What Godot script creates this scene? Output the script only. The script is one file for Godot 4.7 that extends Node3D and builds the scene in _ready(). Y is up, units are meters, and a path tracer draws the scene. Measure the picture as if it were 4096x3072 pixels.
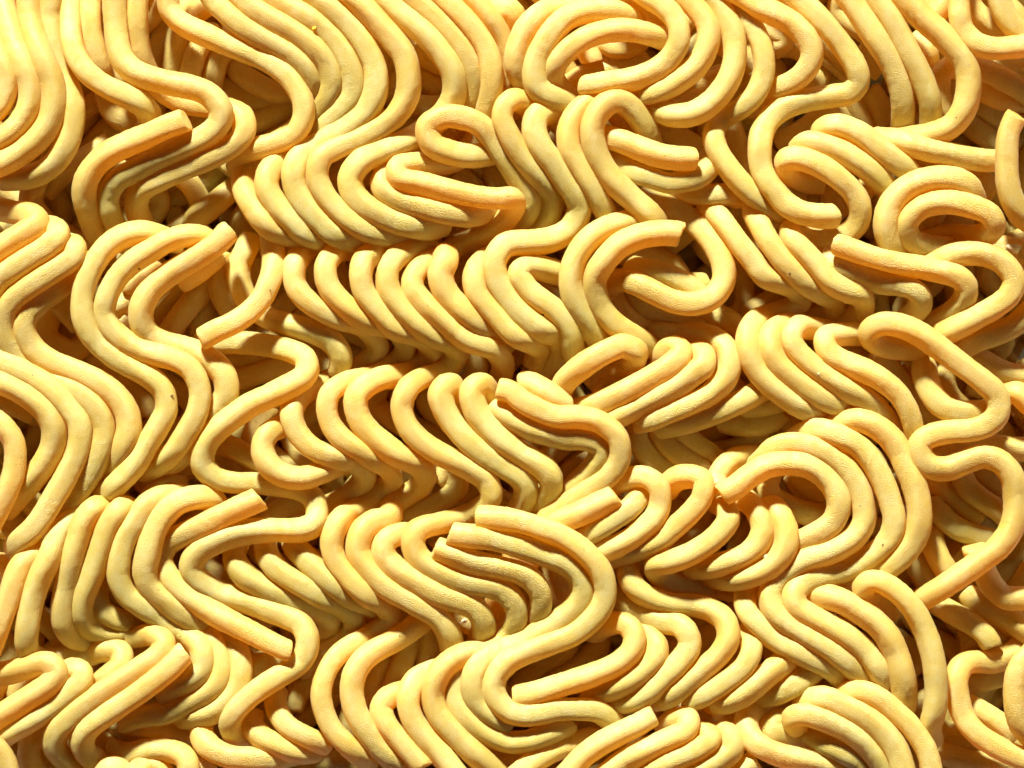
extends Node3D
# A close-up of a block of dried instant noodles on a white tabletop, seen from straight above.
# Real size: a strand is about 2 mm thick, the block lies on the tabletop at y = 0.

const STRAND := 0.00102      # radius of a strand, metres
const UNIT := 0.00001        # strand centre lines are written in hundredths of a millimetre: x, height, z

var block: Node3D
var rough_noise := FastNoiseLite.new()
var swell_noise := FastNoiseLite.new()
var strand_mats: Array[StandardMaterial3D] = []
var deep_mat: StandardMaterial3D
var count := 0
var crumbs := 0
var crumb_mats: Array[StandardMaterial3D] = []
var rng := RandomNumberGenerator.new()
var deep := SurfaceTool.new()


func _ready() -> void:
	rng.seed = 77
	# ---- camera, background, lamps, exposure
	var cam := Camera3D.new()
	cam.name = "camera"
	cam.position = Vector3(0, 0.33575, 0)
	cam.rotation_degrees = Vector3(-90, 0, 0)
	cam.fov = 11.7744
	cam.near = 0.02
	cam.far = 5.0
	add_child(cam)
	cam.current = true

	var env := Environment.new()
	env.background_mode = Environment.BG_COLOR
	env.background_color = Color(1.0, 0.9, 0.75)
	env.background_energy_multiplier = 0.004
	env.tonemap_mode = Environment.TONE_MAPPER_LINEAR
	env.tonemap_exposure = 1.0
	env.sdfgi_enabled = true
	env.ssao_enabled = true
	env.ssil_enabled = true
	var we := WorldEnvironment.new()
	we.name = "environment"
	we.environment = env
	add_child(we)

	# the studio lamp: beyond the far edge of the block, a little to one side, about 45 degrees up
	var key := SpotLight3D.new()
	key.name = "studio_lamp"
	key.position = Vector3(-0.38, 0.98, -1.73)
	add_child(key)
	key.look_at_from_position(key.position, Vector3(0, 0.01, 0.0), Vector3.UP)
	key.spot_angle = 5.5
	key.spot_range = 3.0
	key.spot_attenuation = 2.0
	key.light_color = Color(1.0, 0.97, 0.90)
	key.light_energy = 24.5
	key.light_size = 0.13
	key.shadow_enabled = true

	# a weak, cool bounce from the open side of the studio
	var fill := AreaLight3D.new()
	fill.name = "studio_softbox"
	fill.position = Vector3(0.45, 0.30, 0.12)
	fill.area_size = Vector2(0.25, 0.25)
	add_child(fill)
	fill.look_at_from_position(fill.position, Vector3(0.0, 0.01, 0.0), Vector3.UP)
	fill.light_color = Color(1.0, 0.93, 0.80)
	fill.light_energy = 0.03
	fill.area_range = 3.0
	fill.shadow_enabled = true

	make_materials()
	make_tabletop()
	make_block()


func make_tabletop() -> void:
	var m := StandardMaterial3D.new()
	m.albedo_color = Color(0.93, 0.93, 0.92)
	m.roughness = 0.6
	var top := MeshInstance3D.new()
	top.name = "tabletop"
	var b := BoxMesh.new()
	b.size = Vector3(0.9, 0.02, 0.7)
	top.mesh = b
	top.material_override = m
	top.position = Vector3(0, -0.01, 0)
	top.set_meta("kind", "structure")
	top.set_meta("label", "white tabletop showing through small gaps between noodles")
	top.set_meta("category", "tabletop")
	add_child(top)


func seamless(seed_value: int, freq: float, octaves: int, size: int, kind: int = FastNoiseLite.TYPE_SIMPLEX_SMOOTH) -> PackedByteArray:
	var n := FastNoiseLite.new()
	n.seed = seed_value
	n.noise_type = kind
	n.frequency = freq
	n.fractal_type = FastNoiseLite.FRACTAL_FBM if octaves > 1 else FastNoiseLite.FRACTAL_NONE
	n.fractal_octaves = octaves
	var im := n.get_seamless_image(size, size)
	im.convert(Image.FORMAT_L8)
	return im.get_data()


func make_materials() -> void:
	rough_noise.seed = 5
	rough_noise.noise_type = FastNoiseLite.TYPE_SIMPLEX_SMOOTH
	rough_noise.frequency = 1.0
	rough_noise.fractal_octaves = 2
	swell_noise.seed = 9
	swell_noise.noise_type = FastNoiseLite.TYPE_SIMPLEX_SMOOTH
	swell_noise.frequency = 1.0
	swell_noise.fractal_type = FastNoiseLite.FRACTAL_NONE
	var size := 1024
	var blotch := seamless(11, 0.004, 3, size)       # soft patches a few millimetres wide
	var mottle := seamless(12, 0.018, 3, size)        # fried mottling
	var grain := seamless(13, 0.16, 2, size)         # the sandy grain of the surface
	var pock := seamless(14, 0.07, 2, size)
	var speck := seamless(15, 0.035, 1, size)
	var col := PackedByteArray()
	col.resize(size * size * 3)
	var bump := PackedByteArray()
	bump.resize(size * size)
	var rgh := PackedByteArray()
	rgh.resize(size * size)
	for i in size * size:
		var b := blotch[i] / 255.0
		var mo := mottle[i] / 255.0
		var g := grain[i] / 255.0
		var p := pock[i] / 255.0
		var t := smoothstep(0.0, 1.0, 0.5 * b + 0.5 * mo)
		var k := 0.97 + 0.24 * (g - 0.5)
		var r := lerpf(0.953, 0.973, t) * k
		var gg := lerpf(0.868, 0.952, t) * k
		var bb := lerpf(0.36, 0.655, t) * k
		if speck[i] > 240 and g > 0.5:      # bran flecks
			r *= 0.80
			gg *= 0.70
			bb *= 0.5
		col[i * 3] = int(clampf(r, 0, 1) * 255.0)
		col[i * 3 + 1] = int(clampf(gg, 0, 1) * 255.0)
		col[i * 3 + 2] = int(clampf(bb, 0, 1) * 255.0)
		bump[i] = int(clampf(0.88 * g + 0.12 * p, 0.0, 1.0) * 255.0)
		rgh[i] = int(clampf(lerpf(0.58, 0.24, smoothstep(0.52, 0.78, g)), 0.0, 1.0) * 255.0)
	var col_tex := ImageTexture.create_from_image(Image.create_from_data(size, size, false, Image.FORMAT_RGB8, col))
	var bump_tex := ImageTexture.create_from_image(Image.create_from_data(size, size, false, Image.FORMAT_L8, bump))
	var rgh_tex := ImageTexture.create_from_image(Image.create_from_data(size, size, false, Image.FORMAT_L8, rgh))
	for v in 4:
		var m := StandardMaterial3D.new()
		m.albedo_texture = col_tex
		m.albedo_color = [Color(1, 1, 1), Color(1.0, 0.985, 0.94), Color(0.975, 0.965, 0.92), Color(0.985, 1.0, 1.0)][v]
		m.uv1_triplanar = true
		m.uv1_scale = Vector3.ONE * (50.0 + 3.0 * v)
		m.uv1_offset = Vector3(0.23, 0.41, 0.67) * v
		m.roughness = 1.0
		m.roughness_texture = rgh_tex
		m.metallic_specular = 0.8
		m.rim_enabled = true
		m.rim = 0.15
		m.rim_tint = 0.0
		m.clearcoat_enabled = true
		m.clearcoat = 0.45
		m.clearcoat_roughness = 0.5
		m.heightmap_enabled = true
		m.heightmap_texture = bump_tex
		m.heightmap_scale = 0.014
		m.subsurf_scatter_enabled = 0.0 > 0.0
		m.subsurf_scatter_strength = 0.0
		m.backlight_enabled = 0.97 > 0.0
		m.backlight = (Color(1.0, 0.6, 0.006) * 0.97).linear_to_srgb()
		strand_mats.append(m)
	deep_mat = strand_mats[2]
	for c in [Color(0.97, 0.92, 0.76), Color(0.90, 0.66, 0.16), Color(0.42, 0.25, 0.10)]:
		var m := StandardMaterial3D.new()
		m.albedo_color = c
		m.roughness = 0.5
		crumb_mats.append(m)


func curve_points(flat: Array, step: float) -> PackedVector3Array:
	# a smooth line through the points, resampled evenly
	var p := PackedVector3Array()
	for i in flat.size() / 3:
		p.append(Vector3(flat[i * 3], flat[i * 3 + 1], flat[i * 3 + 2]) * UNIT)
	var n := p.size()
	var d := PackedFloat32Array()
	for i in n - 1:
		d.append(maxf(p[i].distance_to(p[i + 1]), 1e-6))
	var tan := PackedVector3Array()
	for i in n:
		if i == 0 or i == n - 1:
			tan.append(Vector3.ZERO)
		else:
			var s0 := (p[i] - p[i - 1]) / d[i - 1]
			var s1 := (p[i + 1] - p[i]) / d[i]
			tan.append((s0 * d[i] + s1 * d[i - 1]) / (d[i] + d[i - 1]))
	if n < 3:
		tan[0] = (p[1] - p[0]) / d[0]
		tan[n - 1] = tan[0]
	else:
		tan[0] = 1.5 * (p[1] - p[0]) / d[0] - 0.5 * tan[1]
		tan[n - 1] = 1.5 * (p[n - 1] - p[n - 2]) / d[n - 2] - 0.5 * tan[n - 2]
	var out := PackedVector3Array()
	for i in n - 1:
		var h := d[i]
		var m := maxi(1, int(round(h / step)))
		for k in m:
			var u := float(k) / m
			var u2 := u * u
			var u3 := u2 * u
			out.append((2 * u3 - 3 * u2 + 1) * p[i] + (u3 - 2 * u2 + u) * h * tan[i] + (3 * u2 - 2 * u3) * p[i + 1] + (u3 - u2) * h * tan[i + 1])
	out.append(p[n - 1])
	return out


func tube(line: PackedVector3Array, sides: int, radius: float, rough: float, twist: float) -> Array:
	# a strand: slightly square in section, swelling and grainy, cut straight across at both ends
	var n := line.size()
	var rings := n + 4
	var pos := PackedVector3Array()
	pos.resize(rings * sides)
	var t0 := (line[1] - line[0]).normalized()
	var side := t0.cross(Vector3.UP)
	if side.length() < 0.05:
		side = Vector3.RIGHT
	side = side.normalized()
	var up := side.cross(t0).normalized()
	var cs := PackedFloat32Array()
	var sn := PackedFloat32Array()
	for j in sides:
		cs.append(cos(TAU * j / sides))
		sn.append(sin(TAU * j / sides))
	var cut := Vector3(rng.randf_range(-0.35, 0.35), rng.randf_range(-0.35, 0.35), 0.0)
	for r in rings:
		var i := clampi(r - 2, 0, n - 1)
		var a := maxi(i - 1, 0)
		var b := mini(i + 1, n - 1)
		var t := (line[b] - line[a]).normalized()
		side = (side - t * side.dot(t)).normalized()
		up = side.cross(t).normalized()
		var c := line[i]
		var scale := 1.0
		if r == 0 or r == rings - 1:
			scale = 0.04
		elif r == 1 or r == rings - 2:
			scale = 0.78
		elif r == 2 or r == rings - 3:
			scale = 0.94
		if r < 2:
			c -= t * 0.00007
		elif r > rings - 3:
			c += t * 0.00007
		var rad := radius * scale * (1.0 + 0.045 * swell_noise.get_noise_3d(c.x * 260.0, c.y * 260.0, c.z * 260.0))
		var w := twist + 1.6 * swell_noise.get_noise_3d(c.x * 40.0, c.y * 40.0 + 9.0, c.z * 40.0)
		var cw := cos(w)
		var sw := sin(w)
		for j in sides:
			var x: float = cs[j]
			var y: float = sn[j]
			var x2 := x * x
			var y2 := y * y
			# between a circle and a rounded square
			var q := rad * (0.925 + 0.42 * x2 * y2 + 0.05 * x2)
			var dir := side * (x * cw - y * sw) + up * (x * sw + y * cw)
			var v := c + dir * q
			v += dir * (rough * rough_noise.get_noise_3d(v.x * 3000.0, v.y * 3000.0, v.z * 3000.0))
			if r < 3 or r > rings - 4:      # the cut is a little askew and rough
				v += t * (rad * (x * cut.x + y * cut.y) + 2.0 * rough * rough_noise.get_noise_3d(v.x * 1700.0, v.y * 1700.0, v.z * 1700.0))
			pos[r * sides + j] = v
	var nor := PackedVector3Array()
	nor.resize(rings * sides)
	var idx := PackedInt32Array()
	idx.resize((rings - 1) * sides * 6)
	var k := 0
	for r in rings:
		var ra := maxi(r - 1, 0) * sides
		var rb := mini(r + 1, rings - 1) * sides
		var rr := r * sides
		for j in sides:
			var jn := (j + 1) % sides
			var jp := (j + sides - 1) % sides
			nor[rr + j] = (pos[rb + j] - pos[ra + j]).cross(pos[rr + jn] - pos[rr + jp]).normalized()
			if r < rings - 1:
				idx[k] = rr + j
				idx[k + 1] = rr + jn
				idx[k + 2] = rr + sides + j
				idx[k + 3] = rr + jn
				idx[k + 4] = rr + sides + jn
				idx[k + 5] = rr + sides + j
				k += 6
	var arr := []
	arr.resize(Mesh.ARRAY_MAX)
	arr[Mesh.ARRAY_VERTEX] = pos
	arr[Mesh.ARRAY_NORMAL] = nor
	arr[Mesh.ARRAY_INDEX] = idx
	return arr


# one strand that can be picked out: a part of the block
func s(flat: Array) -> void:
	var mesh := ArrayMesh.new()
	var r := STRAND * rng.randf_range(0.96, 1.05)
	mesh.add_surface_from_arrays(Mesh.PRIMITIVE_TRIANGLES, tube(curve_points(flat, 0.00022), 18, r, 0.00004, rng.randf() * TAU))
	var o := MeshInstance3D.new()
	o.name = "noodle_strand" if count == 0 else "noodle_strand_%03d" % count
	o.mesh = mesh
	o.material_override = strand_mats[rng.randi() % 4]
	block.add_child(o, true)
	count += 1


# one of the strands deep in the block, past the number that can be told apart
func d(flat: Array) -> void:
	var mesh := ArrayMesh.new()
	mesh.add_surface_from_arrays(Mesh.PRIMITIVE_TRIANGLES, tube(curve_points(flat, 0.0005), 10, STRAND, 0.00002, rng.randf() * TAU))
	deep.append_from(mesh, 0, Transform3D.IDENTITY)


# a crumb, flake or fleck of bran stuck to the strands
func crumb(x: int, y: int, z: int, size: int, kind: int) -> void:
	var sph := SphereMesh.new()
	sph.radius = 1.0
	sph.height = 2.0
	sph.radial_segments = 10
	sph.rings = 6
	var arr := sph.get_mesh_arrays()
	var v: PackedVector3Array = arr[Mesh.ARRAY_VERTEX]
	var stretch := Vector3(rng.randf_range(0.8, 1.3), rng.randf_range(0.35, 0.6), rng.randf_range(0.6, 1.0)) * size * UNIT
	var q := Vector3(rng.randf(), rng.randf(), rng.randf()) * 90.0
	for i in v.size():
		v[i] = v[i] * (1.0 + 0.55 * swell_noise.get_noise_3dv(v[i] * 1.4 + q)) * stretch
	arr[Mesh.ARRAY_VERTEX] = v
	var raw := ArrayMesh.new()
	raw.add_surface_from_arrays(Mesh.PRIMITIVE_TRIANGLES, arr)
	var st := SurfaceTool.new()
	st.create_from(raw, 0)
	st.generate_normals()
	var o := MeshInstance3D.new()
	o.name = "crumb" if crumbs == 0 else "crumb_%03d" % crumbs
	o.mesh = st.commit()
	o.position = Vector3(x, y, z) * UNIT
	o.rotation = Vector3(rng.randf_range(-0.4, 0.4), rng.randf() * TAU, rng.randf_range(-0.4, 0.4))
	o.material_override = crumb_mats[kind]
	block.add_child(o, true)
	crumbs += 1


func make_block() -> void:
	block = Node3D.new()
	block.name = "noodle_block"
	block.set_meta("label", "block of dried pale yellow instant noodles, wavy strands looping in rows, on white tabletop")
	block.set_meta("category", "instant noodles")
	add_child(block)
	deep.begin(Mesh.PRIMITIVE_TRIANGLES)
	strands_of_the_surface()
	strands_of_the_depth()
	crumbs_of_the_surface()
	var o := MeshInstance3D.new()
	o.name = "deep_noodle_strands"
	o.mesh = deep.commit()
	o.material_override = deep_mat
	o.set_meta("kind", "stuff")
	block.add_child(o, true)


func strands_of_the_surface() -> void:
	s([-4644,1301,-3605, -4597,1356,-3422, -4553,1409,-3239, -4488,1492,-2985, -4434,1553,-2850, -4387,1582,-2748, -4348,1578,-2643, -4367,1577,-2459, -4424,1573,-2362, -4502,1528,-2290, -4638,1462,-2177, -4691,1436,-2132, -4765,1395,-2046, -4922,1337,-1881])
	s([-4485,1136,-3984, -4444,1232,-3648, -4422,1285,-3463, -4402,1331,-3315, -4368,1406,-3180, -4312,1477,-3007, -4271,1518,-2905, -4209,1571,-2772, -4182,1581,-2702, -4147,1578,-2596, -4158,1577,-2376, -4231,1577,-2246, -4306,1582,-2163, -4366,1573,-2120, -4466,1538,-2079, -4663,1489,-1981, -4807,1462,-1933, -5026,1406,-1848])
	s([-4251,1191,-3977, -4216,1277,-3678, -4194,1330,-3492, -4176,1375,-3343, -4159,1410,-3156, -4125,1472,-3016, -4042,1562,-2816, -3996,1576,-2714, -3954,1573,-2611, -3938,1575,-2388, -3978,1575,-2245, -4088,1575,-2094, -4175,1575,-2023, -4365,1575,-1904, -4507,1575,-1855, -4683,1575,-1791, -5000,1575,-1676])
	s([-4001,1197,-3979, -3991,1276,-3680, -3985,1333,-3456, -3982,1367,-3347, -3989,1363,-3160, -3972,1395,-3007, -3964,1401,-2970, -3938,1405,-2860, -3882,1421,-2679, -3809,1472,-2506, -3779,1510,-2361, -3792,1521,-2175, -3845,1522,-2036, -3956,1505,-1887, -4083,1479,-1810, -4341,1406,-1775, -4416,1381,-1782, -4603,1316,-1806, -4755,1255,-1823, -4909,1186,-1841, -5022,1164,-1854, -5097,1147,-1862])
	s([-3727,1104,-3988, -3781,1201,-3651, -3816,1273,-3396, -3822,1309,-3292, -3812,1406,-3100, -3796,1487,-2978, -3742,1545,-2806, -3656,1571,-2684, -3478,1576,-2551, -3343,1577,-2486, -3190,1536,-2406, -3140,1469,-2346, -3130,1409,-2314, -3149,1259,-2248, -3213,1149,-2156])
	s([-3664,1193,-3988, -3665,1193,-3788, -3665,1193,-3630, -3663,1213,-3475, -3659,1251,-3396, -3659,1303,-3279, -3655,1343,-3163, -3640,1357,-3014, -3612,1359,-2905, -3564,1313,-2740, -3552,1272,-2687, -3549,1218,-2646, -3547,1165,-2608, -3539,1130,-2552, -3525,1124,-2480, -3477,1111,-2379, -3393,1101,-2305, -3324,1082,-2282, -3268,1038,-2256, -3210,965,-2220])
	s([-3415,1493,-3942, -3421,1493,-3605, -3425,1492,-3268, -3415,1496,-3118, -3394,1525,-2932, -3348,1550,-2789, -3211,1587,-2664, -3141,1599,-2637, -2887,1608,-2572, -2777,1627,-2551, -2574,1631,-2461, -2497,1627,-2338, -2516,1603,-2233, -2564,1587,-2178, -2623,1573,-2134, -2858,1547,-2021, -3166,1508,-1883, -3299,1488,-1814, -3366,1479,-1781, -3446,1444,-1710, -3489,1403,-1618, -3489,1369,-1515, -3469,1307,-1434, -3431,1219,-1341, -3400,1145,-1240, -3389,1102,-1189])
	s([-3210,1438,-3949, -3220,1438,-3649, -3231,1438,-3313, -3235,1438,-3163, -3229,1407,-2981, -3207,1377,-2840, -3165,1310,-2722, -3119,1220,-2624, -2987,1170,-2513, -2814,1189,-2438, -2667,1226,-2414, -2536,1304,-2395, -2435,1418,-2365, -2322,1493,-2292, -2305,1518,-2184, -2338,1523,-2117, -2391,1521,-2065, -2619,1518,-1939, -2755,1497,-1879, -2894,1479,-1823, -3066,1459,-1751, -3134,1448,-1721, -3191,1417,-1682, -3251,1331,-1580, -3231,1225,-1436, -3194,1129,-1338, -3144,1041,-1191])
	s([-2794,1658,-2262, -2970,1657,-2200, -3105,1635,-2139, -3312,1602,-2055, -3447,1576,-1991, -3589,1543,-1874, -3667,1510,-1752, -3690,1451,-1620, -3674,1403,-1524, -3656,1337,-1445, -3625,1243,-1358, -3564,1128,-1231])
	s([-3510,1298,-2081, -3628,1296,-1993, -3722,1252,-1946, -3818,1207,-1900, -3904,1147,-1851, -3973,1068,-1797, -4050,1035,-1712, -4068,1021,-1692])
	s([-3519,949,-2542, -3663,986,-2451, -3746,986,-2386, -3825,962,-2318])
	s([-3452,832,-2406, -3601,837,-2245, -3714,831,-2152, -3796,817,-2080])
	s([-4048,1185,-1724, -4158,1168,-1701, -4192,1124,-1601, -4108,1090,-1442, -3993,1067,-1353, -3895,1066,-1292, -3733,1055,-1228, -3631,1013,-1229, -3489,997,-1260])
	s([-4057,887,-1749, -4027,894,-1680, -3979,910,-1536, -3958,889,-1424, -3903,857,-1287])
	s([-2631,1051,-3091, -2705,1164,-2958, -2753,1188,-2859, -2783,1178,-2752, -2808,1131,-2656, -2828,1059,-2576, -2873,971,-2433])
	s([-2908,1075,-3087, -2926,1107,-2983, -2955,1077,-2805, -2975,1023,-2668, -3005,952,-2546])
	s([-2482,1103,-2927, -2567,1117,-2809, -2596,1108,-2704, -2611,1097,-2635, -2658,1020,-2484])
	s([-2946,940,-3038, -3076,975,-2962, -3106,966,-2892, -3109,935,-2786, -3103,902,-2657])
	s([-2463,964,-2921, -2440,981,-2848, -2393,1020,-2743, -2251,1073,-2630, -2036,1089,-2539, -1891,1066,-2538])
	s([-2561,953,-2623, -2322,1004,-2494, -2210,1006,-2477, -2028,969,-2502])
	s([-1868,1011,-2422, -1976,1032,-2382, -2124,1042,-2324, -2267,1036,-2276, -2402,992,-2214])
	s([-3034,1465,-3943, -2991,1465,-3607, -2969,1465,-3345, -2952,1464,-3234, -2886,1482,-3144, -2693,1521,-3028, -2555,1522,-2968, -2349,1525,-2879, -2180,1509,-2807, -2047,1521,-2738, -1930,1535,-2650, -1846,1550,-2533, -1810,1558,-2466, -1788,1558,-2326, -1859,1532,-2162, -2052,1475,-2073, -2193,1439,-2035, -2329,1344,-1992, -2397,1213,-1887])
	s([-2874,1534,-3916, -2791,1540,-3702, -2747,1535,-3590, -2633,1526,-3400, -2575,1522,-3306, -2468,1548,-3202, -2324,1564,-3083, -2098,1551,-2954, -2031,1548,-2922, -1873,1541,-2826, -1751,1520,-2694, -1721,1479,-2602, -1734,1437,-2544, -1743,1378,-2495, -1744,1319,-2449, -1761,1265,-2376, -1881,1179,-2221, -2098,1099,-2097, -2168,1094,-2068, -2304,1092,-2009, -2483,1060,-1875])
	s([-2757,1454,-3821, -2631,1485,-3682, -2563,1498,-3590, -2446,1518,-3443, -2340,1539,-3336, -2231,1560,-3233, -2103,1563,-3154, -1812,1566,-2986, -1671,1560,-2863, -1604,1543,-2776, -1548,1508,-2602, -1592,1462,-2473, -1657,1414,-2396, -1812,1323,-2244, -1926,1301,-2150, -2051,1309,-2070, -2146,1307,-1994, -2228,1278,-1933, -2283,1283,-1877, -2323,1332,-1778, -2319,1395,-1711, -2278,1479,-1604, -2216,1523,-1506, -2146,1553,-1416, -2070,1538,-1346, -1962,1480,-1297, -1824,1394,-1267])
	s([-2583,1407,-3762, -2458,1438,-3673, -2319,1480,-3552, -2064,1527,-3334, -1905,1544,-3237, -1774,1557,-3165, -1623,1542,-3056, -1518,1537,-2950, -1402,1531,-2759, -1372,1517,-2654, -1386,1489,-2478, -1427,1479,-2421, -1496,1457,-2342, -1548,1436,-2295, -1682,1387,-2166, -1746,1375,-2121, -1900,1371,-2016, -2001,1423,-1928, -2092,1536,-1825, -2105,1577,-1684, -2039,1577,-1554, -1915,1575,-1415, -1781,1536,-1291, -1648,1425,-1245])
	s([-2234,1454,-3711, -1957,1494,-3516, -1803,1517,-3408, -1679,1537,-3323, -1559,1550,-3234, -1420,1548,-3110, -1225,1548,-2838, -1183,1548,-2735, -1176,1543,-2513, -1251,1514,-2351, -1389,1492,-2233, -1583,1474,-2114, -1684,1469,-2057, -1800,1512,-1984, -1877,1579,-1836, -1862,1575,-1689, -1774,1575,-1527, -1645,1574,-1394, -1536,1563,-1294, -1384,1469,-1239, -1257,1329,-1208])
	s([-1827,1525,-3771, -1612,1553,-3561, -1369,1584,-3326, -1261,1599,-3222, -1134,1604,-3086, -1013,1603,-2944, -928,1603,-2822, -887,1602,-2641, -896,1579,-2497, -1003,1547,-2307, -1090,1532,-2240, -1343,1540,-2092, -1521,1565,-2019, -1634,1607,-1949, -1675,1604,-1779, -1622,1603,-1641, -1504,1603,-1497, -1392,1605,-1399, -1238,1568,-1306, -1116,1491,-1275, -988,1360,-1263, -890,1259,-1243])
	s([-1561,1471,-3775, -1462,1489,-3661, -1354,1500,-3555, -1109,1518,-3324, -973,1528,-3197, -886,1539,-3127, -770,1551,-3034, -644,1549,-2900, -500,1536,-2647, -496,1499,-2509, -567,1427,-2359, -612,1396,-2310, -722,1356,-2220, -784,1351,-2180, -868,1396,-2126, -941,1469,-2080, -1033,1515,-2038, -1167,1550,-1980, -1291,1596,-1912, -1389,1603,-1758, -1351,1604,-1617, -1247,1605,-1512, -1119,1586,-1442, -1017,1572,-1401, -911,1561,-1369, -814,1514,-1351, -731,1441,-1346, -628,1332,-1372, -581,1274,-1383])
	s([-1341,1485,-3773, -1120,1496,-3570, -872,1511,-3340, -614,1518,-3120, -487,1521,-2980, -401,1517,-2857, -345,1493,-2721, -335,1428,-2552, -382,1331,-2402, -433,1233,-2310, -483,1177,-2235, -658,1187,-2098, -784,1242,-2035, -870,1298,-1988, -924,1340,-1962, -1042,1444,-1879, -1111,1523,-1777, -1121,1566,-1709, -1103,1578,-1675, -1045,1585,-1625, -909,1593,-1559, -801,1594,-1528, -584,1570,-1474, -369,1485,-1448, -271,1406,-1476, -215,1363,-1504, -181,1301,-1506, -188,1225,-1455, -211,1176,-1412])
	s([-1080,1466,-3763, -858,1496,-3561, -607,1530,-3335, -497,1545,-3233, -369,1549,-3097, -300,1548,-3010, -206,1548,-2850, -175,1552,-2704, -178,1509,-2526, -226,1400,-2348, -257,1327,-2281, -311,1236,-2185, -374,1229,-2052, -478,1326,-1933, -609,1386,-1898, -841,1487,-1900, -901,1528,-1893, -963,1572,-1880, -988,1597,-1862, -994,1619,-1829, -966,1638,-1766, -899,1632,-1741, -828,1622,-1731, -576,1612,-1669, -394,1605,-1627, -247,1606,-1601, -99,1610,-1592, -26,1613,-1597, 5,1596,-1589, 17,1568,-1573, 20,1538,-1556, -9,1431,-1479, -82,1373,-1396, -195,1307,-1323, -369,1223,-1258, -464,1207,-1221, -541,1237,-1150, -577,1269,-1120])
	s([-782,1493,-3798, -554,1494,-3549, -401,1499,-3384, -297,1509,-3276, -203,1501,-3160, -111,1439,-3012, -53,1381,-2846, -29,1328,-2673, -9,1241,-2513, 34,1162,-2352])
	s([-211,1263,-3173, -88,1389,-3231, -53,1405,-3232, -17,1413,-3225, 11,1387,-3168, 13,1368,-3138, -45,1162,-2964])
	s([-24,1167,-2046, -98,1288,-2020, -225,1420,-1983, -345,1513,-1963, -523,1563,-1988, -686,1600,-2067, -725,1604,-2203, -607,1605,-2289, -424,1580,-2286, -259,1556,-2213, -171,1523,-2107, -79,1504,-1988, 22,1461,-1836, 86,1438,-1744, 127,1424,-1682, 149,1377,-1548, 113,1321,-1460, 11,1236,-1376, -42,1208,-1328, -189,1167,-1227, -330,1147,-1164])
	s([173,1272,-2336, 123,1420,-2404, 7,1547,-2443, -45,1586,-2412, -84,1605,-2313, -28,1601,-2142, 50,1576,-2012, 205,1531,-1819, 296,1474,-1722, 332,1434,-1672, 345,1357,-1550, 237,1233,-1354, 124,1188,-1274])
	s([425,1203,-2231, 388,1316,-2307, 318,1431,-2345, 212,1562,-2299, 194,1597,-2158, 218,1599,-2088, 367,1566,-1880, 473,1535,-1734, 536,1515,-1645, 584,1467,-1520, 516,1437,-1358, 328,1464,-1243, 221,1493,-1225, 149,1514,-1220, -68,1550,-1184, -147,1576,-1063, -119,1574,-883, -62,1573,-786, 77,1578,-610, 161,1579,-537, 220,1580,-492, 250,1570,-472, 301,1525,-453, 358,1438,-441, 395,1347,-395, 402,1260,-330, 395,1215,-275, 354,1173,-182, 244,1135,-83])
	s([1039,1186,-2103, 1005,1271,-2218, 935,1353,-2316, 896,1391,-2363, 808,1458,-2445, 742,1491,-2442, 609,1545,-2386, 559,1562,-2334, 484,1599,-2165, 496,1604,-2017, 580,1583,-1855, 681,1557,-1696, 768,1496,-1544, 858,1348,-1400])
	s([1210,1274,-1996, 1165,1413,-2160, 1128,1474,-2245, 1045,1529,-2351, 993,1557,-2398, 936,1587,-2430, 867,1615,-2430, 733,1648,-2316, 689,1648,-2179, 693,1642,-2106, 800,1600,-1836, 892,1582,-1722, 971,1561,-1648, 1025,1548,-1601, 1183,1524,-1455, 1260,1434,-1364])
	s([716,1327,-2166, 794,1452,-2140, 866,1534,-2115, 926,1571,-2091, 1061,1602,-2036, 1268,1631,-1959, 1453,1625,-1934, 1564,1603,-1932])
	s([789,1300,-1965, 946,1435,-1886, 1085,1525,-1805, 1225,1546,-1764, 1330,1548,-1730, 1477,1545,-1739, 1583,1525,-1768, 1687,1463,-1854, 1722,1320,-1978])
	s([1407,1255,-1708, 1559,1339,-1650, 1687,1408,-1632, 1795,1412,-1637, 1866,1376,-1636, 1940,1260,-1626, 1987,1179,-1614])
	s([1152,1074,-2270, 1393,1093,-2184, 1640,1058,-2031])
	s([541,1380,-3219, 370,1462,-3240, 213,1544,-3171, 140,1575,-3088, 70,1576,-2954, 35,1554,-2810, 41,1519,-2706, 67,1483,-2645, 113,1403,-2582, 152,1313,-2530])
	s([1070,1305,-3112, 979,1447,-3178, 825,1534,-3217, 715,1550,-3218, 570,1573,-3193, 440,1578,-3123, 273,1577,-2929, 207,1579,-2800, 190,1583,-2691, 217,1568,-2554, 263,1553,-2506, 327,1532,-2477, 478,1428,-2421, 593,1267,-2324])
	s([1381,1382,-2937, 1219,1530,-2999, 1152,1559,-3015, 1042,1571,-3036, 968,1580,-3041, 819,1601,-3029, 607,1602,-2958, 430,1597,-2823, 386,1585,-2766, 355,1532,-2680, 369,1458,-2616, 426,1358,-2536, 504,1206,-2469])
	s([647,1357,-3767, 899,1454,-3553, 1010,1497,-3458, 1121,1540,-3363, 1181,1557,-3320, 1306,1580,-3239, 1402,1607,-3127, 1429,1624,-3058, 1432,1624,-2947, 1409,1608,-2880, 1323,1581,-2764, 1097,1575,-2637, 988,1574,-2611, 876,1578,-2599, 765,1579,-2584, 626,1530,-2571])
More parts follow.
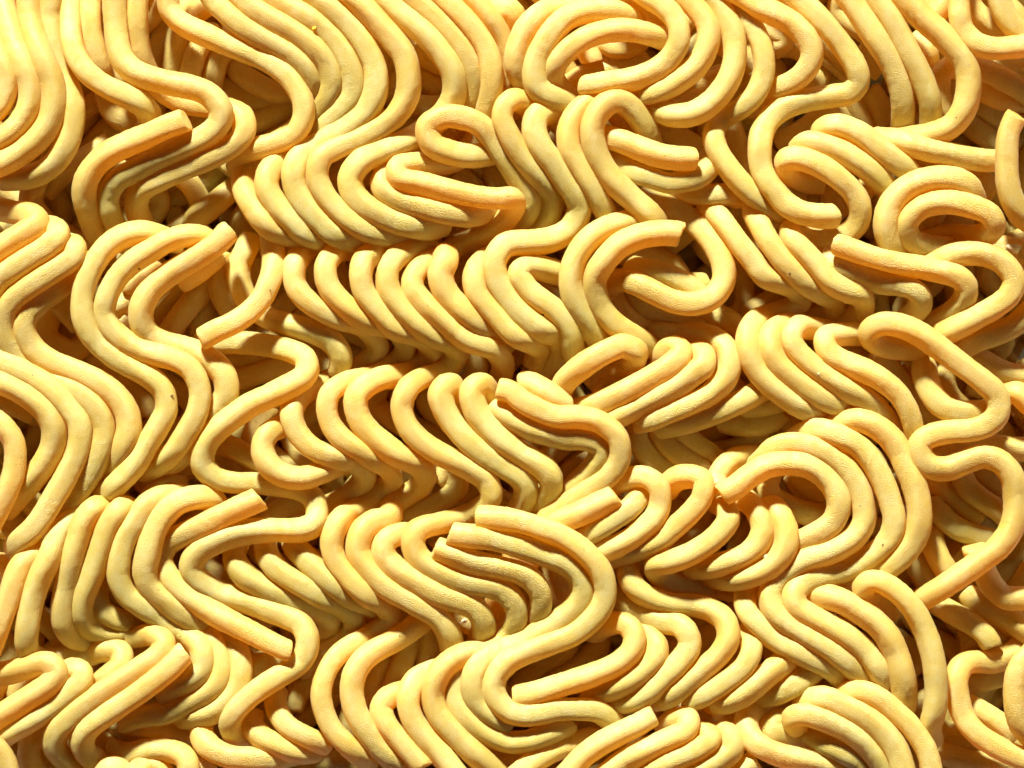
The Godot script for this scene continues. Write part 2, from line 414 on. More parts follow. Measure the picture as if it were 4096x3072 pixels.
	s([1058,1331,-3815, 1286,1415,-3574, 1453,1484,-3378, 1502,1499,-3324, 1579,1515,-3243, 1690,1553,-3057, 1679,1577,-2911, 1595,1576,-2746, 1487,1577,-2644, 1365,1554,-2565, 1333,1548,-2549, 1196,1526,-2500, 1118,1455,-2488, 1052,1367,-2476])
	s([1299,1466,-3826, 1365,1466,-3736, 1522,1468,-3560, 1697,1473,-3362, 1745,1479,-3307, 1841,1507,-3150, 1901,1528,-3017, 1917,1555,-2832, 1890,1576,-2685, 1804,1575,-2520, 1702,1575,-2411, 1540,1575,-2320, 1395,1549,-2311, 1280,1465,-2352, 1200,1307,-2421])
	s([1490,1426,-3842, 1702,1417,-3581, 1915,1426,-3308, 2026,1464,-3159, 2116,1496,-2999, 2159,1520,-2856, 2163,1520,-2669, 2072,1516,-2467, 1967,1481,-2372, 1859,1410,-2310, 1775,1404,-2237, 1744,1446,-2180, 1736,1498,-2122, 1741,1511,-2087, 1764,1528,-2017, 1860,1554,-1858, 1954,1553,-1742, 2087,1531,-1615, 2238,1476,-1519, 2384,1369,-1464])
	s([512,1161,-3665, 730,1213,-3522, 947,1263,-3381, 1041,1285,-3324, 1171,1297,-3248, 1279,1291,-3146, 1383,1269,-3048])
	s([630,1073,-2958, 700,1097,-2815])
	s([810,1061,-2991, 891,1083,-2928, 961,1089,-2925, 1067,1084,-2956, 1143,1065,-3028])
	s([490,976,-2602, 653,986,-2697, 800,993,-2749, 986,1003,-2791, 1169,985,-2868])
	s([-851,1007,-2959, -753,1010,-2856, -594,1007,-2773])
	s([-836,954,-2676, -745,988,-2639, -657,964,-2537])
	s([-1139,956,-2526, -1055,987,-2584, -950,981,-2667])
	s([-877,1086,-2443, -702,1096,-2411, -592,1080,-2426, -498,1041,-2471])
	s([-492,1011,-1857, -405,1004,-1785, -302,975,-1681])
	s([-335,909,-1923, -272,904,-1882, -178,876,-1815, -50,855,-1704])
	s([1388,1559,-3663, 1561,1558,-3572, 1703,1553,-3507, 1887,1549,-3389, 1988,1550,-3337, 2141,1575,-3235, 2276,1577,-3172, 2437,1575,-3077, 2538,1577,-2968, 2579,1569,-2829, 2507,1521,-2673, 2428,1480,-2611, 2337,1436,-2570, 2265,1368,-2534, 2182,1220,-2481, 2070,1106,-2400])
	s([2076,1520,-3819, 2287,1520,-3556, 2404,1520,-3409, 2499,1524,-3293, 2603,1547,-3188, 2729,1549,-3049, 2867,1522,-2875, 2930,1522,-2782, 2964,1520,-2716, 2986,1495,-2611, 2900,1458,-2505, 2793,1439,-2489, 2570,1439,-2454, 2461,1439,-2429, 2263,1464,-2322, 2156,1523,-2175, 2129,1575,-2034, 2144,1577,-1849, 2208,1602,-1717, 2278,1603,-1630, 2325,1602,-1571, 2441,1625,-1488, 2619,1634,-1443, 2768,1603,-1441])
	s([2518,1432,-3857, 2712,1486,-3581, 2820,1516,-3428, 2906,1542,-3306, 3092,1549,-3024, 3133,1548,-2961, 3271,1505,-2741, 3352,1459,-2535, 3374,1420,-2430, 3386,1329,-2300, 3394,1222,-2213, 3393,1151,-2122])
	s([2776,1520,-3847, 2881,1520,-3691, 2985,1520,-3534, 3131,1520,-3315, 3225,1542,-3200, 3247,1547,-3170, 3337,1548,-3005, 3424,1550,-2839, 3540,1516,-2607, 3592,1493,-2468, 3621,1381,-2284, 3613,1262,-2143])
	s([2995,1430,-3847, 3193,1501,-3578, 3303,1541,-3429, 3413,1577,-3280, 3536,1577,-3139, 3677,1578,-3016, 3802,1583,-2878, 3873,1582,-2791, 3903,1579,-2725, 3914,1575,-2467, 3883,1575,-2359, 3776,1540,-2217, 3619,1497,-2149, 3491,1442,-2122, 3309,1326,-2117])
	s([3134,1322,-2124, 3208,1401,-2110, 3327,1481,-2093, 3448,1538,-2055, 3635,1553,-2001, 3742,1542,-1982, 3852,1526,-1959, 4035,1479,-1932, 4239,1356,-1933])
	s([4329,1603,-2306, 4269,1603,-2171, 4247,1603,-1912, 4255,1603,-1727, 4329,1560,-1523, 4394,1507,-1447, 4489,1397,-1388, 4606,1345,-1300, 4695,1313,-1232, 4846,1232,-1121, 4935,1195,-1054])
	s([2807,1196,-2105, 2676,1321,-2133, 2663,1393,-2154, 2689,1496,-2198, 2737,1545,-2216, 2804,1571,-2219, 2909,1574,-2187, 3009,1575,-2138, 3184,1564,-2005, 3306,1536,-1918, 3365,1516,-1878, 3415,1477,-1839, 3455,1422,-1805, 3522,1300,-1748])
	s([2620,1293,-1975, 2491,1407,-2005, 2498,1528,-2058, 2540,1583,-2078, 2574,1593,-2075, 2645,1601,-2058, 2818,1603,-1997, 2945,1600,-1922, 3119,1534,-1799, 3234,1440,-1688, 3304,1300,-1588])
	s([2717,1209,-1753, 2610,1231,-1749, 2465,1333,-1787, 2368,1481,-1843, 2362,1602,-1922, 2384,1625,-1935, 2491,1645,-1927, 2563,1641,-1905, 2664,1636,-1860, 2817,1627,-1753, 2925,1601,-1652, 2991,1574,-1522, 2979,1514,-1391, 2863,1438,-1279, 2727,1403,-1241, 2509,1402,-1279, 2414,1450,-1317, 2395,1480,-1313, 2414,1561,-1240, 2534,1586,-1106, 2608,1586,-1024, 2739,1589,-878, 2900,1544,-797, 2965,1516,-781, 3013,1470,-755, 3036,1403,-715, 3032,1303,-643, 2945,1225,-551, 2780,1242,-470, 2652,1332,-473, 2562,1410,-483, 2507,1465,-493, 2480,1493,-492, 2433,1542,-458, 2405,1573,-396, 2408,1581,-359, 2444,1580,-295, 2546,1580,-185, 2633,1580,-115, 2819,1568,11, 3109,1480,173, 3205,1412,273, 3290,1300,407])
	s([4007,1300,-1530, 3975,1456,-1627, 3925,1523,-1703, 3830,1568,-1752, 3643,1602,-1767, 3427,1602,-1704, 3241,1600,-1523, 3207,1600,-1378, 3262,1523,-1182, 3344,1388,-1096])
	s([3591,1213,-1236, 3658,1231,-1251, 3756,1244,-1276, 3875,1295,-1287, 4006,1400,-1272, 4094,1504,-1298, 4141,1603,-1383, 4080,1632,-1469, 4012,1632,-1499, 3907,1630,-1533, 3650,1630,-1558, 3509,1631,-1516, 3391,1599,-1386, 3403,1547,-1290, 3447,1507,-1239, 3578,1446,-1194, 3728,1416,-1172, 3820,1368,-1136, 3911,1307,-1115])
	s([3695,1176,-1522, 3660,1173,-1454, 3628,1140,-1389, 3601,1093,-1323, 3562,1048,-1234])
	s([3671,1009,-1487, 3747,1021,-1477, 3820,1039,-1464, 4012,1042,-1450])
	s([3825,1520,-3939, 3836,1520,-3601, 3845,1518,-3339, 3846,1526,-3264, 3851,1546,-3153, 3865,1543,-3083, 3900,1547,-3020, 3972,1568,-2938, 4142,1572,-2884, 4290,1574,-2892, 4439,1575,-2907, 4625,1575,-2926, 4998,1575,-2963])
	s([4088,1465,-3936, 4143,1465,-3640, 4164,1465,-3529, 4204,1465,-3307, 4280,1457,-3136, 4358,1430,-3059, 4455,1392,-3008, 4616,1337,-2917, 4648,1326,-2899, 4971,1219,-2714])
	s([3977,1165,-3310, 4041,1191,-3225, 4158,1190,-3129, 4254,1191,-3067, 4359,1183,-3024, 4472,1164,-3002, 4621,1141,-2968, 4659,1135,-2960, 5033,1077,-2873])
	s([4219,1057,-3834, 4117,1078,-3715, 3992,1086,-3567, 3916,1096,-3485, 3765,1135,-3311, 3692,1138,-3223, 3657,1118,-3162, 3635,1083,-3105])
	s([3946,1284,-2821, 4077,1391,-2722, 4240,1387,-2637, 4401,1350,-2544, 4492,1308,-2484, 4614,1262,-2397, 4730,1221,-2302, 4851,1178,-2232, 4973,1136,-2152])
	s([4056,1159,-2609, 4124,1186,-2536, 4188,1192,-2502, 4224,1191,-2489, 4517,1158,-2456, 4752,1130,-2441, 4903,1111,-2404, 5062,1092,-2388])
	s([3972,1004,-2544, 4020,1034,-2491, 4171,1109,-2344, 4270,1095,-2301, 4452,1072,-2271])
	s([3897,1115,-2337, 3977,1115,-2276, 4060,1126,-2204, 4147,1125,-2145, 4277,1096,-2084])
	s([4011,1070,-2906, 4115,1094,-2859, 4186,1094,-2827, 4293,1067,-2776, 4505,1036,-2701, 4716,1030,-2623, 5041,1026,-2520])
	s([3927,1185,-2708, 3839,1249,-2747, 3740,1318,-2714, 3719,1320,-2686, 3708,1300,-2624, 3708,1282,-2557, 3753,1257,-2426, 3822,1237,-2349, 3918,1183,-2267])
	s([3517,1142,-2986, 3592,1192,-2920, 3609,1189,-2887, 3615,1171,-2855, 3621,1132,-2793, 3633,1084,-2693])
	s([3814,1120,-2640, 3853,1146,-2582, 3869,1154,-2554, 3857,1093,-2449])
	s([2682,1117,-3103, 2742,1145,-3016, 2812,1143,-2927, 2900,1122,-2841, 2987,1091,-2795])
	s([2722,1030,-2906, 2771,1043,-2860, 2828,1042,-2812, 2892,1027,-2762, 2984,1006,-2682])
	s([3063,1039,-2961, 3125,1050,-2872, 3142,1055,-2839, 3178,1061,-2778, 3230,1052,-2727])
	s([2141,1130,-3156, 2228,1159,-3084, 2294,1174,-3045, 2355,1183,-3002, 2285,1155,-2935])
	s([2317,1000,-2949, 2467,1024,-2930, 2592,1006,-2871])
	s([1989,1162,-3811, 2249,1163,-3498, 2415,1165,-3298, 2505,1136,-3185])
	s([2964,969,-2494, 3062,963,-2331, 3114,955,-2158])
	s([3127,996,-2569, 3219,996,-2409, 3279,969,-2205])
	s([2814,971,-2450, 2903,963,-2277])
	s([2784,1103,-2444, 2736,1109,-2386, 2577,1071,-2233, 2328,986,-2105])
	s([1368,1134,-2442, 1457,1153,-2510, 1588,1167,-2587, 1729,1159,-2649, 1865,1107,-2706])
	s([1883,1119,-2324, 1959,1142,-2068, 2016,1129,-1925, 2071,1083,-1796])
	s([2342,1083,-1639, 2445,1117,-1665, 2551,1101,-1631])
	s([2809,1067,-1775, 2804,1070,-1615, 2900,1022,-1503])
	s([3203,1143,-1814, 3120,1144,-1738, 3010,1091,-1651])
	s([3499,1245,-1969, 3658,1303,-1892, 3841,1300,-1837, 4023,1300,-1779, 4221,1272,-1662])
	s([1096,1214,-1637, 1229,1241,-1573, 1403,1288,-1518, 1552,1338,-1418, 1649,1395,-1319, 1752,1468,-1178, 1814,1509,-1046, 1822,1540,-900, 1722,1589,-748, 1547,1617,-687, 1400,1614,-706, 1196,1608,-797, 1097,1595,-848, 944,1507,-895, 844,1376,-852])
	s([1674,1153,-1623, 1684,1214,-1582, 1710,1301,-1515, 1737,1367,-1477, 1772,1430,-1449, 1832,1492,-1374, 1960,1544,-1197, 2076,1547,-1051, 2140,1552,-960, 2197,1537,-914, 2262,1504,-892, 2408,1385,-853, 2457,1330,-829, 2506,1232,-732, 2397,1211,-642, 2325,1223,-619, 2196,1290,-577, 2078,1425,-509, 2027,1550,-382, 2031,1577,-313, 2050,1578,-241, 2099,1570,-140, 2278,1559,50, 2368,1546,116, 2461,1526,180, 2562,1467,229, 2632,1399,250, 2701,1313,277, 2763,1264,309, 2815,1237,337, 2864,1196,364])
	s([2100,1271,-1586, 2086,1393,-1494, 2097,1443,-1437, 2126,1484,-1384, 2188,1538,-1262, 2293,1565,-1111, 2419,1565,-975, 2524,1531,-875, 2665,1430,-797, 2765,1325,-751, 2786,1216,-660, 2644,1168,-566, 2546,1211,-527, 2457,1274,-502, 2368,1352,-506, 2250,1492,-451, 2221,1539,-400, 2213,1569,-332, 2292,1577,-171, 2404,1572,-74, 2463,1569,-28, 2676,1539,124, 2774,1494,170, 2875,1424,204, 2967,1367,252])
	s([2773,1658,-1201, 2948,1658,-1137, 3125,1659,-1080, 3343,1632,-1029, 3490,1629,-1005, 3671,1633,-964, 3780,1628,-936, 3848,1616,-906, 3894,1594,-853, 3897,1550,-753, 3811,1456,-635, 3701,1345,-559, 3583,1236,-476])
	s([2683,1474,-1081, 2830,1546,-1010, 2962,1529,-953, 3068,1518,-913, 3136,1526,-885, 3206,1541,-865, 3279,1552,-858, 3388,1564,-837, 3456,1574,-810, 3505,1556,-760, 3517,1512,-702, 3486,1442,-629, 3421,1377,-573, 3338,1285,-503, 3248,1246,-460, 3174,1261,-450, 3033,1326,-435, 2842,1459,-426, 2775,1499,-418, 2741,1517,-413, 2710,1537,-401, 2693,1555,-372, 2726,1576,-269, 2784,1577,-223, 2885,1578,-174, 2986,1597,-133, 3182,1603,-28, 3324,1574,93, 3403,1551,219, 3460,1485,386, 3472,1355,522])
	s([3489,1371,-1032, 3532,1419,-1033, 3610,1474,-1038, 3738,1519,-1089, 3834,1545,-1114, 4083,1579,-1105, 4217,1577,-1041, 4314,1575,-887, 4263,1574,-750, 4207,1573,-701, 4082,1569,-621, 4016,1565,-587, 3886,1555,-515, 3787,1522,-466, 3679,1413,-407, 3628,1299,-343, 3611,1278,-314, 3586,1285,-244, 3578,1309,-207, 3564,1406,-106, 3606,1488,66, 3720,1538,203, 3896,1538,245, 4036,1479,239, 4181,1304,214])
	s([4083,1216,-1229, 4225,1243,-1199, 4366,1268,-1169, 4520,1261,-1060, 4738,1234,-908, 4921,1243,-776])
	s([3532,1402,-318, 3364,1438,-310, 3256,1462,-319, 3184,1478,-332, 3099,1520,-389, 3080,1559,-447, 3120,1593,-494, 3183,1616,-518, 3256,1626,-515, 3396,1648,-477, 3494,1660,-426, 3678,1658,-297, 3826,1658,-183, 3946,1660,-94, 4035,1655,-25, 4161,1630,109, 4167,1627,254, 4032,1601,374, 3958,1603,393, 3770,1604,409, 3696,1605,418, 3557,1607,465, 3528,1608,486, 3506,1609,512, 3502,1610,579, 3580,1609,697, 3756,1605,722, 3860,1604,682, 4074,1603,624, 4209,1603,683, 4297,1601,802, 4328,1576,947, 4323,1575,1134, 4274,1575,1275, 4161,1575,1423, 4040,1574,1512, 3919,1570,1600, 3704,1547,1748, 3643,1527,1788, 3558,1463,1846, 3505,1331,1887, 3474,1230,1912, 3456,1191,1924])
	s([4886,1370,-1039, 4752,1396,-908, 4621,1401,-778, 4489,1419,-647, 4352,1442,-520, 4187,1439,-435, 4013,1434,-371, 3876,1369,-275, 3824,1341,-233, 3801,1331,-206, 3767,1326,-140, 3749,1328,-68, 3783,1304,74, 3909,1217,190])
	s([3941,1188,-305, 4043,1252,-223, 4234,1273,-110, 4380,1262,-72, 4641,1224,-20, 4679,1219,-13, 5057,1165,49])
	s([4266,1273,82, 4316,1317,76, 4374,1352,79, 4454,1355,145, 4559,1355,248, 4663,1355,352, 4845,1355,534])
	s([3556,1122,-275, 3437,1149,-188, 3399,1092,-58])
	s([3167,1216,-284, 3306,1269,-116, 3419,1251,39, 3569,1205,213, 3754,1167,350])
	s([3628,1109,631, 3752,1165,573, 3938,1162,538, 4127,1162,528, 4314,1160,559, 4505,1136,571, 4696,1112,584, 5079,1065,610])
	s([3870,1300,726, 3882,1349,775, 3894,1361,807, 3925,1356,874, 4032,1356,974, 4187,1333,1076, 4334,1300,1190])
	s([3621,1209,813, 3711,1235,867, 3845,1239,997, 3961,1237,1089, 4086,1215,1166])
	s([4035,1135,744, 4119,1163,801, 4182,1167,834, 4268,1157,901, 4327,1135,992])
	s([3637,1244,1025, 3714,1302,1128, 3855,1307,1246, 3995,1266,1305, 4143,1232,1346, 4215,1207,1363])
	s([3981,1094,3, 4131,1094,35, 4319,1069,60])
	s([-5132,1053,-1661, -4945,1107,-1622, -4759,1160,-1582, -4610,1201,-1551, -4398,1304,-1504, -4297,1366,-1484, -4195,1429,-1475, -4116,1504,-1433, -4096,1530,-1412, -4088,1556,-1384, -4108,1568,-1356, -4167,1575,-1314, -4358,1576,-1197, -4516,1576,-1095, -4673,1575,-993, -4989,1575,-791])
	s([-5087,1385,-213, -4904,1430,-166, -4721,1475,-119, -4541,1521,-68, -4368,1570,-6, -4110,1581,135, -4027,1583,206, -3940,1579,362, -3954,1550,544, -4001,1534,645, -4156,1465,852, -4297,1343,997, -4406,1217,1105])
	s([-4118,1298,-1341, -4004,1412,-1353, -3917,1533,-1312, -3903,1563,-1293, -3904,1588,-1264, -3980,1603,-1186, -4137,1604,-1088, -4323,1599,-964, -4414,1581,-899, -4439,1576,-871, -4509,1560,-741, -4547,1538,-601, -4550,1516,-457, -4495,1491,-285, -4448,1500,-227, -4385,1516,-184, -4208,1536,-103, -4074,1545,-32, -3924,1561,81, -3824,1564,194, -3723,1579,337, -3727,1577,556, -3766,1576,661, -3832,1575,794, -3925,1574,956, -4041,1573,1147, -4107,1565,1238, -4238,1492,1358, -4301,1371,1431])
	s([-3938,1353,-1180, -3844,1420,-1206, -3775,1516,-1191, -3750,1580,-1159, -3766,1601,-1090, -3790,1605,-1062, -3852,1603,-1020, -3979,1602,-941, -4167,1602,-817, -4257,1587,-749, -4329,1565,-664, -4375,1527,-487, -4356,1505,-384, -4308,1476,-297, -4245,1456,-205, -4094,1456,-85, -3953,1475,-22, -3683,1535,107, -3576,1551,206, -3505,1548,377, -3534,1543,561, -3590,1513,700, -3711,1447,891, -3761,1421,948, -3839,1392,1029, -3892,1360,1127, -3947,1312,1201, -4035,1223,1282, -4127,1101,1399])
	s([-3664,1217,-1060, -3777,1321,-961, -3854,1411,-877, -3949,1480,-794, -4039,1503,-736, -4122,1516,-665, -4170,1519,-610, -4201,1521,-509, -4149,1489,-342, -3954,1490,-188, -3850,1492,-146, -3672,1515,-75, -3537,1541,-4, -3415,1560,87, -3300,1570,278, -3302,1569,460, -3349,1539,557, -3380,1506,617, -3451,1413,718, -3561,1244,832])
	s([-5032,1356,-22, -4710,1463,162, -4517,1528,271, -4390,1574,342, -4284,1575,492, -4274,1575,711, -4337,1575,924, -4400,1553,1059, -4487,1500,1220, -4574,1446,1381, -4592,1435,1414, -4767,1329,1739])
	s([-5065,1189,-72, -4851,1190,-1, -4636,1190,71, -4493,1193,118, -4351,1195,167, -4197,1154,248])
	s([-4282,1154,947, -4197,1158,1014, -4118,1126,1114])
	s([-2905,1258,-1227, -2996,1401,-1255, -3063,1470,-1279, -3185,1546,-1304, -3360,1567,-1263, -3453,1571,-1201, -3593,1574,-1029, -3692,1575,-750, -3676,1575,-529, -3630,1559,-429, -3562,1540,-344, -3476,1539,-271, -3383,1537,-207, -3250,1550,-136, -3120,1573,-64, -3090,1575,-42, -3012,1574,37, -2971,1575,215, -3030,1576,350, -3128,1577,508, -3244,1571,701, -3320,1558,786, -3374,1546,838, -3425,1510,888, -3488,1411,936, -3526,1341,969])
	s([-2561,1348,-1171, -2612,1469,-1225, -2669,1541,-1262, -2786,1612,-1274, -2961,1618,-1224, -3091,1606,-1150, -3250,1588,-1053, -3406,1579,-893, -3460,1580,-796, -3486,1575,-726, -3505,1552,-619, -3449,1553,-484, -3400,1554,-430, -3216,1567,-307, -3113,1583,-264, -3040,1595,-248, -2896,1606,-210, -2769,1603,-135, -2684,1603,28, -2720,1602,282, -2753,1592,349, -2814,1574,443, -2900,1560,565, -2949,1533,616, -3029,1468,677, -3177,1314,774])
	s([-2421,1662,-1315, -2554,1661,-1185, -2678,1635,-1102, -2837,1604,-1009, -2963,1578,-930, -3077,1575,-835, -3187,1572,-644, -3178,1536,-504, -3120,1494,-426, -3061,1477,-388, -2994,1467,-357, -2711,1473,-266, -2612,1490,-213, -2469,1522,-48, -2462,1515,96, -2496,1500,159, -2579,1475,281, -2711,1442,458, -2785,1418,546, -2913,1353,663, -3064,1253,736])
	s([-2578,1236,-1103, -2707,1285,-986, -2892,1236,-885])
	s([-3062,1126,-1049, -3198,1142,-927, -3319,1098,-836])
	s([-3325,1046,-740, -3474,1058,-662])
	s([-3329,1020,-586, -3409,1027,-485])
	s([-2636,1044,-929, -2675,1077,-872, -2708,1110,-815, -2825,1155,-665, -2918,1156,-545, -3021,1104,-393])
	s([-2831,1024,-833, -3003,1037,-708, -3160,1005,-557])
	s([-3967,960,-712, -4039,1025,-592, -4060,1060,-527, -4053,1084,-417, -3971,1103,-342, -3833,1083,-290, -3775,1048,-322, -3731,996,-418, -3751,977,-527])
	s([-3964,1103,-720, -3860,1123,-610, -3768,1100,-506])
	s([-3655,981,-269, -3607,980,-220, -3407,984,3, -3229,986,146, -3141,990,261])
	s([-2502,1145,-1153, -2524,1138,-1080, -2538,1133,-1007, -2538,1175,-894, -2535,1191,-818, -2457,1192,-651, -2362,1137,-553])
	s([-2277,1134,-1257, -2319,1230,-1150, -2365,1242,-1047, -2373,1256,-974, -2357,1272,-863, -2315,1273,-759, -2219,1268,-646, -2159,1271,-601, -2095,1290,-566, -2028,1321,-543, -1925,1360,-512, -1676,1391,-433, -1577,1392,-382, -1479,1367,-236, -1508,1279,-103])
	s([-2111,1189,-1390, -2082,1339,-1271, -2069,1385,-1166, -2053,1466,-1037, -2090,1549,-871, -2151,1574,-736, -2249,1596,-625, -2432,1631,-502, -2536,1634,-457, -2666,1603,-384])
	s([-2205,1084,-1107, -2250,1085,-970, -2247,1075,-900, -2207,1054,-803])
	s([-1662,1152,-1266, -1721,1225,-1224, -1781,1278,-1172, -1819,1340,-1126, -1875,1505,-1000, -1864,1531,-853, -1750,1540,-706, -1630,1517,-625, -1483,1465,-554, -1369,1382,-528, -1250,1299,-464, -1169,1208,-321, -1248,1155,-206, -1305,1140,-156, -1406,1129,-116, -1472,1124,-91, -1560,1149,-43, -1649,1248,3, -1732,1344,41, -1871,1497,167, -1892,1546,222, -1891,1576,290, -1869,1579,361, -1813,1582,458, -1671,1588,577, -1538,1560,626, -1479,1525,645, -1399,1466,656, -1310,1373,716, -1282,1312,764, -1298,1216,847, -1394,1151,950, -1583,1167,1053, -1680,1204,1081])
	s([-1220,1116,-1247, -1300,1181,-1203, -1363,1241,-1179, -1460,1318,-1164, -1551,1470,-1108, -1604,1555,-1006, -1584,1578,-862, -1505,1577,-739, -1394,1563,-638, -1261,1499,-538, -1079,1378,-492, -1022,1334,-476, -973,1294,-439, -927,1252,-348, -934,1210,-289, -968,1169,-238, -1022,1167,-186, -1076,1195,-141, -1186,1269,-81, -1323,1384,-42, -1440,1467,-15, -1516,1528,32, -1562,1564,77, -1591,1579,182, -1565,1575,327, -1455,1578,472, -1358,1576,535, -1215,1510,635, -1092,1350,710, -1052,1268,774, -1043,1218,827, -1057,1197,855, -1132,1166,934, -1207,1181,1016, -1341,1272,1095, -1400,1358,1124, -1470,1520,1162, -1536,1574,1277, -1544,1576,1423, -1490,1577,1554, -1420,1579,1641, -1318,1574,1756, -1268,1562,1804, -1220,1531,1844, -1143,1462,1880, -1103,1413,1915, -1088,1390,1936, -1061,1326,2012, -1072,1316,2045, -1126,1313,2101, -1214,1317,2167, -1298,1360,2210, -1433,1446,2284, -1507,1496,2344, -1613,1558,2522, -1640,1577,2665, -1615,1575,2812, -1534,1577,2978, -1432,1569,3086, -1329,1516,3181, -1223,1382,3263])
	s([-887,1166,-1233, -959,1187,-1209, -1037,1237,-1179, -1139,1370,-1142, -1186,1441,-1124, -1231,1495,-1103, -1269,1536,-1064, -1297,1578,-969, -1269,1578,-789, -1208,1576,-697, -1135,1570,-609, -982,1525,-466, -895,1471,-441, -811,1402,-411, -757,1350,-386, -700,1218,-277, -724,1181,-219, -780,1178,-169, -889,1225,-91, -995,1321,-68, -1125,1463,-50, -1245,1520,5, -1338,1574,111, -1328,1578,256, -1229,1576,412, -1118,1577,511, -969,1558,619, -878,1510,658, -803,1438,694, -761,1263,817, -826,1185,916, -944,1182,999, -1026,1228,1054, -1040,1254,1074, -1048,1313,1114, -1076,1402,1164, -1192,1485,1186, -1287,1563,1262, -1320,1574,1439, -1251,1571,1571, -1122,1567,1707, -1032,1567,1776, -903,1560,1852, -775,1538,1926, -742,1532,1944, -650,1509,2006, -545,1454,2157, -520,1340,2288, -525,1228,2386, -537,1177,2451])
	s([-671,1255,-1237, -790,1319,-1188, -900,1411,-1136, -999,1500,-1083, -1065,1569,-976, -1055,1583,-797, -974,1582,-676, -899,1579,-594, -759,1552,-470, -651,1496,-401, -537,1412,-359, -474,1272,-259, -549,1218,-148, -694,1304,-75, -768,1386,-52, -851,1499,-5, -888,1553,29, -920,1582,88, -947,1576,196, -871,1575,402, -820,1575,457, -641,1574,590, -473,1572,671, -344,1545,740, -226,1521,828, -174,1494,961, -242,1404,1057, -324,1350,1112, -356,1337,1128, -425,1328,1157, -459,1340,1168, -520,1378,1184, -639,1463,1205, -792,1553,1247, -820,1567,1266, -848,1578,1332, -816,1574,1476, -703,1576,1576, -604,1579,1628, -394,1577,1705, -175,1569,1748, -104,1556,1767, 23,1521,1895, 36,1472,2033, -22,1399,2141, -68,1384,2205, -125,1399,2260, -222,1434,2309, -391,1502,2328, -517,1547,2379, -641,1592,2512, -680,1584,2694, -652,1580,2802, -465,1573,3033, -307,1562,3191, -227,1519,3267, -96,1427,3392, -14,1400,3469, 94,1383,3567, 229,1340,3691])
	s([-532,1311,-1107, -665,1344,-1078, -746,1423,-1039, -811,1505,-986, -855,1557,-895, -853,1577,-824, -796,1583,-732, -719,1587,-653, -577,1573,-532, -464,1552,-435, -409,1546,-392, -279,1511,-332, -212,1483,-314, -155,1443,-289, -102,1364,-234, -78,1277,-169, -95,1165,-74, -181,1107,32])
	s([-579,1433,-1123, -574,1564,-1046, -613,1589,-950, -595,1592,-842, -539,1580,-745, -435,1578,-638, -300,1525,-523, -142,1385,-456, -38,1216,-349])
	s([-183,1299,-1101, -276,1447,-1032, -308,1503,-994, -328,1552,-941, -330,1564,-905, -295,1577,-764, -226,1574,-678, -122,1572,-570, -73,1572,-515, 34,1570,-415, 166,1466,-359, 229,1284,-290, 217,1238,-246, 179,1208,-149])
	s([514,1272,-928, 353,1422,-971, 222,1485,-1004, 121,1530,-1005, 51,1582,-943, 85,1583,-878, 156,1579,-792, 244,1579,-723, 389,1554,-611, 440,1543,-556, 496,1517,-457, 515,1472,-355, 527,1430,-297, 557,1360,-216])
	s([-330,1109,-335, -298,1104,-158, -390,1056,28])
	s([435,1061,-343, 397,1077,-244, 331,1060,-138, 239,1060,-52, 120,1083,0])
	s([-502,1245,190, -481,1393,80, -562,1535,10, -615,1580,93, -601,1579,166, -516,1576,331, -471,1577,390, -371,1579,500, -256,1563,592, -40,1522,732, 56,1506,790, 101,1486,844, 120,1443,945, 92,1375,1031, 47,1300,1102])
	s([-205,1233,189, -204,1387,81, -291,1526,6, -338,1565,49, -349,1577,82, -335,1576,155, -294,1575,259, -250,1575,320, -71,1573,506, 18,1556,570, 80,1548,609, 178,1550,659, 296,1537,746, 319,1529,774, 341,1498,838, 335,1458,899, 287,1367,999, 244,1299,1077])
	s([-162,1497,188, -51,1550,263, 138,1579,373, 350,1575,439, 497,1576,464, 608,1578,472, 712,1563,506, 742,1554,525, 761,1544,554, 757,1526,621, 730,1503,679, 651,1443,782, 548,1388,880, 452,1320,982, 365,1249,1050, 241,1191,1135])
	s([-109,1603,44, -6,1635,69, 78,1655,139, 206,1660,213, 381,1661,279, 568,1670,284, 745,1663,325, 909,1647,469, 919,1604,648, 818,1561,804, 698,1521,888, 516,1495,1007, 387,1430,1105, 206,1337,1227])
	s([107,1482,-14, 190,1554,8, 281,1586,63, 395,1569,140, 467,1515,190])
	s([379,1296,246, 391,1356,175, 407,1381,124, 418,1420,64, 457,1507,-18, 549,1590,-110, 730,1628,-235, 862,1624,-301, 930,1611,-326, 1059,1571,-280, 1055,1458,-193, 943,1281,-131, 793,1181,-94, 662,1107,15])
	s([-639,1153,847, -593,1174,795, -508,1212,739, -479,1213,889, -549,1176,973, -614,1164,1013, -680,1169,1044, -743,1176,1079, -836,1181,1137, -933,1193,1189])
	s([1207,1258,-1398, 1132,1344,-1407, 1043,1446,-1400, 943,1512,-1381, 771,1593,-1324, 627,1626,-1207, 532,1630,-1047, 502,1627,-865, 569,1581,-662, 642,1532,-542, 765,1396,-351, 817,1330,-275])
	s([1442,1658,-1284, 1294,1684,-1294, 1072,1686,-1258, 936,1686,-1196, 780,1681,-1036, 711,1634,-913, 743,1564,-705, 873,1526,-526, 991,1488,-443, 1117,1420,-367, 1204,1335,-317, 1306,1252,-290])
	s([956,1052,-1147, 1128,1125,-1123, 1233,1161,-1097, 1369,1165,-1031, 1465,1113,-930])
	s([1036,1412,-1009, 1127,1464,-984, 1332,1501,-938, 1562,1477,-815, 1621,1456,-774])
	s([1409,1360,-887, 1520,1380,-864, 1679,1298,-856])
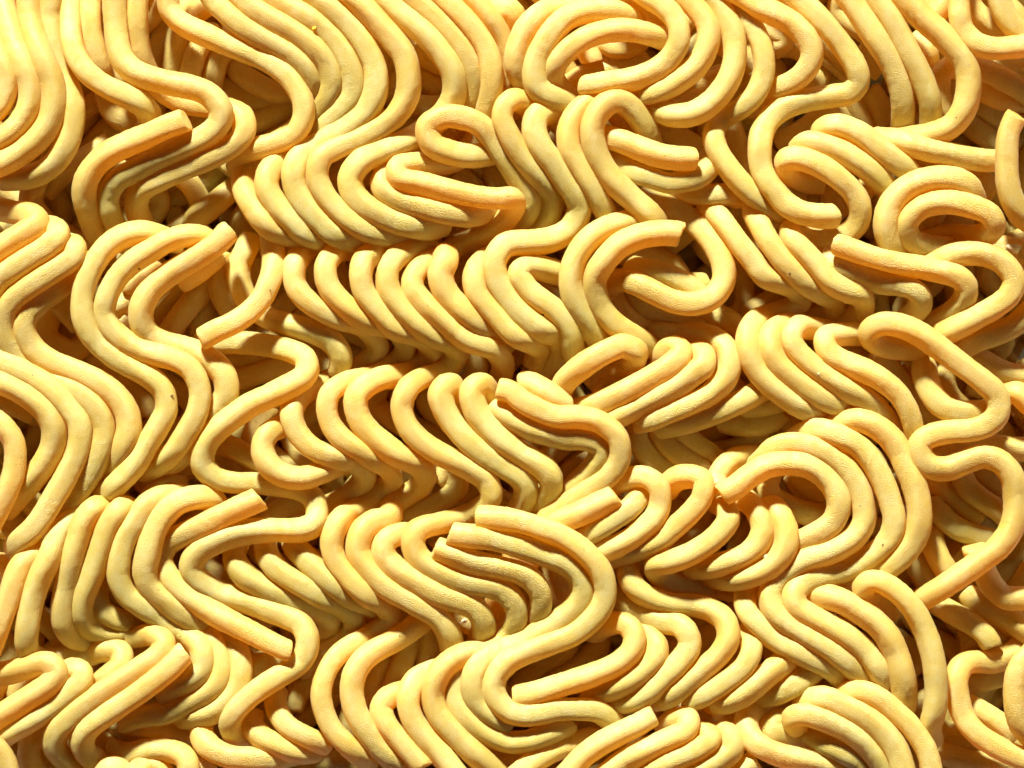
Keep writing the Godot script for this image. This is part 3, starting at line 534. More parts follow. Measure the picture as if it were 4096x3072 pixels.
	s([1041,1194,-836, 1107,1245,-723, 1281,1239,-606, 1351,1243,-576, 1491,1245,-515, 1636,1233,-479])
	s([856,1206,-870, 924,1249,-690, 1023,1263,-569, 1117,1259,-500, 1187,1241,-473, 1257,1229,-453, 1276,1247,-446, 1261,1305,-448, 1280,1325,-447, 1315,1327,-444, 1388,1321,-442, 1617,1374,-438, 1739,1435,-399, 1863,1540,-254, 1847,1576,-74, 1725,1576,67, 1529,1577,178, 1390,1576,236, 1221,1548,303, 1094,1421,337])
	s([1340,1133,-700, 1516,1189,-668, 1700,1213,-632, 1908,1208,-532, 2023,1161,-436])
	s([1304,1296,-132, 1305,1377,-218, 1316,1430,-267, 1356,1471,-315, 1415,1521,-315, 1450,1568,-270, 1440,1585,-238, 1390,1599,-187, 1208,1612,-64, 1078,1613,8, 850,1576,122, 690,1506,190, 550,1330,226])
	s([1522,1288,-159, 1530,1370,-230, 1557,1428,-261, 1624,1516,-266, 1650,1569,-224, 1640,1601,-159, 1555,1597,-88, 1403,1594,19, 1242,1594,109, 1078,1565,191, 916,1554,274, 779,1446,324])
	s([2180,1383,33, 2002,1493,137, 1760,1485,242, 1655,1469,279, 1477,1450,332, 1275,1385,370])
	s([2335,1259,139, 2189,1296,178, 2018,1237,202])
	s([1102,1231,334, 1084,1293,469, 1205,1294,653, 1386,1257,771, 1515,1206,821])
	s([1272,1219,336, 1283,1246,448, 1400,1293,589, 1496,1295,653, 1662,1260,741])
	s([1444,1228,332, 1479,1254,431, 1592,1256,523, 1725,1227,603, 1848,1192,682])
	s([1768,1056,598, 1989,1088,550, 2234,1062,439])
	s([1817,1161,311, 1921,1197,341, 2076,1224,361, 2259,1215,317, 2342,1196,243])
	s([2359,1039,193, 2386,1061,261, 2422,1083,332, 2511,1047,441])
	s([-2736,1189,-363, -2560,1270,-362, -2448,1290,-362, -2373,1296,-361, -2111,1329,-332, -1904,1413,-283, -1840,1447,-257, -1785,1484,-220, -1762,1535,-124, -1790,1559,-62, -1848,1572,-18, -1911,1578,20, -2113,1575,117, -2248,1575,179, -2398,1576,283, -2518,1577,379, -2637,1552,521, -2661,1520,695, -2598,1500,781, -2404,1435,851, -2298,1403,854, -2227,1386,855, -2116,1378,869, -2004,1382,881, -1856,1401,903, -1708,1466,994, -1680,1494,1097, -1681,1530,1161, -1718,1560,1215, -1782,1575,1247, -1890,1595,1257, -2075,1605,1255, -2150,1603,1258, -2407,1600,1297, -2578,1596,1370, -2674,1579,1427, -2759,1535,1582, -2688,1507,1700, -2606,1480,1762, -2515,1463,1814, -2444,1463,1832, -2300,1479,1868, -2126,1494,1932, -1919,1504,2013, -1827,1521,2061, -1760,1555,2177, -1777,1557,2323, -1820,1555,2390, -1910,1589,2457, -2035,1615,2531, -2188,1624,2633, -2274,1627,2703, -2376,1629,2811, -2420,1584,2905, -2416,1531,2960, -2407,1501,2983, -2266,1267,3087])
	s([-1917,1272,334, -2023,1459,383, -2087,1540,418, -2108,1557,443, -2139,1571,510, -2140,1586,583, -2095,1603,684, -2012,1599,760, -1797,1583,807, -1664,1532,768, -1542,1388,712, -1364,1206,664])
	s([-2541,1272,509, -2437,1310,547, -2301,1333,615, -2174,1313,692, -2063,1245,764])
	s([-2113,1162,205, -2222,1164,366, -2291,1107,540])
	s([-2453,1085,-35, -2272,1114,-74, -2159,1125,-109, -2037,1121,-144, -1848,1081,-180])
	s([-2573,1036,-231, -2426,1049,-219, -2318,1053,-221, -2169,1050,-216, -2022,1032,-224])
	s([-2867,1211,887, -3003,1345,889, -3061,1373,927, -3089,1369,951, -3156,1315,1022])
	s([-2882,1004,671, -2849,1007,825])
	s([-5059,1079,1066, -4843,1080,1128, -4627,1083,1188, -4481,1089,1236, -4375,1092,1272, -4304,1086,1265, -4213,1069,1219])
	s([-5108,1074,1510, -4838,1130,1537, -4685,1161,1552, -4493,1203,1567, -4417,1218,1574, -4391,1206,1597, -4373,1134,1685])
	s([-3936,1256,1476, -4015,1409,1451, -4116,1503,1477, -4220,1550,1565, -4293,1575,1733, -4323,1574,1842, -4407,1565,2091, -4465,1523,2228, -4537,1479,2401, -4595,1448,2540, -4682,1382,2749])
	s([-3693,1345,1106, -3738,1422,1147, -3810,1479,1193, -3875,1525,1260, -3931,1574,1380, -3966,1607,1480, -3996,1609,1550, -4064,1592,1684, -4133,1574,1898, -4171,1558,2119, -4182,1517,2228, -4133,1382,2354, -4063,1318,2388, -4000,1286,2388, -3892,1256,2374, -3761,1247,2379, -3700,1236,2365, -3636,1249,2338, -3540,1312,2306, -3436,1366,2305, -3402,1381,2314, -3377,1397,2338, -3370,1416,2372, -3378,1454,2439, -3447,1446,2496, -3518,1404,2549, -3606,1317,2621, -3715,1155,2747])
	s([-3488,1399,1110, -3534,1482,1074, -3564,1535,1062, -3581,1560,1068, -3628,1580,1107, -3684,1584,1193, -3722,1580,1305, -3760,1580,1411, -3783,1576,1482, -3838,1529,1739, -3874,1494,1964, -3870,1461,2068, -3823,1372,2180, -3755,1300,2220, -3606,1231,2234, -3488,1229,2224, -3376,1256,2211, -3277,1314,2194, -3199,1369,2177, -3078,1486,2165, -2990,1558,2240, -3059,1583,2353, -3119,1596,2392, -3210,1605,2452, -3335,1600,2534, -3492,1595,2634, -3734,1589,2809, -3844,1573,2910, -3896,1561,2964, -3939,1520,3063, -3926,1467,3163, -3868,1413,3243, -3805,1351,3313, -3710,1282,3404, -3576,1233,3526, -3333,1139,3753])
	s([-3271,1360,1117, -3323,1487,1070, -3358,1550,1071, -3401,1580,1118, -3465,1585,1211, -3513,1577,1352, -3607,1548,1637, -3649,1535,1740, -3680,1520,1805, -3709,1448,2010, -3663,1385,2094, -3576,1334,2138, -3371,1295,2154])
	s([-3510,1298,1619, -3558,1352,1699, -3577,1403,1870, -3538,1389,1963, -3456,1358,2020, -3354,1323,2060, -3279,1292,2070, -3200,1288,2072, -3093,1302,2095, -2995,1318,2135, -2924,1332,2159])
	s([-2873,1392,964, -2961,1470,967, -3022,1517,975, -3135,1575,1044, -3220,1586,1164, -3319,1584,1321, -3377,1577,1537, -3384,1556,1648, -3314,1520,1817, -3200,1496,1906, -3143,1474,1948, -3055,1435,2002, -2930,1415,2092, -2809,1424,2175, -2684,1507,2269, -2662,1536,2334, -2666,1545,2438, -2758,1553,2534, -2888,1538,2600, -3038,1472,2685])
	s([-2553,1300,1053, -2599,1466,990, -2703,1561,974, -2865,1602,1016, -3001,1604,1143, -3072,1604,1270, -3122,1601,1448, -3149,1568,1629, -3118,1546,1733, -3073,1533,1788, -2959,1506,1879, -2817,1467,1994, -2725,1425,2046, -2634,1379,2112, -2492,1379,2195, -2397,1429,2267, -2345,1495,2482, -2369,1503,2595, -2455,1512,2720, -2540,1505,2796, -2636,1489,2846, -2735,1452,2867, -2855,1345,2876])
	s([-2168,1631,988, -2300,1658,1045, -2469,1635,1123, -2668,1602,1222, -2769,1570,1267, -2867,1533,1314, -2931,1506,1349, -3018,1470,1506, -2967,1502,1642, -2842,1513,1779, -2752,1522,1848, -2534,1552,1987, -2236,1596,2138, -2005,1640,2250, -1907,1649,2291])
	s([-5118,1134,2671, -4895,1198,2619, -4746,1238,2584, -4561,1289,2542, -4379,1396,2500, -4236,1485,2461, -4161,1528,2436, -4024,1569,2399, -3990,1579,2402, -3914,1595,2472, -3986,1613,2588, -4047,1609,2631, -4144,1602,2691, -4368,1589,2833, -4465,1563,2896, -4563,1523,2960, -4690,1507,3040, -4818,1498,3118, -5012,1466,3238])
	s([-3881,1326,2514, -3832,1429,2475, -3787,1492,2460, -3699,1549,2486, -3701,1567,2552, -3805,1568,2652, -3977,1566,2796, -4100,1572,2876, -4296,1542,2985, -4419,1475,3059, -4614,1407,3172, -4777,1355,3268, -4939,1301,3366])
	s([-2803,1659,2298, -2928,1660,2434, -3074,1648,2553, -3255,1620,2687, -3379,1603,2769, -3503,1593,2851, -3623,1590,2938, -3674,1571,2994, -3701,1540,3061, -3683,1481,3162, -3615,1427,3236, -3563,1387,3278, -3506,1359,3316, -3414,1339,3362, -3254,1294,3444, -2940,1190,3617])
	s([-2625,1405,2163, -2589,1441,2207, -2533,1483,2317, -2506,1505,2414, -2550,1531,2578, -2689,1520,2692, -2793,1509,2741, -2927,1494,2811, -3033,1485,2847, -3106,1477,2853, -3209,1448,2873, -3360,1346,2934])
	s([-2705,1186,2863, -2701,1247,2897, -2686,1360,2984, -2673,1469,3039, -2619,1540,3107, -2458,1592,3190, -2203,1570,3225, -2106,1531,3238, -1938,1409,3210, -1820,1308,3186])
	s([-2240,1398,2856, -2229,1499,2955, -2135,1556,3050, -2034,1570,3099, -1929,1552,3148, -1838,1499,3182, -1783,1451,3187, -1697,1372,3182])
	s([-2029,1328,2646, -2031,1483,2790, -1941,1550,2929, -1755,1547,3042, -1606,1456,3115])
	s([-2032,1259,2396, -2089,1312,2397, -2146,1355,2410, -2173,1363,2431, -2193,1358,2462, -2235,1319,2564, -2295,1260,2695])
	s([-1690,1077,2472, -1774,1073,2560, -1844,1087,2653, -1888,1098,2735, -1918,1097,2837])
	s([-2401,1262,2217, -2262,1238,2314, -2173,1193,2359, -2104,1173,2387])
	s([-2369,1242,1360, -2390,1334,1413, -2377,1499,1546, -2260,1522,1682, -2199,1508,1722, -2099,1494,1770, -2031,1485,1800, -1817,1418,1899, -1673,1352,1964, -1583,1238,2079, -1650,1190,2151, -1728,1150,2225, -1852,1105,2308])
	s([-2132,1314,1344, -2128,1402,1400, -2111,1484,1466, -2081,1522,1521, -2036,1539,1577, -1888,1547,1688, -1791,1535,1743, -1702,1513,1804, -1616,1465,1855, -1501,1375,1906, -1420,1324,1964, -1378,1294,2016, -1378,1250,2098, -1517,1219,2255, -1688,1209,2345, -1789,1168,2449, -1827,1148,2508])
	s([-1901,1301,1343, -1844,1454,1437, -1793,1490,1482, -1693,1527,1589, -1529,1526,1742, -1391,1439,1849, -1278,1346,1899, -1211,1256,1950, -1179,1191,2007, -1161,1147,2076])
	s([-1764,1126,1031, -1913,1171,1045, -1979,1194,1071, -2066,1227,1131, -2171,1186,1243])
	s([-1799,1064,1164, -1901,1110,1170, -1963,1115,1208, -2010,1096,1262])
	s([-763,1298,2039, -838,1345,2097, -924,1372,2158, -1013,1404,2213, -1188,1498,2304, -1268,1545,2362, -1349,1574,2480, -1376,1575,2663, -1356,1575,2774, -1256,1571,2974, -1168,1545,3095, -1039,1504,3226, -942,1434,3322, -815,1380,3455, -689,1327,3588, -562,1274,3722])
	s([-879,1290,2649, -991,1435,2670, -1067,1510,2701, -1124,1545,2786, -1099,1572,2889, -990,1575,3040, -887,1576,3150, -756,1578,3287])
	s([-606,1333,2462, -693,1425,2483, -833,1513,2554, -879,1564,2639, -892,1578,2711, -849,1581,2889, -788,1578,2984, -614,1577,3183, -495,1586,3328, -375,1605,3472, -256,1638,3614, -185,1626,3703, -137,1623,3761])
	s([-878,1301,1310, -972,1460,1296, -1046,1535,1321, -1095,1569,1363, -1107,1584,1432, -1083,1582,1500, -1037,1584,1557, -921,1585,1647, -823,1581,1701, -595,1567,1824, -455,1540,1868, -385,1525,1892, -322,1508,1930, -276,1490,1987, -244,1438,2087, -263,1353,2177, -289,1276,2274, -316,1229,2331])
	s([-658,1604,1409, -523,1631,1455, -317,1631,1532, -100,1631,1577, 76,1615,1626, 140,1600,1661, 234,1567,1773, 247,1487,1943, 225,1403,2031, 208,1353,2097, 181,1319,2153, 107,1235,2246])
	s([-526,1661,1282, -343,1690,1303, -197,1669,1323, 55,1658,1392, 126,1646,1415, 232,1631,1451, 374,1631,1499, 473,1615,1550, 591,1582,1691, 604,1570,1764, 589,1558,1836, 511,1536,1958, 426,1521,2025, 339,1509,2094, 174,1489,2184, 42,1478,2256, -58,1486,2294, -194,1534,2347, -280,1562,2420, -319,1578,2479, -336,1582,2550, -302,1555,2727, -109,1520,2887, -7,1490,2927])
	s([-302,1651,1142, -125,1706,1148, -15,1714,1163, 58,1712,1178, 304,1711,1257, 439,1690,1316, 564,1688,1395, 621,1685,1442, 775,1646,1647, 800,1621,1791, 737,1592,1963, 689,1583,2019, 516,1561,2156, 339,1573,2222, 199,1566,2274, 103,1565,2311, -54,1590,2394, -144,1608,2504, -163,1607,2568, -151,1608,2667, -35,1611,2810, 103,1610,2844, 209,1602,2834, 389,1572,2800, 536,1551,2797, 716,1522,2813, 850,1431,2899, 917,1324,2983])
	s([-303,1346,2446, -403,1434,2490, -455,1469,2522, -490,1492,2578, -502,1505,2649, -487,1517,2721, -362,1533,2911, -267,1523,2982, -52,1515,3078, 135,1549,3075, 307,1529,3018, 479,1415,2962])
	s([-872,1151,2151, -955,1194,2430, -1012,1183,2571, -1059,1139,2710])
	s([-717,1164,2135, -708,1191,2317, -751,1163,2499])
	s([-1082,1096,2372, -1186,1137,2552, -1253,1107,2765])
	s([-154,1162,1829, -94,1188,1994, -125,1134,2166])
	s([343,1162,1568, 400,1161,1745, 472,1134,1918])
	s([-38,1245,1476, 64,1297,1499, 207,1272,1547])
	s([848,1273,900, 958,1456,833, 1071,1539,797, 1138,1569,798, 1254,1606,878, 1265,1585,1056, 1221,1594,1154, 1120,1588,1254, 1033,1585,1322, 834,1540,1424, 687,1434,1488])
	s([894,1606,963, 726,1605,1044, 588,1604,1112, 413,1574,1186, 284,1451,1272])
	s([1112,1489,959, 1069,1531,1002, 1026,1564,1053, 877,1574,1167, 724,1546,1269, 596,1437,1348])
	s([1331,1304,933, 1371,1429,859, 1403,1489,827, 1485,1556,795, 1639,1626,842, 1640,1636,913, 1623,1629,985, 1560,1617,1073, 1377,1568,1252, 1264,1554,1344, 1094,1513,1418, 923,1464,1474, 839,1395,1504, 778,1349,1522])
	s([2137,1195,630, 2060,1231,628, 1922,1341,659, 1859,1385,694, 1807,1416,747, 1772,1439,810, 1790,1529,923])
	s([1751,1401,1009, 1793,1464,1035, 1829,1508,1064, 1856,1603,1169, 1797,1614,1260, 1597,1607,1422, 1361,1585,1525, 1292,1562,1540, 1259,1548,1545, 1238,1521,1558, 1250,1428,1619, 1289,1378,1660, 1379,1337,1712, 1444,1314,1738, 1552,1289,1759, 1650,1265,1802, 1709,1245,1840])
	s([1874,1201,997, 1960,1288,998, 2044,1440,1023, 2083,1494,1063, 2135,1545,1155, 2154,1569,1261, 2099,1573,1395, 1982,1575,1484, 1912,1579,1511, 1840,1579,1535, 1772,1556,1558, 1653,1469,1581, 1510,1355,1588])
	s([2232,1410,1050, 2311,1525,1152, 2347,1560,1248, 2347,1588,1391, 2245,1582,1541, 2021,1559,1655, 1956,1531,1670, 1818,1415,1671, 1681,1302,1641])
	s([1053,1207,1391, 1023,1311,1480, 1006,1367,1577, 1002,1409,1641, 1066,1453,1763, 1222,1443,1855, 1401,1441,1900, 1549,1411,1910, 1688,1437,1939, 1840,1530,2052, 1858,1577,2186, 1762,1574,2345, 1648,1572,2443, 1508,1566,2567, 1423,1551,2639, 1371,1523,2683, 1319,1481,2711, 1234,1407,2733])
	s([863,1217,1812, 1006,1278,1910, 1148,1354,1992, 1266,1414,2041, 1355,1453,2061, 1442,1510,2078, 1491,1549,2119, 1529,1559,2221, 1425,1570,2409, 1318,1567,2511, 1152,1553,2664, 1094,1534,2702, 1005,1481,2739, 896,1386,2752, 843,1337,2758])
	s([719,1189,2163, 834,1369,2081, 903,1456,2059, 980,1533,2070, 1030,1563,2114, 1053,1586,2179, 1029,1604,2286, 953,1604,2369, 719,1603,2487, 540,1602,2548, 360,1599,2604, 182,1593,2660, 17,1536,2690])
	s([1090,1281,2151, 1139,1375,2172, 1199,1466,2205, 1235,1518,2249, 1242,1549,2314, 1109,1569,2481, 986,1560,2563, 788,1473,2650, 651,1357,2697])
	s([2036,1350,2127, 2056,1467,2215, 2060,1543,2287, 2001,1573,2417, 1920,1576,2495, 1830,1577,2562, 1640,1545,2688, 1563,1486,2726, 1510,1438,2740])
	s([2496,1253,2275, 2438,1371,2323, 2374,1443,2375, 2294,1524,2427, 2237,1548,2467, 2179,1554,2513, 1913,1546,2711, 1852,1517,2735, 1736,1436,2748])
	s([2694,1285,2418, 2591,1378,2490, 2425,1485,2601, 2270,1442,2669, 2127,1359,2691])
	s([1357,1220,1610, 1529,1207,1674, 1682,1182,1733, 1760,1181,1759, 1866,1188,1787, 1996,1154,1814])
	s([1797,1654,948, 1860,1666,916, 1922,1660,879, 2037,1655,788, 2165,1641,713, 2348,1634,678, 2495,1632,690, 2630,1609,752, 2715,1601,826, 2806,1604,1027, 2747,1575,1198, 2662,1558,1267, 2541,1507,1334, 2409,1401,1406, 2340,1331,1452, 2192,1244,1592, 2052,1334,1740, 2027,1382,1791, 2013,1431,1845, 2022,1484,1941, 2051,1509,2001, 2101,1526,2052, 2156,1537,2104, 2238,1541,2181, 2331,1554,2241, 2398,1562,2275, 2532,1536,2349, 2633,1509,2395, 2760,1447,2467, 2877,1328,2580])
	s([2124,1347,705, 2201,1479,620, 2261,1540,549, 2393,1577,510, 2572,1584,539, 2853,1579,711, 3004,1576,965, 3024,1576,1075, 3029,1576,1149, 2972,1576,1285, 2794,1577,1417, 2693,1563,1461, 2520,1537,1519, 2426,1520,1571, 2310,1497,1663, 2217,1535,1810, 2247,1565,1944, 2375,1575,2073, 2470,1575,2131, 2634,1573,2222, 2699,1572,2260, 2908,1523,2421, 2999,1447,2522, 3060,1314,2660])
	s([2475,1337,463, 2550,1459,416, 2628,1534,393, 2687,1574,400, 2826,1613,456, 2987,1591,549, 3087,1582,661, 3180,1578,823, 3257,1576,1035, 3284,1578,1144, 3252,1550,1322, 3156,1527,1431, 3068,1510,1498, 2976,1494,1557, 2877,1478,1602, 2769,1479,1634, 2623,1507,1665, 2553,1512,1691, 2490,1524,1729, 2423,1575,1801, 2425,1587,1870, 2462,1589,1929, 2554,1593,1989, 2752,1591,2096, 2850,1588,2154, 3027,1552,2298, 3143,1545,2445, 3218,1439,2593])
	s([2751,1402,381, 2850,1511,332, 2963,1574,310, 3067,1585,336, 3275,1573,492, 3335,1571,585, 3376,1584,688, 3440,1598,822, 3472,1599,928, 3494,1603,1037, 3500,1595,1149, 3459,1560,1328, 3354,1533,1480, 3249,1495,1577, 3078,1391,1667, 2956,1320,1710, 2775,1217,1783])
	s([2248,1273,797, 2222,1326,838, 2213,1346,860, 2212,1354,886, 2220,1349,915, 2260,1339,980, 2370,1353,1041, 2437,1365,1075, 2564,1364,1125, 2739,1295,1139])
	s([2440,1217,771, 2528,1244,889, 2688,1217,989])
	s([2014,1163,943, 2079,1242,1013, 2133,1294,1103, 2176,1322,1209, 2262,1258,1315])
	s([1864,1338,1072, 1850,1352,1110])
	s([2254,1243,1035, 2341,1276,1157, 2444,1226,1259])
	s([2576,1365,1880, 2660,1510,1827, 2742,1578,1834, 2809,1598,1856, 2909,1597,1906, 3153,1604,2080, 3224,1598,2168, 3293,1575,2302, 3339,1578,2445, 3379,1503,2659, 3383,1382,2814])
	s([3363,1315,1972, 3196,1399,1887, 3081,1480,1837, 3023,1559,1778, 3032,1608,1726, 3083,1642,1690, 3189,1661,1709, 3253,1660,1748, 3394,1660,1871, 3480,1642,1994, 3530,1629,2096, 3610,1632,2345, 3629,1628,2457, 3643,1605,2606, 3641,1591,2719, 3628,1562,2828, 3609,1506,2923, 3645,1381,3074])
	s([3632,1217,1289, 3649,1272,1381, 3700,1307,1513, 3779,1280,1634, 3839,1221,1699])
	s([3481,1135,1510, 3578,1163,1663, 3657,1110,1824])
	s([3991,1378,1404, 4066,1350,1575, 4112,1360,1676, 4175,1362,1770, 4262,1356,1843, 4413,1352,1854, 4565,1347,1864, 4833,1327,1890, 5022,1333,1907])
	s([3654,1215,1880, 3828,1272,1990, 3926,1288,2043, 4019,1305,2103, 4098,1331,2176, 4152,1306,2268])
	s([3952,1190,1810, 4114,1199,1949, 4252,1214,2008, 4352,1226,2060, 4475,1241,2147, 4607,1197,2238, 4735,1151,2328, 4961,1105,2484])
	s([3835,1107,1439, 3911,1079,1528])
	s([3903,1045,2252, 4077,1063,2200, 4281,1030,2290])
	s([4726,961,1644, 4692,978,1709, 4637,1002,1798, 4579,1037,1930, 4487,1080,2165, 4461,1101,2235, 4402,1147,2321, 4307,1180,2370, 4199,1215,2407, 4124,1241,2416, 4052,1274,2408, 3889,1377,2440, 3831,1437,2561, 3834,1438,2635, 3855,1436,2746, 3891,1439,2852, 3944,1460,2946, 4021,1469,3025, 4113,1469,3089, 4310,1477,3192, 4411,1487,3229, 4511,1499,3269, 4632,1499,3300, 4859,1479,3365, 4991,1476,3413])
	s([4812,1491,1905, 4693,1515,2046, 4573,1545,2186, 4453,1577,2326, 4377,1598,2406, 4344,1605,2471, 4320,1602,2618, 4324,1603,2729, 4359,1579,2875, 4513,1484,3080, 4584,1441,3165, 4732,1382,3398, 4822,1343,3516])
	s([3967,1217,2786, 4093,1243,2861, 4157,1248,2900, 4250,1242,2968, 4334,1189,3094])
	s([3932,1133,2601, 4116,1138,2573, 4334,1105,2523])
	s([3687,1110,3205, 3795,1122,3233, 3973,1141,3282, 4134,1148,3296, 4358,1140,3316, 4584,1136,3345, 4810,1135,3376, 5036,1134,3407])
	s([3721,1079,3015, 3926,1102,3096, 4029,1093,3139, 4159,1067,3218])
	s([2860,1415,2709, 2938,1527,2650, 3033,1575,2647, 3101,1582,2672, 3197,1576,2732, 3312,1576,2828, 3395,1577,2904, 3486,1577,3023, 3546,1576,3118, 3573,1576,3187, 3615,1576,3370, 3651,1575,3554, 3725,1575,3923])
	s([2503,1377,2796, 2547,1470,2748, 2617,1548,2706, 2680,1580,2699, 2749,1591,2717, 2849,1597,2766, 2984,1611,2822, 3076,1610,2883, 3211,1605,3011, 3311,1603,3167, 3364,1603,3344, 3410,1603,3524, 3501,1603,3885])
	s([2462,1406,2969, 2439,1466,2930, 2428,1537,2876, 2459,1580,2846, 2516,1612,2836, 2589,1619,2851, 2765,1610,2913, 2865,1608,2961, 2960,1601,3023, 3046,1581,3098, 3146,1557,3216, 3223,1492,3401, 3270,1438,3593, 3298,1406,3691, 3340,1373,3782, 3392,1330,3921])
	s([2452,1236,2917, 2401,1280,2909, 2326,1345,2905, 2263,1397,2942, 2246,1411,2960, 2247,1423,2982, 2271,1421,3002, 2336,1392,3037, 2420,1366,3051, 2540,1370,3069, 2604,1431,3080, 2664,1483,3096, 2730,1509,3119, 2859,1516,3183, 2956,1494,3232, 3087,1426,3342, 3238,1374,3459, 3301,1352,3509, 3411,1305,3608, 3547,1250,3729])
	s([2664,1171,2800, 2558,1198,2788, 2442,1210,2774, 2284,1250,2777, 2219,1276,2794, 2115,1326,2828, 2037,1415,2868, 2017,1468,2920, 2054,1546,3041, 2097,1576,3088, 2160,1594,3126, 2229,1581,3161, 2335,1567,3200, 2594,1511,3257, 2926,1376,3368, 3151,1299,3417, 3338,1251,3459])
	s([1220,1575,2841, 1096,1604,2916, 929,1603,2998, 797,1603,3067, 614,1603,3195, 488,1603,3332, 362,1603,3469, 109,1603,3742])
	s([1318,1302,2996, 1407,1448,2910, 1459,1500,2892, 1512,1545,2886, 1512,1580,2941, 1471,1596,2997, 1407,1605,3026, 1271,1607,3088, 1068,1603,3187, 970,1582,3241, 824,1575,3358, 676,1575,3475, 587,1575,3547, 508,1575,3628, 397,1575,3730])
	s([1547,1300,3097, 1583,1392,3042, 1634,1487,3011, 1703,1593,3053, 1626,1607,3120, 1495,1606,3186, 1360,1606,3245, 1261,1600,3294, 1136,1576,3372, 1011,1554,3449, 676,1493,3672])
	s([1715,1238,3139, 1762,1356,3051, 1794,1415,3020, 1867,1532,3026, 1890,1571,3118, 1878,1576,3150, 1824,1575,3197, 1702,1575,3280, 1608,1575,3337, 1391,1575,3478, 1050,1575,3699])
	s([2099,1498,3244, 2049,1504,3291, 1841,1517,3495, 1556,1520,3780])
	s([717,1288,3071, 629,1352,3086, 539,1400,3116, 432,1434,3137, 367,1466,3157, 244,1521,3218, 129,1536,3301, 44,1553,3370, -69,1561,3467, -211,1484,3594, -296,1472,3667])
	s([-212,1272,3274, -41,1299,3221, 136,1272,3245])
	s([1348,1108,2800, 1547,1165,2881, 1741,1144,3006])
	s([1567,1087,2753, 1783,1122,2831, 1910,1125,2922, 1998,1107,2998])
	s([-4959,1513,2698, -4781,1582,2831, -4661,1648,2917, -4572,1680,2985, -4516,1680,3031, -4383,1679,3156, -4330,1668,3255, -4305,1663,3364, -4267,1660,3508, -4159,1658,3904])
	s([-4007,1382,2945, -4094,1385,3014, -4172,1367,3141, -4182,1339,3250, -4145,1295,3389, -4101,1231,3604, -4035,1136,3927])
	s([-3906,1304,3812, -3707,1396,3576, -3600,1443,3467, -3521,1492,3387, -3452,1520,3314, -3389,1494,3318, -3336,1444,3373, -3311,1430,3404, -3259,1427,3459, -3205,1430,3509, -3128,1423,3585, -2926,1363,3799])
	s([-3674,1429,3770, -3513,1489,3612, -3403,1542,3508, -3318,1586,3431, -3263,1585,3381, -3192,1516,3316, -3133,1464,3300, -3099,1455,3295, -3067,1454,3307, -3008,1449,3372, -2889,1440,3501, -2819,1439,3581, -2746,1449,3659, -2651,1421,3767])
	s([-3503,1316,3143, -3399,1341,3186, -3329,1375,3200, -3150,1442,3163, -2966,1477,3162, -2818,1550,3212, -2782,1577,3269, -2795,1583,3378, -2815,1604,3559, -2839,1582,3745, -2862,1570,3930])
	s([-2806,1260,3927, -2787,1273,3853, -2749,1281,3707, -2717,1308,3593, -2677,1380,3443, -2630,1438,3261])
	s([-3646,1176,3060, -3529,1223,3139, -3405,1194,3213])
	s([-3558,1109,3011, -3443,1132,3030, -3257,1155,3094, -3073,1150,3145, -2967,1133,3178])
	s([-3465,1210,2935, -3306,1227,2963, -3113,1217,2983, -2965,1189,3005, -2795,1138,3076])
	s([-2306,1014,3507, -2198,1022,3474, -2017,1023,3424, -1834,1039,3376, -1725,1051,3348, -1543,1065,3296, -1331,1031,3354])


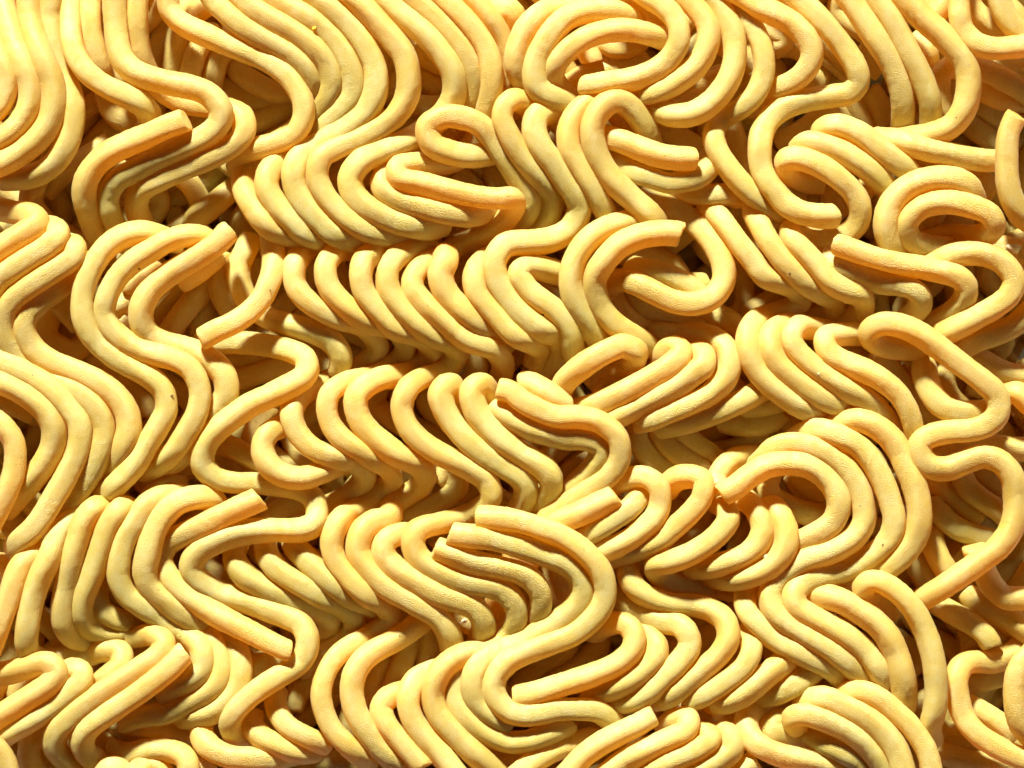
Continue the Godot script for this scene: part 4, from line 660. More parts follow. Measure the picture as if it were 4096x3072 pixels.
func strands_of_the_depth() -> void:
	d([-5050,878,-4280, -4805,930,-4087, -4772,847,-3978, -4863,828,-3883, -5071,901,-3681, -5182,847,-3442, -4912,913,-3239, -4779,858,-3024, -4995,891,-2835, -5197,857,-2630, -4982,908,-2383, -4758,893,-2204, -4911,901,-2003, -5139,911,-1814, -5156,876,-1717, -5017,933,-1584, -4729,995,-1400, -4823,873,-1180, -5049,939,-1005, -5100,948,-876, -5011,975,-763, -4726,1011,-587, -4653,1015,-462, -4721,908,-351, -4962,920,-188, -5045,967,70, -4763,1003,263, -4634,982,484, -4839,962,669, -5040,943,887, -4912,884,1129, -4641,964,1328, -4722,976,1559, -4963,957,1735, -5049,844,1989, -4781,928,2194, -4677,892,2420, -4903,898,2612, -5111,864,2817, -4939,937,3060, -4709,962,3250, -4856,891,3479, -5098,895,3652, -5167,859,3774, -5055,894,3912])
	d([-4607,817,-4301, -4434,911,-4062, -4632,846,-3869, -4860,922,-3630, -4776,879,-3395, -4543,911,-3210, -4483,934,-3119, -4581,889,-2941, -4813,904,-2761, -4915,852,-2541, -4648,885,-2334, -4527,916,-2194, -4534,878,-2098, -4781,900,-1881, -4955,833,-1677, -4745,859,-1474, -4524,903,-1248, -4717,863,-1040, -4932,883,-859, -4747,869,-620, -4502,956,-445, -4671,847,-190, -4882,926,-14, -4750,875,209, -4463,978,394, -4576,892,627, -4805,910,812, -4844,921,935, -4724,889,1059, -4472,944,1231, -4399,925,1345, -4471,889,1469, -4733,877,1679, -4773,913,1925, -4530,868,2140, -4399,893,2352, -4603,894,2559, -4803,944,2795, -4645,858,3027, -4422,875,3205, -4416,816,3344, -4541,844,3471, -4775,916,3635, -4834,945,3757, -4738,917,3909])
	d([-4399,914,-4302, -4244,912,-4062, -4425,956,-3833, -4645,944,-3649, -4666,874,-3540, -4528,876,-3424, -4285,927,-3241, -4339,926,-2998, -4576,1016,-2827, -4654,933,-2673, -4577,869,-2576, -4321,913,-2420, -4225,943,-2309, -4273,916,-2185, -4495,1002,-2008, -4611,1002,-1872, -4568,919,-1756, -4322,890,-1607, -4182,954,-1481, -4187,948,-1370, -4397,978,-1181, -4565,994,-1044, -4554,961,-940, -4340,856,-766, -4139,897,-559, -4305,900,-348, -4534,961,-123, -4393,840,84, -4146,919,267, -4204,871,512, -4455,895,723, -4536,932,835, -4494,908,958, -4264,886,1147, -4138,884,1377, -4376,864,1593, -4567,924,1800, -4418,886,2025, -4196,917,2215, -4301,869,2483, -4518,987,2646, -4557,901,2878, -4320,923,3048, -4216,906,3190, -4265,888,3320, -4496,987,3472, -4628,1023,3595, -4636,967,3706, -4580,907,3789, -4395,931,3907])
	d([-3998,892,-4280, -3880,870,-4056, -4115,948,-3872, -4274,843,-3657, -4020,895,-3437, -3833,844,-3252, -4022,904,-3048, -4241,878,-2851, -4055,877,-2616, -3837,845,-2442, -3946,819,-2196, -4212,875,-1996, -4173,804,-1748, -3927,797,-1582, -3835,802,-1472, -3877,750,-1330, -4133,833,-1130, -4270,876,-914, -4186,955,-792, -4077,891,-697, -3992,847,-624, -3883,911,-455, -4035,995,-232, -4277,954,-63, -4231,1032,181, -3962,1013,381, -3903,1032,510, -3976,1046,624, -4232,998,790, -4333,963,883, -4311,1018,1045, -4065,994,1217, -3964,914,1456, -4191,888,1646, -4359,902,1864, -4125,969,2039, -3944,940,2255, -4162,976,2471, -4345,962,2691, -4162,946,2876, -3932,944,3051, -3952,901,3187, -4080,951,3297, -4284,996,3500, -4310,947,3594, -4184,924,3719, -3913,900,3911])
	d([-3572,987,-4269, -3799,991,-4090, -3974,1066,-3860, -3814,890,-3676, -3586,926,-3484, -3617,884,-3329, -3716,951,-3225, -3951,1040,-3042, -3948,881,-2807, -3721,859,-2633, -3635,807,-2528, -3676,846,-2376, -3893,955,-2170, -4057,915,-1951, -4000,824,-1850, -3881,854,-1758, -3681,868,-1555, -3823,937,-1291, -4056,960,-1118, -4034,900,-879, -3799,870,-704, -3718,849,-555, -3787,810,-431, -4033,849,-268, -4111,856,-45, -3877,917,139, -3745,849,394, -3969,897,563, -4131,882,770, -3907,938,962, -3694,909,1153, -3742,903,1279, -3869,1044,1381, -4079,1039,1584, -3920,913,1792, -3677,934,1960, -3676,905,2118, -3772,985,2211, -3999,1087,2384, -3933,956,2632, -3698,929,2796, -3596,919,2943, -3656,918,3064, -3871,1024,3237, -3974,1014,3475, -3768,917,3671, -3622,922,3785, -3569,874,3914])
	d([-3260,922,-4286, -3494,930,-4106, -3648,997,-3869, -3442,1021,-3666, -3231,1031,-3469, -3413,938,-3234, -3641,967,-3049, -3691,956,-2924, -3592,1005,-2800, -3358,1004,-2621, -3282,986,-2504, -3344,918,-2361, -3578,978,-2188, -3734,908,-1947, -3544,935,-1740, -3330,982,-1546, -3519,895,-1306, -3754,850,-1124, -3797,823,-1024, -3687,883,-880, -3439,911,-706, -3370,846,-587, -3467,845,-447, -3710,834,-275, -3814,829,-137, -3761,862,-37, -3510,987,135, -3370,892,281, -3415,889,376, -3643,930,550, -3775,910,774, -3531,1028,946, -3335,969,1147, -3562,930,1374, -3749,945,1579, -3548,967,1775, -3311,987,1954, -3309,983,2084, -3457,913,2211, -3679,970,2386, -3688,931,2523, -3593,971,2626, -3321,1049,2785, -3239,995,2937, -3321,944,3063, -3554,943,3234, -3653,961,3474, -3402,1024,3656, -3227,944,3911])
	d([-3083,914,-4277, -3267,941,-4055, -3506,902,-3879, -3451,885,-3642, -3211,873,-3475, -3107,935,-3317, -3187,939,-3190, -3430,881,-3015, -3529,879,-2798, -3301,859,-2625, -3127,888,-2374, -3357,854,-2180, -3526,960,-1977, -3311,968,-1788, -3089,931,-1603, -3264,877,-1362, -3394,811,-1289, -3487,845,-1173, -3321,939,-962, -3090,899,-788, -3059,881,-665, -3176,875,-538, -3399,935,-355, -3424,895,-230, -3330,939,-137, -3080,1018,39, -3075,868,306, -3297,930,487, -3413,875,622, -3383,904,713, -3161,964,918, -2986,900,1117, -3199,987,1333, -3407,898,1544, -3262,985,1768, -3052,909,1963, -2997,1004,2105, -3082,1061,2220, -3342,924,2396, -3417,952,2642, -3204,860,2834, -3062,884,2952, -3057,978,3069, -3284,926,3271, -3491,917,3470, -3338,865,3696, -3100,854,3921])
	d([-2718,883,-4290, -2972,861,-4120, -3054,901,-4002, -3007,886,-3871, -2769,862,-3691, -2649,876,-3468, -2892,851,-3266, -3081,842,-3045, -2899,859,-2823, -2686,864,-2633, -2779,824,-2386, -3038,945,-2187, -3061,883,-1941, -2824,953,-1759, -2729,894,-1525, -2949,958,-1331, -3162,881,-1109, -2974,890,-897, -2765,901,-695, -2895,942,-465, -3134,941,-297, -3174,891,-148, -3077,895,-36, -2829,933,128, -2775,918,244, -2852,923,363, -3086,918,534, -3184,923,639, -3143,888,757, -2868,909,952, -2751,920,1086, -2789,890,1177, -3019,890,1366, -3140,942,1583, -2912,907,1762, -2714,916,1993, -2927,881,2189, -3106,966,2396, -2931,874,2605, -2697,903,2778, -2806,855,3042, -3026,914,3225, -3060,940,3357, -2982,875,3466, -2738,923,3639, -2619,1040,3765, -2657,1037,3894])
	d([-2580,986,-4267, -2831,979,-4087, -2874,915,-3978, -2790,931,-3880, -2549,929,-3703, -2458,879,-3563, -2508,933,-3424, -2756,992,-3249, -2835,843,-3034, -2603,875,-2857, -2462,828,-2626, -2671,930,-2422, -2811,969,-2204, -2596,957,-2029, -2385,906,-1809, -2566,992,-1602, -2771,1079,-1398, -2600,981,-1197, -2352,953,-994, -2481,898,-764, -2699,1050,-591, -2737,1058,-486, -2652,935,-348, -2389,906,-153, -2317,898,-30, -2381,858,88, -2601,967,269, -2702,1015,377, -2735,940,511, -2507,960,728, -2332,911,944, -2514,922,1156, -2734,926,1353, -2779,904,1469, -2657,969,1605, -2428,953,1794, -2377,917,1916, -2454,942,2033, -2691,937,2213, -2825,895,2336, -2798,913,2468, -2565,925,2649, -2443,886,2881, -2658,977,3059, -2866,882,3302, -2660,898,3481, -2459,910,3682, -2673,916,3910])
	d([-2216,1042,-4261, -2460,926,-4104, -2515,912,-4008, -2412,946,-3861, -2161,929,-3687, -2054,899,-3564, -2127,919,-3451, -2374,953,-3280, -2465,898,-3135, -2402,888,-3048, -2116,922,-2863, -2018,893,-2772, -2047,815,-2642, -2289,853,-2463, -2412,877,-2337, -2377,840,-2209, -2127,927,-2038, -1983,951,-1918, -1969,877,-1823, -2225,889,-1615, -2389,904,-1392, -2191,915,-1185, -2067,974,-1093, -1962,924,-993, -1991,833,-875, -2121,840,-747, -2352,881,-563, -2312,861,-314, -2061,920,-95, -1988,923,0, -2036,998,128, -2268,983,312, -2422,886,573, -2209,956,774, -2032,981,967, -2225,1020,1212, -2463,909,1397, -2355,949,1630, -2127,942,1805, -2072,1030,1928, -2177,1054,2064, -2436,964,2235, -2516,937,2352, -2456,949,2472, -2180,922,2662, -2102,897,2775, -2163,908,2897, -2402,957,3065, -2527,945,3192, -2473,958,3321, -2232,871,3491, -2104,879,3609, -2131,868,3708, -2381,917,3910])
	d([-2106,939,-4273, -2194,908,-4167, -2142,871,-4050, -1892,920,-3884, -1763,892,-3665, -2011,1032,-3446, -2119,1043,-3340, -2132,930,-3222, -1907,924,-3055, -1706,906,-2844, -1782,861,-2731, -1912,915,-2617, -2130,868,-2407, -1973,881,-2199, -1738,949,-2009, -1829,917,-1749, -2069,978,-1574, -2087,877,-1335, -1850,1011,-1146, -1769,900,-884, -1990,950,-702, -2181,867,-489, -2018,896,-271, -1788,912,-41, -1933,914,178, -2172,871,354, -2237,877,480, -2159,938,593, -1897,928,797, -1828,917,918, -1899,920,1027, -2144,888,1206, -2266,879,1330, -2244,941,1437, -1983,951,1636, -1874,909,1861, -2105,908,2041, -2271,925,2250, -2027,936,2459, -1837,903,2662, -2031,1001,2858, -2237,1051,3050, -2048,886,3293, -1816,891,3474, -1941,941,3698, -2193,990,3902])
	d([-1825,964,-4271, -1853,940,-4174, -1725,945,-4038, -1476,917,-3882, -1410,876,-3775, -1490,893,-3652, -1718,946,-3465, -1833,932,-3334, -1781,898,-3206, -1543,935,-3032, -1429,921,-2813, -1650,940,-2622, -1856,865,-2383, -1669,923,-2171, -1464,935,-1970, -1571,1035,-1727, -1804,942,-1552, -1902,907,-1407, -1843,896,-1283, -1602,931,-1107, -1514,1049,-856, -1743,951,-667, -1946,869,-445, -1746,919,-243, -1556,970,-35, -1685,955,194, -1955,871,397, -1848,959,611, -1606,973,782, -1568,898,904, -1644,913,1016, -1876,917,1200, -1973,867,1304, -1890,936,1441, -1632,1023,1599, -1538,913,1707, -1582,884,1840, -1804,958,2020, -1939,914,2141, -1898,906,2268, -1648,955,2425, -1503,907,2650, -1715,938,2839, -1897,901,3083, -1677,911,3280, -1454,896,3465, -1580,955,3693, -1839,877,3913])
	d([-1479,964,-4269, -1238,1064,-4069, -1098,945,-3856, -1289,977,-3668, -1499,956,-3456, -1530,933,-3329, -1424,963,-3189, -1191,925,-3014, -1143,903,-2933, -1216,984,-2775, -1449,964,-2587, -1568,900,-2367, -1308,906,-2165, -1179,976,-1937, -1385,963,-1735, -1596,880,-1542, -1415,951,-1332, -1157,932,-1129, -1314,918,-901, -1547,896,-730, -1436,939,-507, -1179,993,-345, -1126,914,-220, -1250,906,-98, -1387,933,18, -1479,888,89, -1526,848,196, -1434,895,312, -1182,1009,475, -1079,965,612, -1122,930,705, -1372,960,913, -1449,905,1145, -1218,1003,1326, -1039,901,1546, -1225,913,1744, -1452,894,1973, -1308,986,2206, -1064,954,2384, -1022,939,2506, -1113,942,2609, -1356,942,2784, -1425,931,3081, -1189,981,3264, -1051,1005,3474, -1246,1018,3675, -1499,930,3911])
	d([-1325,889,-4286, -1109,935,-4083, -909,950,-3870, -1068,941,-3640, -1300,924,-3465, -1338,935,-3372, -1196,954,-3224, -960,920,-3046, -906,868,-2921, -991,891,-2816, -1225,878,-2642, -1317,932,-2492, -1238,971,-2382, -988,926,-2218, -876,891,-2091, -917,925,-2003, -1152,889,-1817, -1254,867,-1727, -1250,932,-1592, -978,933,-1402, -838,911,-1185, -1046,1018,-987, -1223,983,-769, -991,1070,-566, -791,1048,-370, -949,1029,-153, -1171,972,43, -1192,959,170, -1058,1034,294, -823,1017,473, -783,954,602, -860,960,697, -1082,967,893, -1197,907,1030, -1183,933,1128, -934,974,1346, -795,931,1569, -998,973,1766, -1213,899,1964, -1216,929,2091, -1096,879,2227, -872,859,2427, -832,927,2541, -925,958,2654, -1166,879,2831, -1280,904,2962, -1224,919,3070, -985,880,3241, -892,969,3491, -1151,886,3664, -1319,867,3814, -1310,911,3915])
	d([-879,860,-4285, -645,895,-4101, -546,880,-3998, -561,818,-3887, -775,926,-3673, -989,894,-3469, -973,846,-3379, -818,895,-3218, -601,897,-3025, -703,843,-2796, -941,863,-2609, -1023,875,-2466, -981,967,-2375, -727,963,-2161, -656,903,-1934, -877,958,-1741, -1052,1055,-1531, -861,1042,-1325, -631,969,-1113, -820,938,-910, -1034,916,-723, -903,920,-497, -652,957,-332, -611,922,-206, -746,917,-83, -979,950,94, -909,900,329, -663,917,490, -578,916,594, -629,913,705, -876,947,924, -967,957,1033, -917,920,1151, -679,964,1320, -535,942,1532, -731,931,1742, -929,949,1981, -732,926,2184, -510,949,2369, -603,944,2601, -830,951,2796, -916,928,2939, -841,946,3062, -607,946,3238, -520,942,3467, -741,1006,3652, -952,858,3918])
	d([-433,914,-4277, -216,906,-4081, -213,925,-3982, -346,885,-3874, -569,940,-3677, -633,954,-3552, -567,902,-3438, -323,850,-3277, -228,926,-3124, -285,918,-2998, -504,877,-2807, -681,843,-2589, -500,848,-2381, -291,962,-2177, -425,785,-1946, -661,988,-1726, -730,951,-1609, -661,902,-1500, -426,957,-1322, -334,985,-1206, -376,894,-1091, -584,929,-891, -727,950,-771, -760,881,-653, -532,908,-477, -346,917,-260, -533,884,-55, -754,948,134, -606,882,335, -358,946,549, -469,885,763, -695,870,958, -733,902,1042, -623,897,1163, -373,860,1331, -302,898,1481, -387,872,1585, -631,800,1768, -633,907,2007, -383,862,2165, -265,901,2388, -482,802,2587, -649,911,2839, -438,875,3043, -226,892,3226, -344,838,3454, -580,870,3639, -616,947,3800, -527,919,3911])
	d([-295,1029,-4266, -47,965,-4121, 5,1059,-3981, -84,1079,-3862, -319,950,-3699, -403,928,-3556, -312,941,-3451, -66,914,-3294, -5,1029,-3048, -235,993,-2861, -360,925,-2618, -127,921,-2441, 26,987,-2234, -41,1035,-2102, -182,937,-1998, -271,834,-1933, -387,817,-1783, -257,883,-1561, -34,967,-1383, -16,1059,-1220, -112,1031,-1103, -337,924,-926, -415,960,-693, -166,995,-482, -72,1055,-244, -281,934,-58, -482,929,140, -309,897,374, -105,979,570, -231,953,796, -492,918,997, -516,994,1081, -398,1004,1225, -149,952,1387, -103,1002,1510, -189,985,1630, -460,896,1824, -518,985,1922, -439,1016,2046, -188,971,2197, -91,978,2304, -155,1020,2463, -396,920,2645, -488,909,2748, -448,969,2856, -199,925,3020, -69,905,3146, -78,986,3262, -300,981,3467, -449,980,3690, -209,929,3907])
	d([317,949,-4275, 322,919,-4176, 194,932,-4056, -41,940,-3873, -93,939,-3739, -11,976,-3616, 235,946,-3454, 324,913,-3318, 258,902,-3202, 27,897,-3020, -103,876,-2793, 97,956,-2575, 290,880,-2379, 109,946,-2124, -109,890,-1949, -156,995,-1837, -72,1005,-1692, 160,934,-1517, 238,919,-1405, 198,986,-1286, -68,884,-1078, -191,890,-838, 18,963,-653, 197,949,-452, 123,1003,-336, 10,931,-237, -228,799,-16, -68,973,190, 175,923,365, 179,975,495, 70,948,600, -173,824,766, -212,828,895, -104,968,1010, 146,938,1180, 213,916,1267, 138,915,1417, -108,850,1588, -190,826,1699, -138,896,1818, 137,1029,2004, 217,936,2249, -2,894,2426, -135,898,2647, 88,1024,2824, 294,999,3059, 116,943,3262, -95,924,3470, 21,994,3705, 285,956,3907])
	d([330,772,-4300, 432,875,-4053, 201,927,-3852, 32,809,-3656, 281,778,-3451, 487,883,-3239, 295,892,-3021, 85,886,-2835, 272,811,-2612, 508,892,-2436, 382,849,-2211, 131,879,-2004, 271,892,-1787, 516,894,-1619, 560,926,-1490, 473,894,-1379, 212,873,-1181, 161,946,-1051, 235,946,-940, 465,900,-756, 581,935,-630, 539,921,-506, 312,898,-326, 165,925,-96, 353,943,112, 574,1001,342, 404,964,554, 178,960,738, 131,945,869, 233,958,1011, 467,1026,1192, 475,964,1433, 236,934,1605, 101,903,1858, 318,920,2053, 484,982,2269, 247,893,2488, 41,871,2685, 209,882,2903, 447,925,3078, 287,904,3334, 68,885,3518, 142,855,3731, 427,873,3916])
	d([604,928,-4276, 801,837,-4091, 599,901,-3884, 390,883,-3686, 598,900,-3452, 831,876,-3278, 691,867,-3066, 447,897,-2845, 600,826,-2633, 840,900,-2463, 881,866,-2345, 758,863,-2214, 524,912,-2031, 476,870,-1908, 567,820,-1799, 827,905,-1601, 904,921,-1484, 842,865,-1372, 618,895,-1183, 490,898,-959, 728,897,-736, 886,910,-511, 822,847,-390, 706,887,-306, 465,945,-89, 565,877,154, 795,922,338, 856,865,462, 750,897,597, 514,953,777, 420,922,1014, 674,918,1222, 783,889,1456, 558,961,1637, 357,952,1833, 566,920,2062, 765,888,2265, 593,935,2473, 338,959,2679, 502,885,2893, 735,911,3071, 748,873,3201, 610,906,3316, 373,964,3491, 467,855,3729, 734,909,3907])
	d([977,919,-4277, 1076,917,-4173, 1046,883,-4055, 827,919,-3858, 677,875,-3639, 947,907,-3445, 1115,911,-3242, 908,871,-3041, 720,862,-2840, 948,855,-2624, 1163,944,-2434, 998,912,-2222, 768,934,-1994, 938,889,-1790, 1172,962,-1616, 1203,985,-1518, 1092,940,-1384, 846,909,-1166, 799,936,-1048, 886,908,-940, 1124,980,-767, 1219,990,-625, 1156,959,-503, 946,899,-303, 798,936,-86, 882,913,20, 1000,973,111, 1198,909,346, 1017,824,564, 806,946,761, 757,906,881, 867,888,1020, 1095,908,1201, 1152,855,1316, 1079,833,1436, 854,932,1620, 717,936,1744, 727,901,1870, 955,910,2052, 1097,852,2271, 854,902,2489, 660,938,2689, 859,893,2894, 1073,926,3077, 882,860,3318, 663,953,3497, 805,902,3718, 1068,935,3907])
	d([1383,906,-4282, 1255,909,-4049, 1024,973,-3856, 990,945,-3730, 1098,875,-3647, 1368,875,-3459, 1418,932,-3333, 1330,907,-3226, 1102,936,-3035, 1024,884,-2931, 1089,841,-2818, 1369,872,-2640, 1464,947,-2532, 1422,969,-2399, 1203,848,-2220, 1092,903,-2001, 1359,855,-1809, 1507,896,-1590, 1295,865,-1400, 1103,880,-1184, 1314,857,-964, 1533,859,-767, 1391,896,-543, 1170,838,-357, 1117,867,-202, 1208,878,-94, 1445,862,84, 1521,863,195, 1463,892,311, 1259,893,517, 1080,952,764, 1281,893,973, 1477,912,1159, 1331,845,1402, 1073,969,1599, 1033,980,1732, 1124,957,1835, 1362,957,2009, 1358,826,2263, 1099,928,2451, 986,958,2584, 1023,922,2680, 1262,891,2854, 1370,909,3069, 1132,915,3292, 972,942,3494, 1200,865,3680, 1375,900,3811, 1388,947,3905])
	d([1766,835,-4295, 1528,901,-4105, 1410,934,-3869, 1635,932,-3687, 1811,933,-3486, 1606,861,-3250, 1392,926,-3045, 1499,844,-2816, 1730,931,-2639, 1778,916,-2515, 1677,900,-2373, 1442,930,-2192, 1354,923,-1970, 1569,982,-1766, 1720,965,-1551, 1500,988,-1314, 1288,984,-1122, 1404,999,-885, 1650,978,-711, 1685,879,-591, 1558,886,-454, 1320,967,-282, 1246,997,-173, 1313,1014,-41, 1559,1005,122, 1677,931,255, 1618,885,380, 1383,996,555, 1289,914,772, 1529,916,934, 1691,899,1151, 1442,983,1371, 1300,963,1591, 1509,907,1772, 1729,946,1953, 1553,900,2203, 1334,985,2389, 1486,920,2614, 1727,958,2777, 1773,906,2945, 1682,865,3052, 1447,933,3229, 1372,960,3349, 1436,931,3472, 1666,986,3642, 1811,952,3810, 1802,886,3920])
	d([1938,939,-4287, 1718,922,-4095, 1688,923,-3970, 1784,869,-3870, 2049,799,-3727, 2130,856,-3571, 2033,930,-3459, 1795,967,-3275, 1712,932,-3126, 1761,948,-3043, 2005,940,-2873, 2141,896,-2711, 2104,933,-2626, 1883,987,-2432, 1719,990,-2208, 1933,986,-1986, 2126,921,-1784, 1952,971,-1567, 1739,889,-1383, 1685,978,-1219, 1775,963,-1107, 2009,909,-929, 2026,898,-688, 1781,937,-474, 1636,969,-250, 1842,936,-56, 2027,942,148, 1828,943,392, 1615,952,589, 1720,951,799, 1983,930,1002, 1871,921,1233, 1638,931,1422, 1571,971,1523, 1658,969,1631, 1939,922,1822, 2001,938,1935, 1919,967,2051, 1681,994,2217, 1588,989,2363, 1663,979,2469, 1916,895,2640, 2023,862,2743, 2000,926,2865, 1757,998,3039, 1657,963,3296, 1888,879,3488, 2077,884,3687, 1847,1062,3895])
	d([2188,919,-4275, 1952,943,-4090, 1892,922,-4017, 1964,940,-3861, 2218,921,-3704, 2326,883,-3568, 2267,895,-3438, 2034,952,-3245, 1948,830,-3037, 2200,829,-2882, 2344,906,-2625, 2125,916,-2428, 1962,864,-2227, 2210,890,-2019, 2406,963,-1818, 2217,916,-1607, 2016,887,-1417, 2183,942,-1183, 2411,1005,-1001, 2317,921,-775, 2057,1012,-567, 2032,977,-439, 2120,1024,-334, 2363,1047,-163, 2447,1043,-42, 2413,918,85, 2163,949,289, 2024,924,520, 2229,1038,714, 2425,975,959, 2233,944,1149, 2015,921,1349, 1980,899,1444, 2072,965,1598, 2331,963,1804, 2287,1013,2036, 2053,961,2208, 1939,928,2339, 1973,962,2471, 2207,958,2650, 2319,888,2887, 2086,923,3054, 1900,945,3289, 2125,948,3473, 2316,908,3687, 2100,965,3914])
	d([2439,1090,-4255, 2306,932,-4053, 2529,944,-3860, 2727,974,-3673, 2531,1031,-3431, 2311,919,-3244, 2481,907,-3028, 2709,895,-2849, 2623,983,-2583, 2395,897,-2406, 2375,834,-2174, 2601,893,-1987, 2685,974,-1716, 2455,1004,-1534, 2278,862,-1331, 2441,875,-1105, 2656,996,-880, 2522,1062,-646, 2296,903,-477, 2280,911,-233, 2545,901,-38, 2622,976,74, 2577,994,206, 2347,885,377, 2204,907,594, 2442,910,804, 2569,905,890, 2596,993,1013, 2400,910,1228, 2189,916,1410, 2392,973,1631, 2609,928,1817, 2456,926,2031, 2236,870,2211, 2374,965,2455, 2610,900,2626, 2641,908,2754, 2540,952,2842, 2315,968,3039, 2252,961,3160, 2354,972,3293, 2599,913,3475, 2696,890,3573, 2664,978,3685, 2400,1039,3893])
	d([2502,917,-4278, 2470,934,-4145, 2585,882,-4025, 2867,921,-3773, 2864,914,-3634, 2688,904,-3493, 2462,866,-3283, 2680,783,-3026, 2869,832,-2893, 2881,857,-2749, 2582,844,-2518])
	d([2652,888,-2167, 2809,873,-2063, 2881,921,-1992, 2899,952,-1886, 2772,853,-1760, 2528,843,-1597, 2609,963,-1352, 2890,930,-1178, 2937,958,-1049, 2853,937,-935, 2618,838,-769, 2545,881,-663, 2607,941,-535, 2885,927,-352, 2985,923,-242, 2954,941,-113, 2733,847,66, 2597,843,292, 2839,859,510, 3009,931,724, 2835,915,927, 2620,871,1128, 2715,954,1387, 2951,863,1573, 3006,922,1687, 2924,957,1801, 2715,896,2005, 2573,984,2254, 2803,863,2449, 2961,985,2658, 2772,875,2880, 2522,940,3084, 2658,885,3313, 2885,918,3488, 2912,940,3588, 2816,869,3740, 2518,932,3912])
	d([2905,910,-4278, 3116,936,-4036, 3315,991,-3803, 3060,1030,-3534, 2868,871,-3299, 3100,918,-3074, 3253,900,-2927, 3259,926,-2782])
	d([2951,862,-2515, 2850,835,-2286, 3065,847,-2095, 3216,991,-1834, 3010,918,-1637, 2838,873,-1508, 2782,955,-1420, 2940,1065,-1193, 3173,971,-1014, 3143,1053,-852, 3023,1009,-760, 2806,959,-596, 2758,1041,-495, 2892,1069,-331, 3149,986,-169, 3083,1027,59, 2833,916,253, 2786,972,381, 2869,1009,482, 3162,986,668, 3216,970,790, 3136,985,899, 2903,956,1083, 2823,930,1190, 2913,945,1332, 3154,996,1498, 3251,992,1594, 3200,995,1757, 2976,1016,1944, 2895,969,2176, 3158,978,2369, 3301,1017,2591, 3066,1075,2808, 2900,979,3033, 3080,964,3248, 3318,1000,3457, 3199,1067,3687, 2948,955,3905])
	d([3246,912,-4278, 3553,901,-4068, 3624,934,-3917, 3500,903,-3791, 3226,934,-3551, 3299,908,-3402, 3457,815,-3305, 3633,809,-3170, 3649,875,-3035, 3348,824,-2784])
	d([3300,878,-2520, 3538,827,-2347, 3635,889,-2116, 3402,858,-1895, 3223,878,-1681, 3431,832,-1445, 3626,825,-1243, 3480,876,-1006, 3210,927,-805, 3251,891,-561, 3515,892,-353, 3562,947,-218, 3497,928,-107, 3260,942,72, 3146,945,324, 3373,952,511, 3507,978,628, 3501,959,762, 3276,881,951, 3098,938,1157, 3332,905,1365, 3510,967,1567, 3410,955,1710, 3287,868,1798, 3102,923,1996, 3291,956,2188, 3418,924,2265, 3529,976,2396, 3355,886,2622, 3124,916,2833, 3310,950,3039, 3546,904,3221, 3557,939,3341, 3431,892,3472, 3198,885,3655, 3202,936,3809, 3316,922,3908])
	d([3564,903,-4284, 3788,935,-4087, 3941,923,-3873, 3726,896,-3683, 3514,932,-3480, 3653,936,-3227, 3874,947,-3028, 3800,876,-2800, 3560,946,-2613, 3465,968,-2368, 3703,1029,-2151, 3839,904,-1925, 3623,966,-1730, 3414,972,-1541, 3540,938,-1314, 3802,914,-1107, 3681,973,-872, 3440,981,-705, 3456,1020,-465, 3721,964,-304, 3819,911,-164, 3738,960,-41, 3490,991,127, 3398,941,233, 3450,910,357, 3686,979,522, 3837,901,744, 3569,985,946, 3451,901,1174, 3680,951,1350, 3890,919,1550, 3712,918,1762, 3478,958,1985, 3659,925,2200, 3897,921,2378, 3843,902,2619, 3604,939,2791, 3525,932,2909, 3608,875,3058, 3833,921,3237, 3954,867,3473, 3732,890,3669, 3527,890,3912])
	d([3809,924,-4292, 4036,934,-4099, 4163,890,-3980, 4166,941,-3876, 3965,952,-3658, 3766,882,-3480, 3948,933,-3236, 4176,891,-3063, 4057,866,-2831, 3824,947,-2640, 3790,945,-2516, 3917,936,-2395, 4171,921,-2241, 4227,860,-2119, 4139,877,-2007, 3889,1013,-1826, 3823,986,-1709, 3898,936,-1596, 4180,950,-1418, 4273,888,-1318, 4233,855,-1185, 3982,967,-1011, 3889,1007,-898, 3897,941,-777, 4153,995,-583, 4317,884,-360, 4091,898,-171, 3895,947,42, 3912,934,137, 4078,1037,276, 4313,913,467, 4206,868,706, 3959,924,881, 3884,932,1032, 3925,1003,1126, 4201,943,1338, 4282,825,1585, 4049,896,1763, 3842,939,1967, 4046,893,2225, 4246,921,2412, 4099,1007,2637, 3862,945,2809, 3801,935,2938, 3908,944,3072, 4150,900,3247, 4137,916,3490, 3881,983,3647, 3770,947,3832, 3819,971,3906])
	d([4199,887,-4281, 4431,890,-4098, 4335,927,-3855, 4074,839,-3660, 4041,806,-3570, 4146,839,-3434, 4387,906,-3266, 4483,877,-3125, 4392,914,-3003, 4139,959,-2830, 4067,968,-2710, 4163,864,-2581, 4404,910,-2425, 4507,909,-2319, 4480,871,-2196, 4197,996,-1994, 4109,1019,-1876, 4160,913,-1761, 4435,900,-1583, 4539,940,-1482, 4538,902,-1350, 4300,976,-1165, 4146,1024,-1009, 4169,941,-910, 4404,861,-731, 4563,890,-593, 4590,865,-489])
	d([4281,975,-225, 4181,995,-122, 4187,889,11, 4411,836,205, 4592,848,451, 4395,939,653, 4150,977,879, 4272,926,1118, 4528,894,1328, 4443,891,1556, 4162,1011,1748, 4151,946,2002, 4414,949,2197, 4498,933,2309, 4459,855,2449, 4174,879,2629, 4072,889,2870, 4328,926,3064, 4439,880,3289, 4158,1054,3474, 4022,1080,3592, 4031,1013,3710, 4135,931,3812, 4285,943,3906])
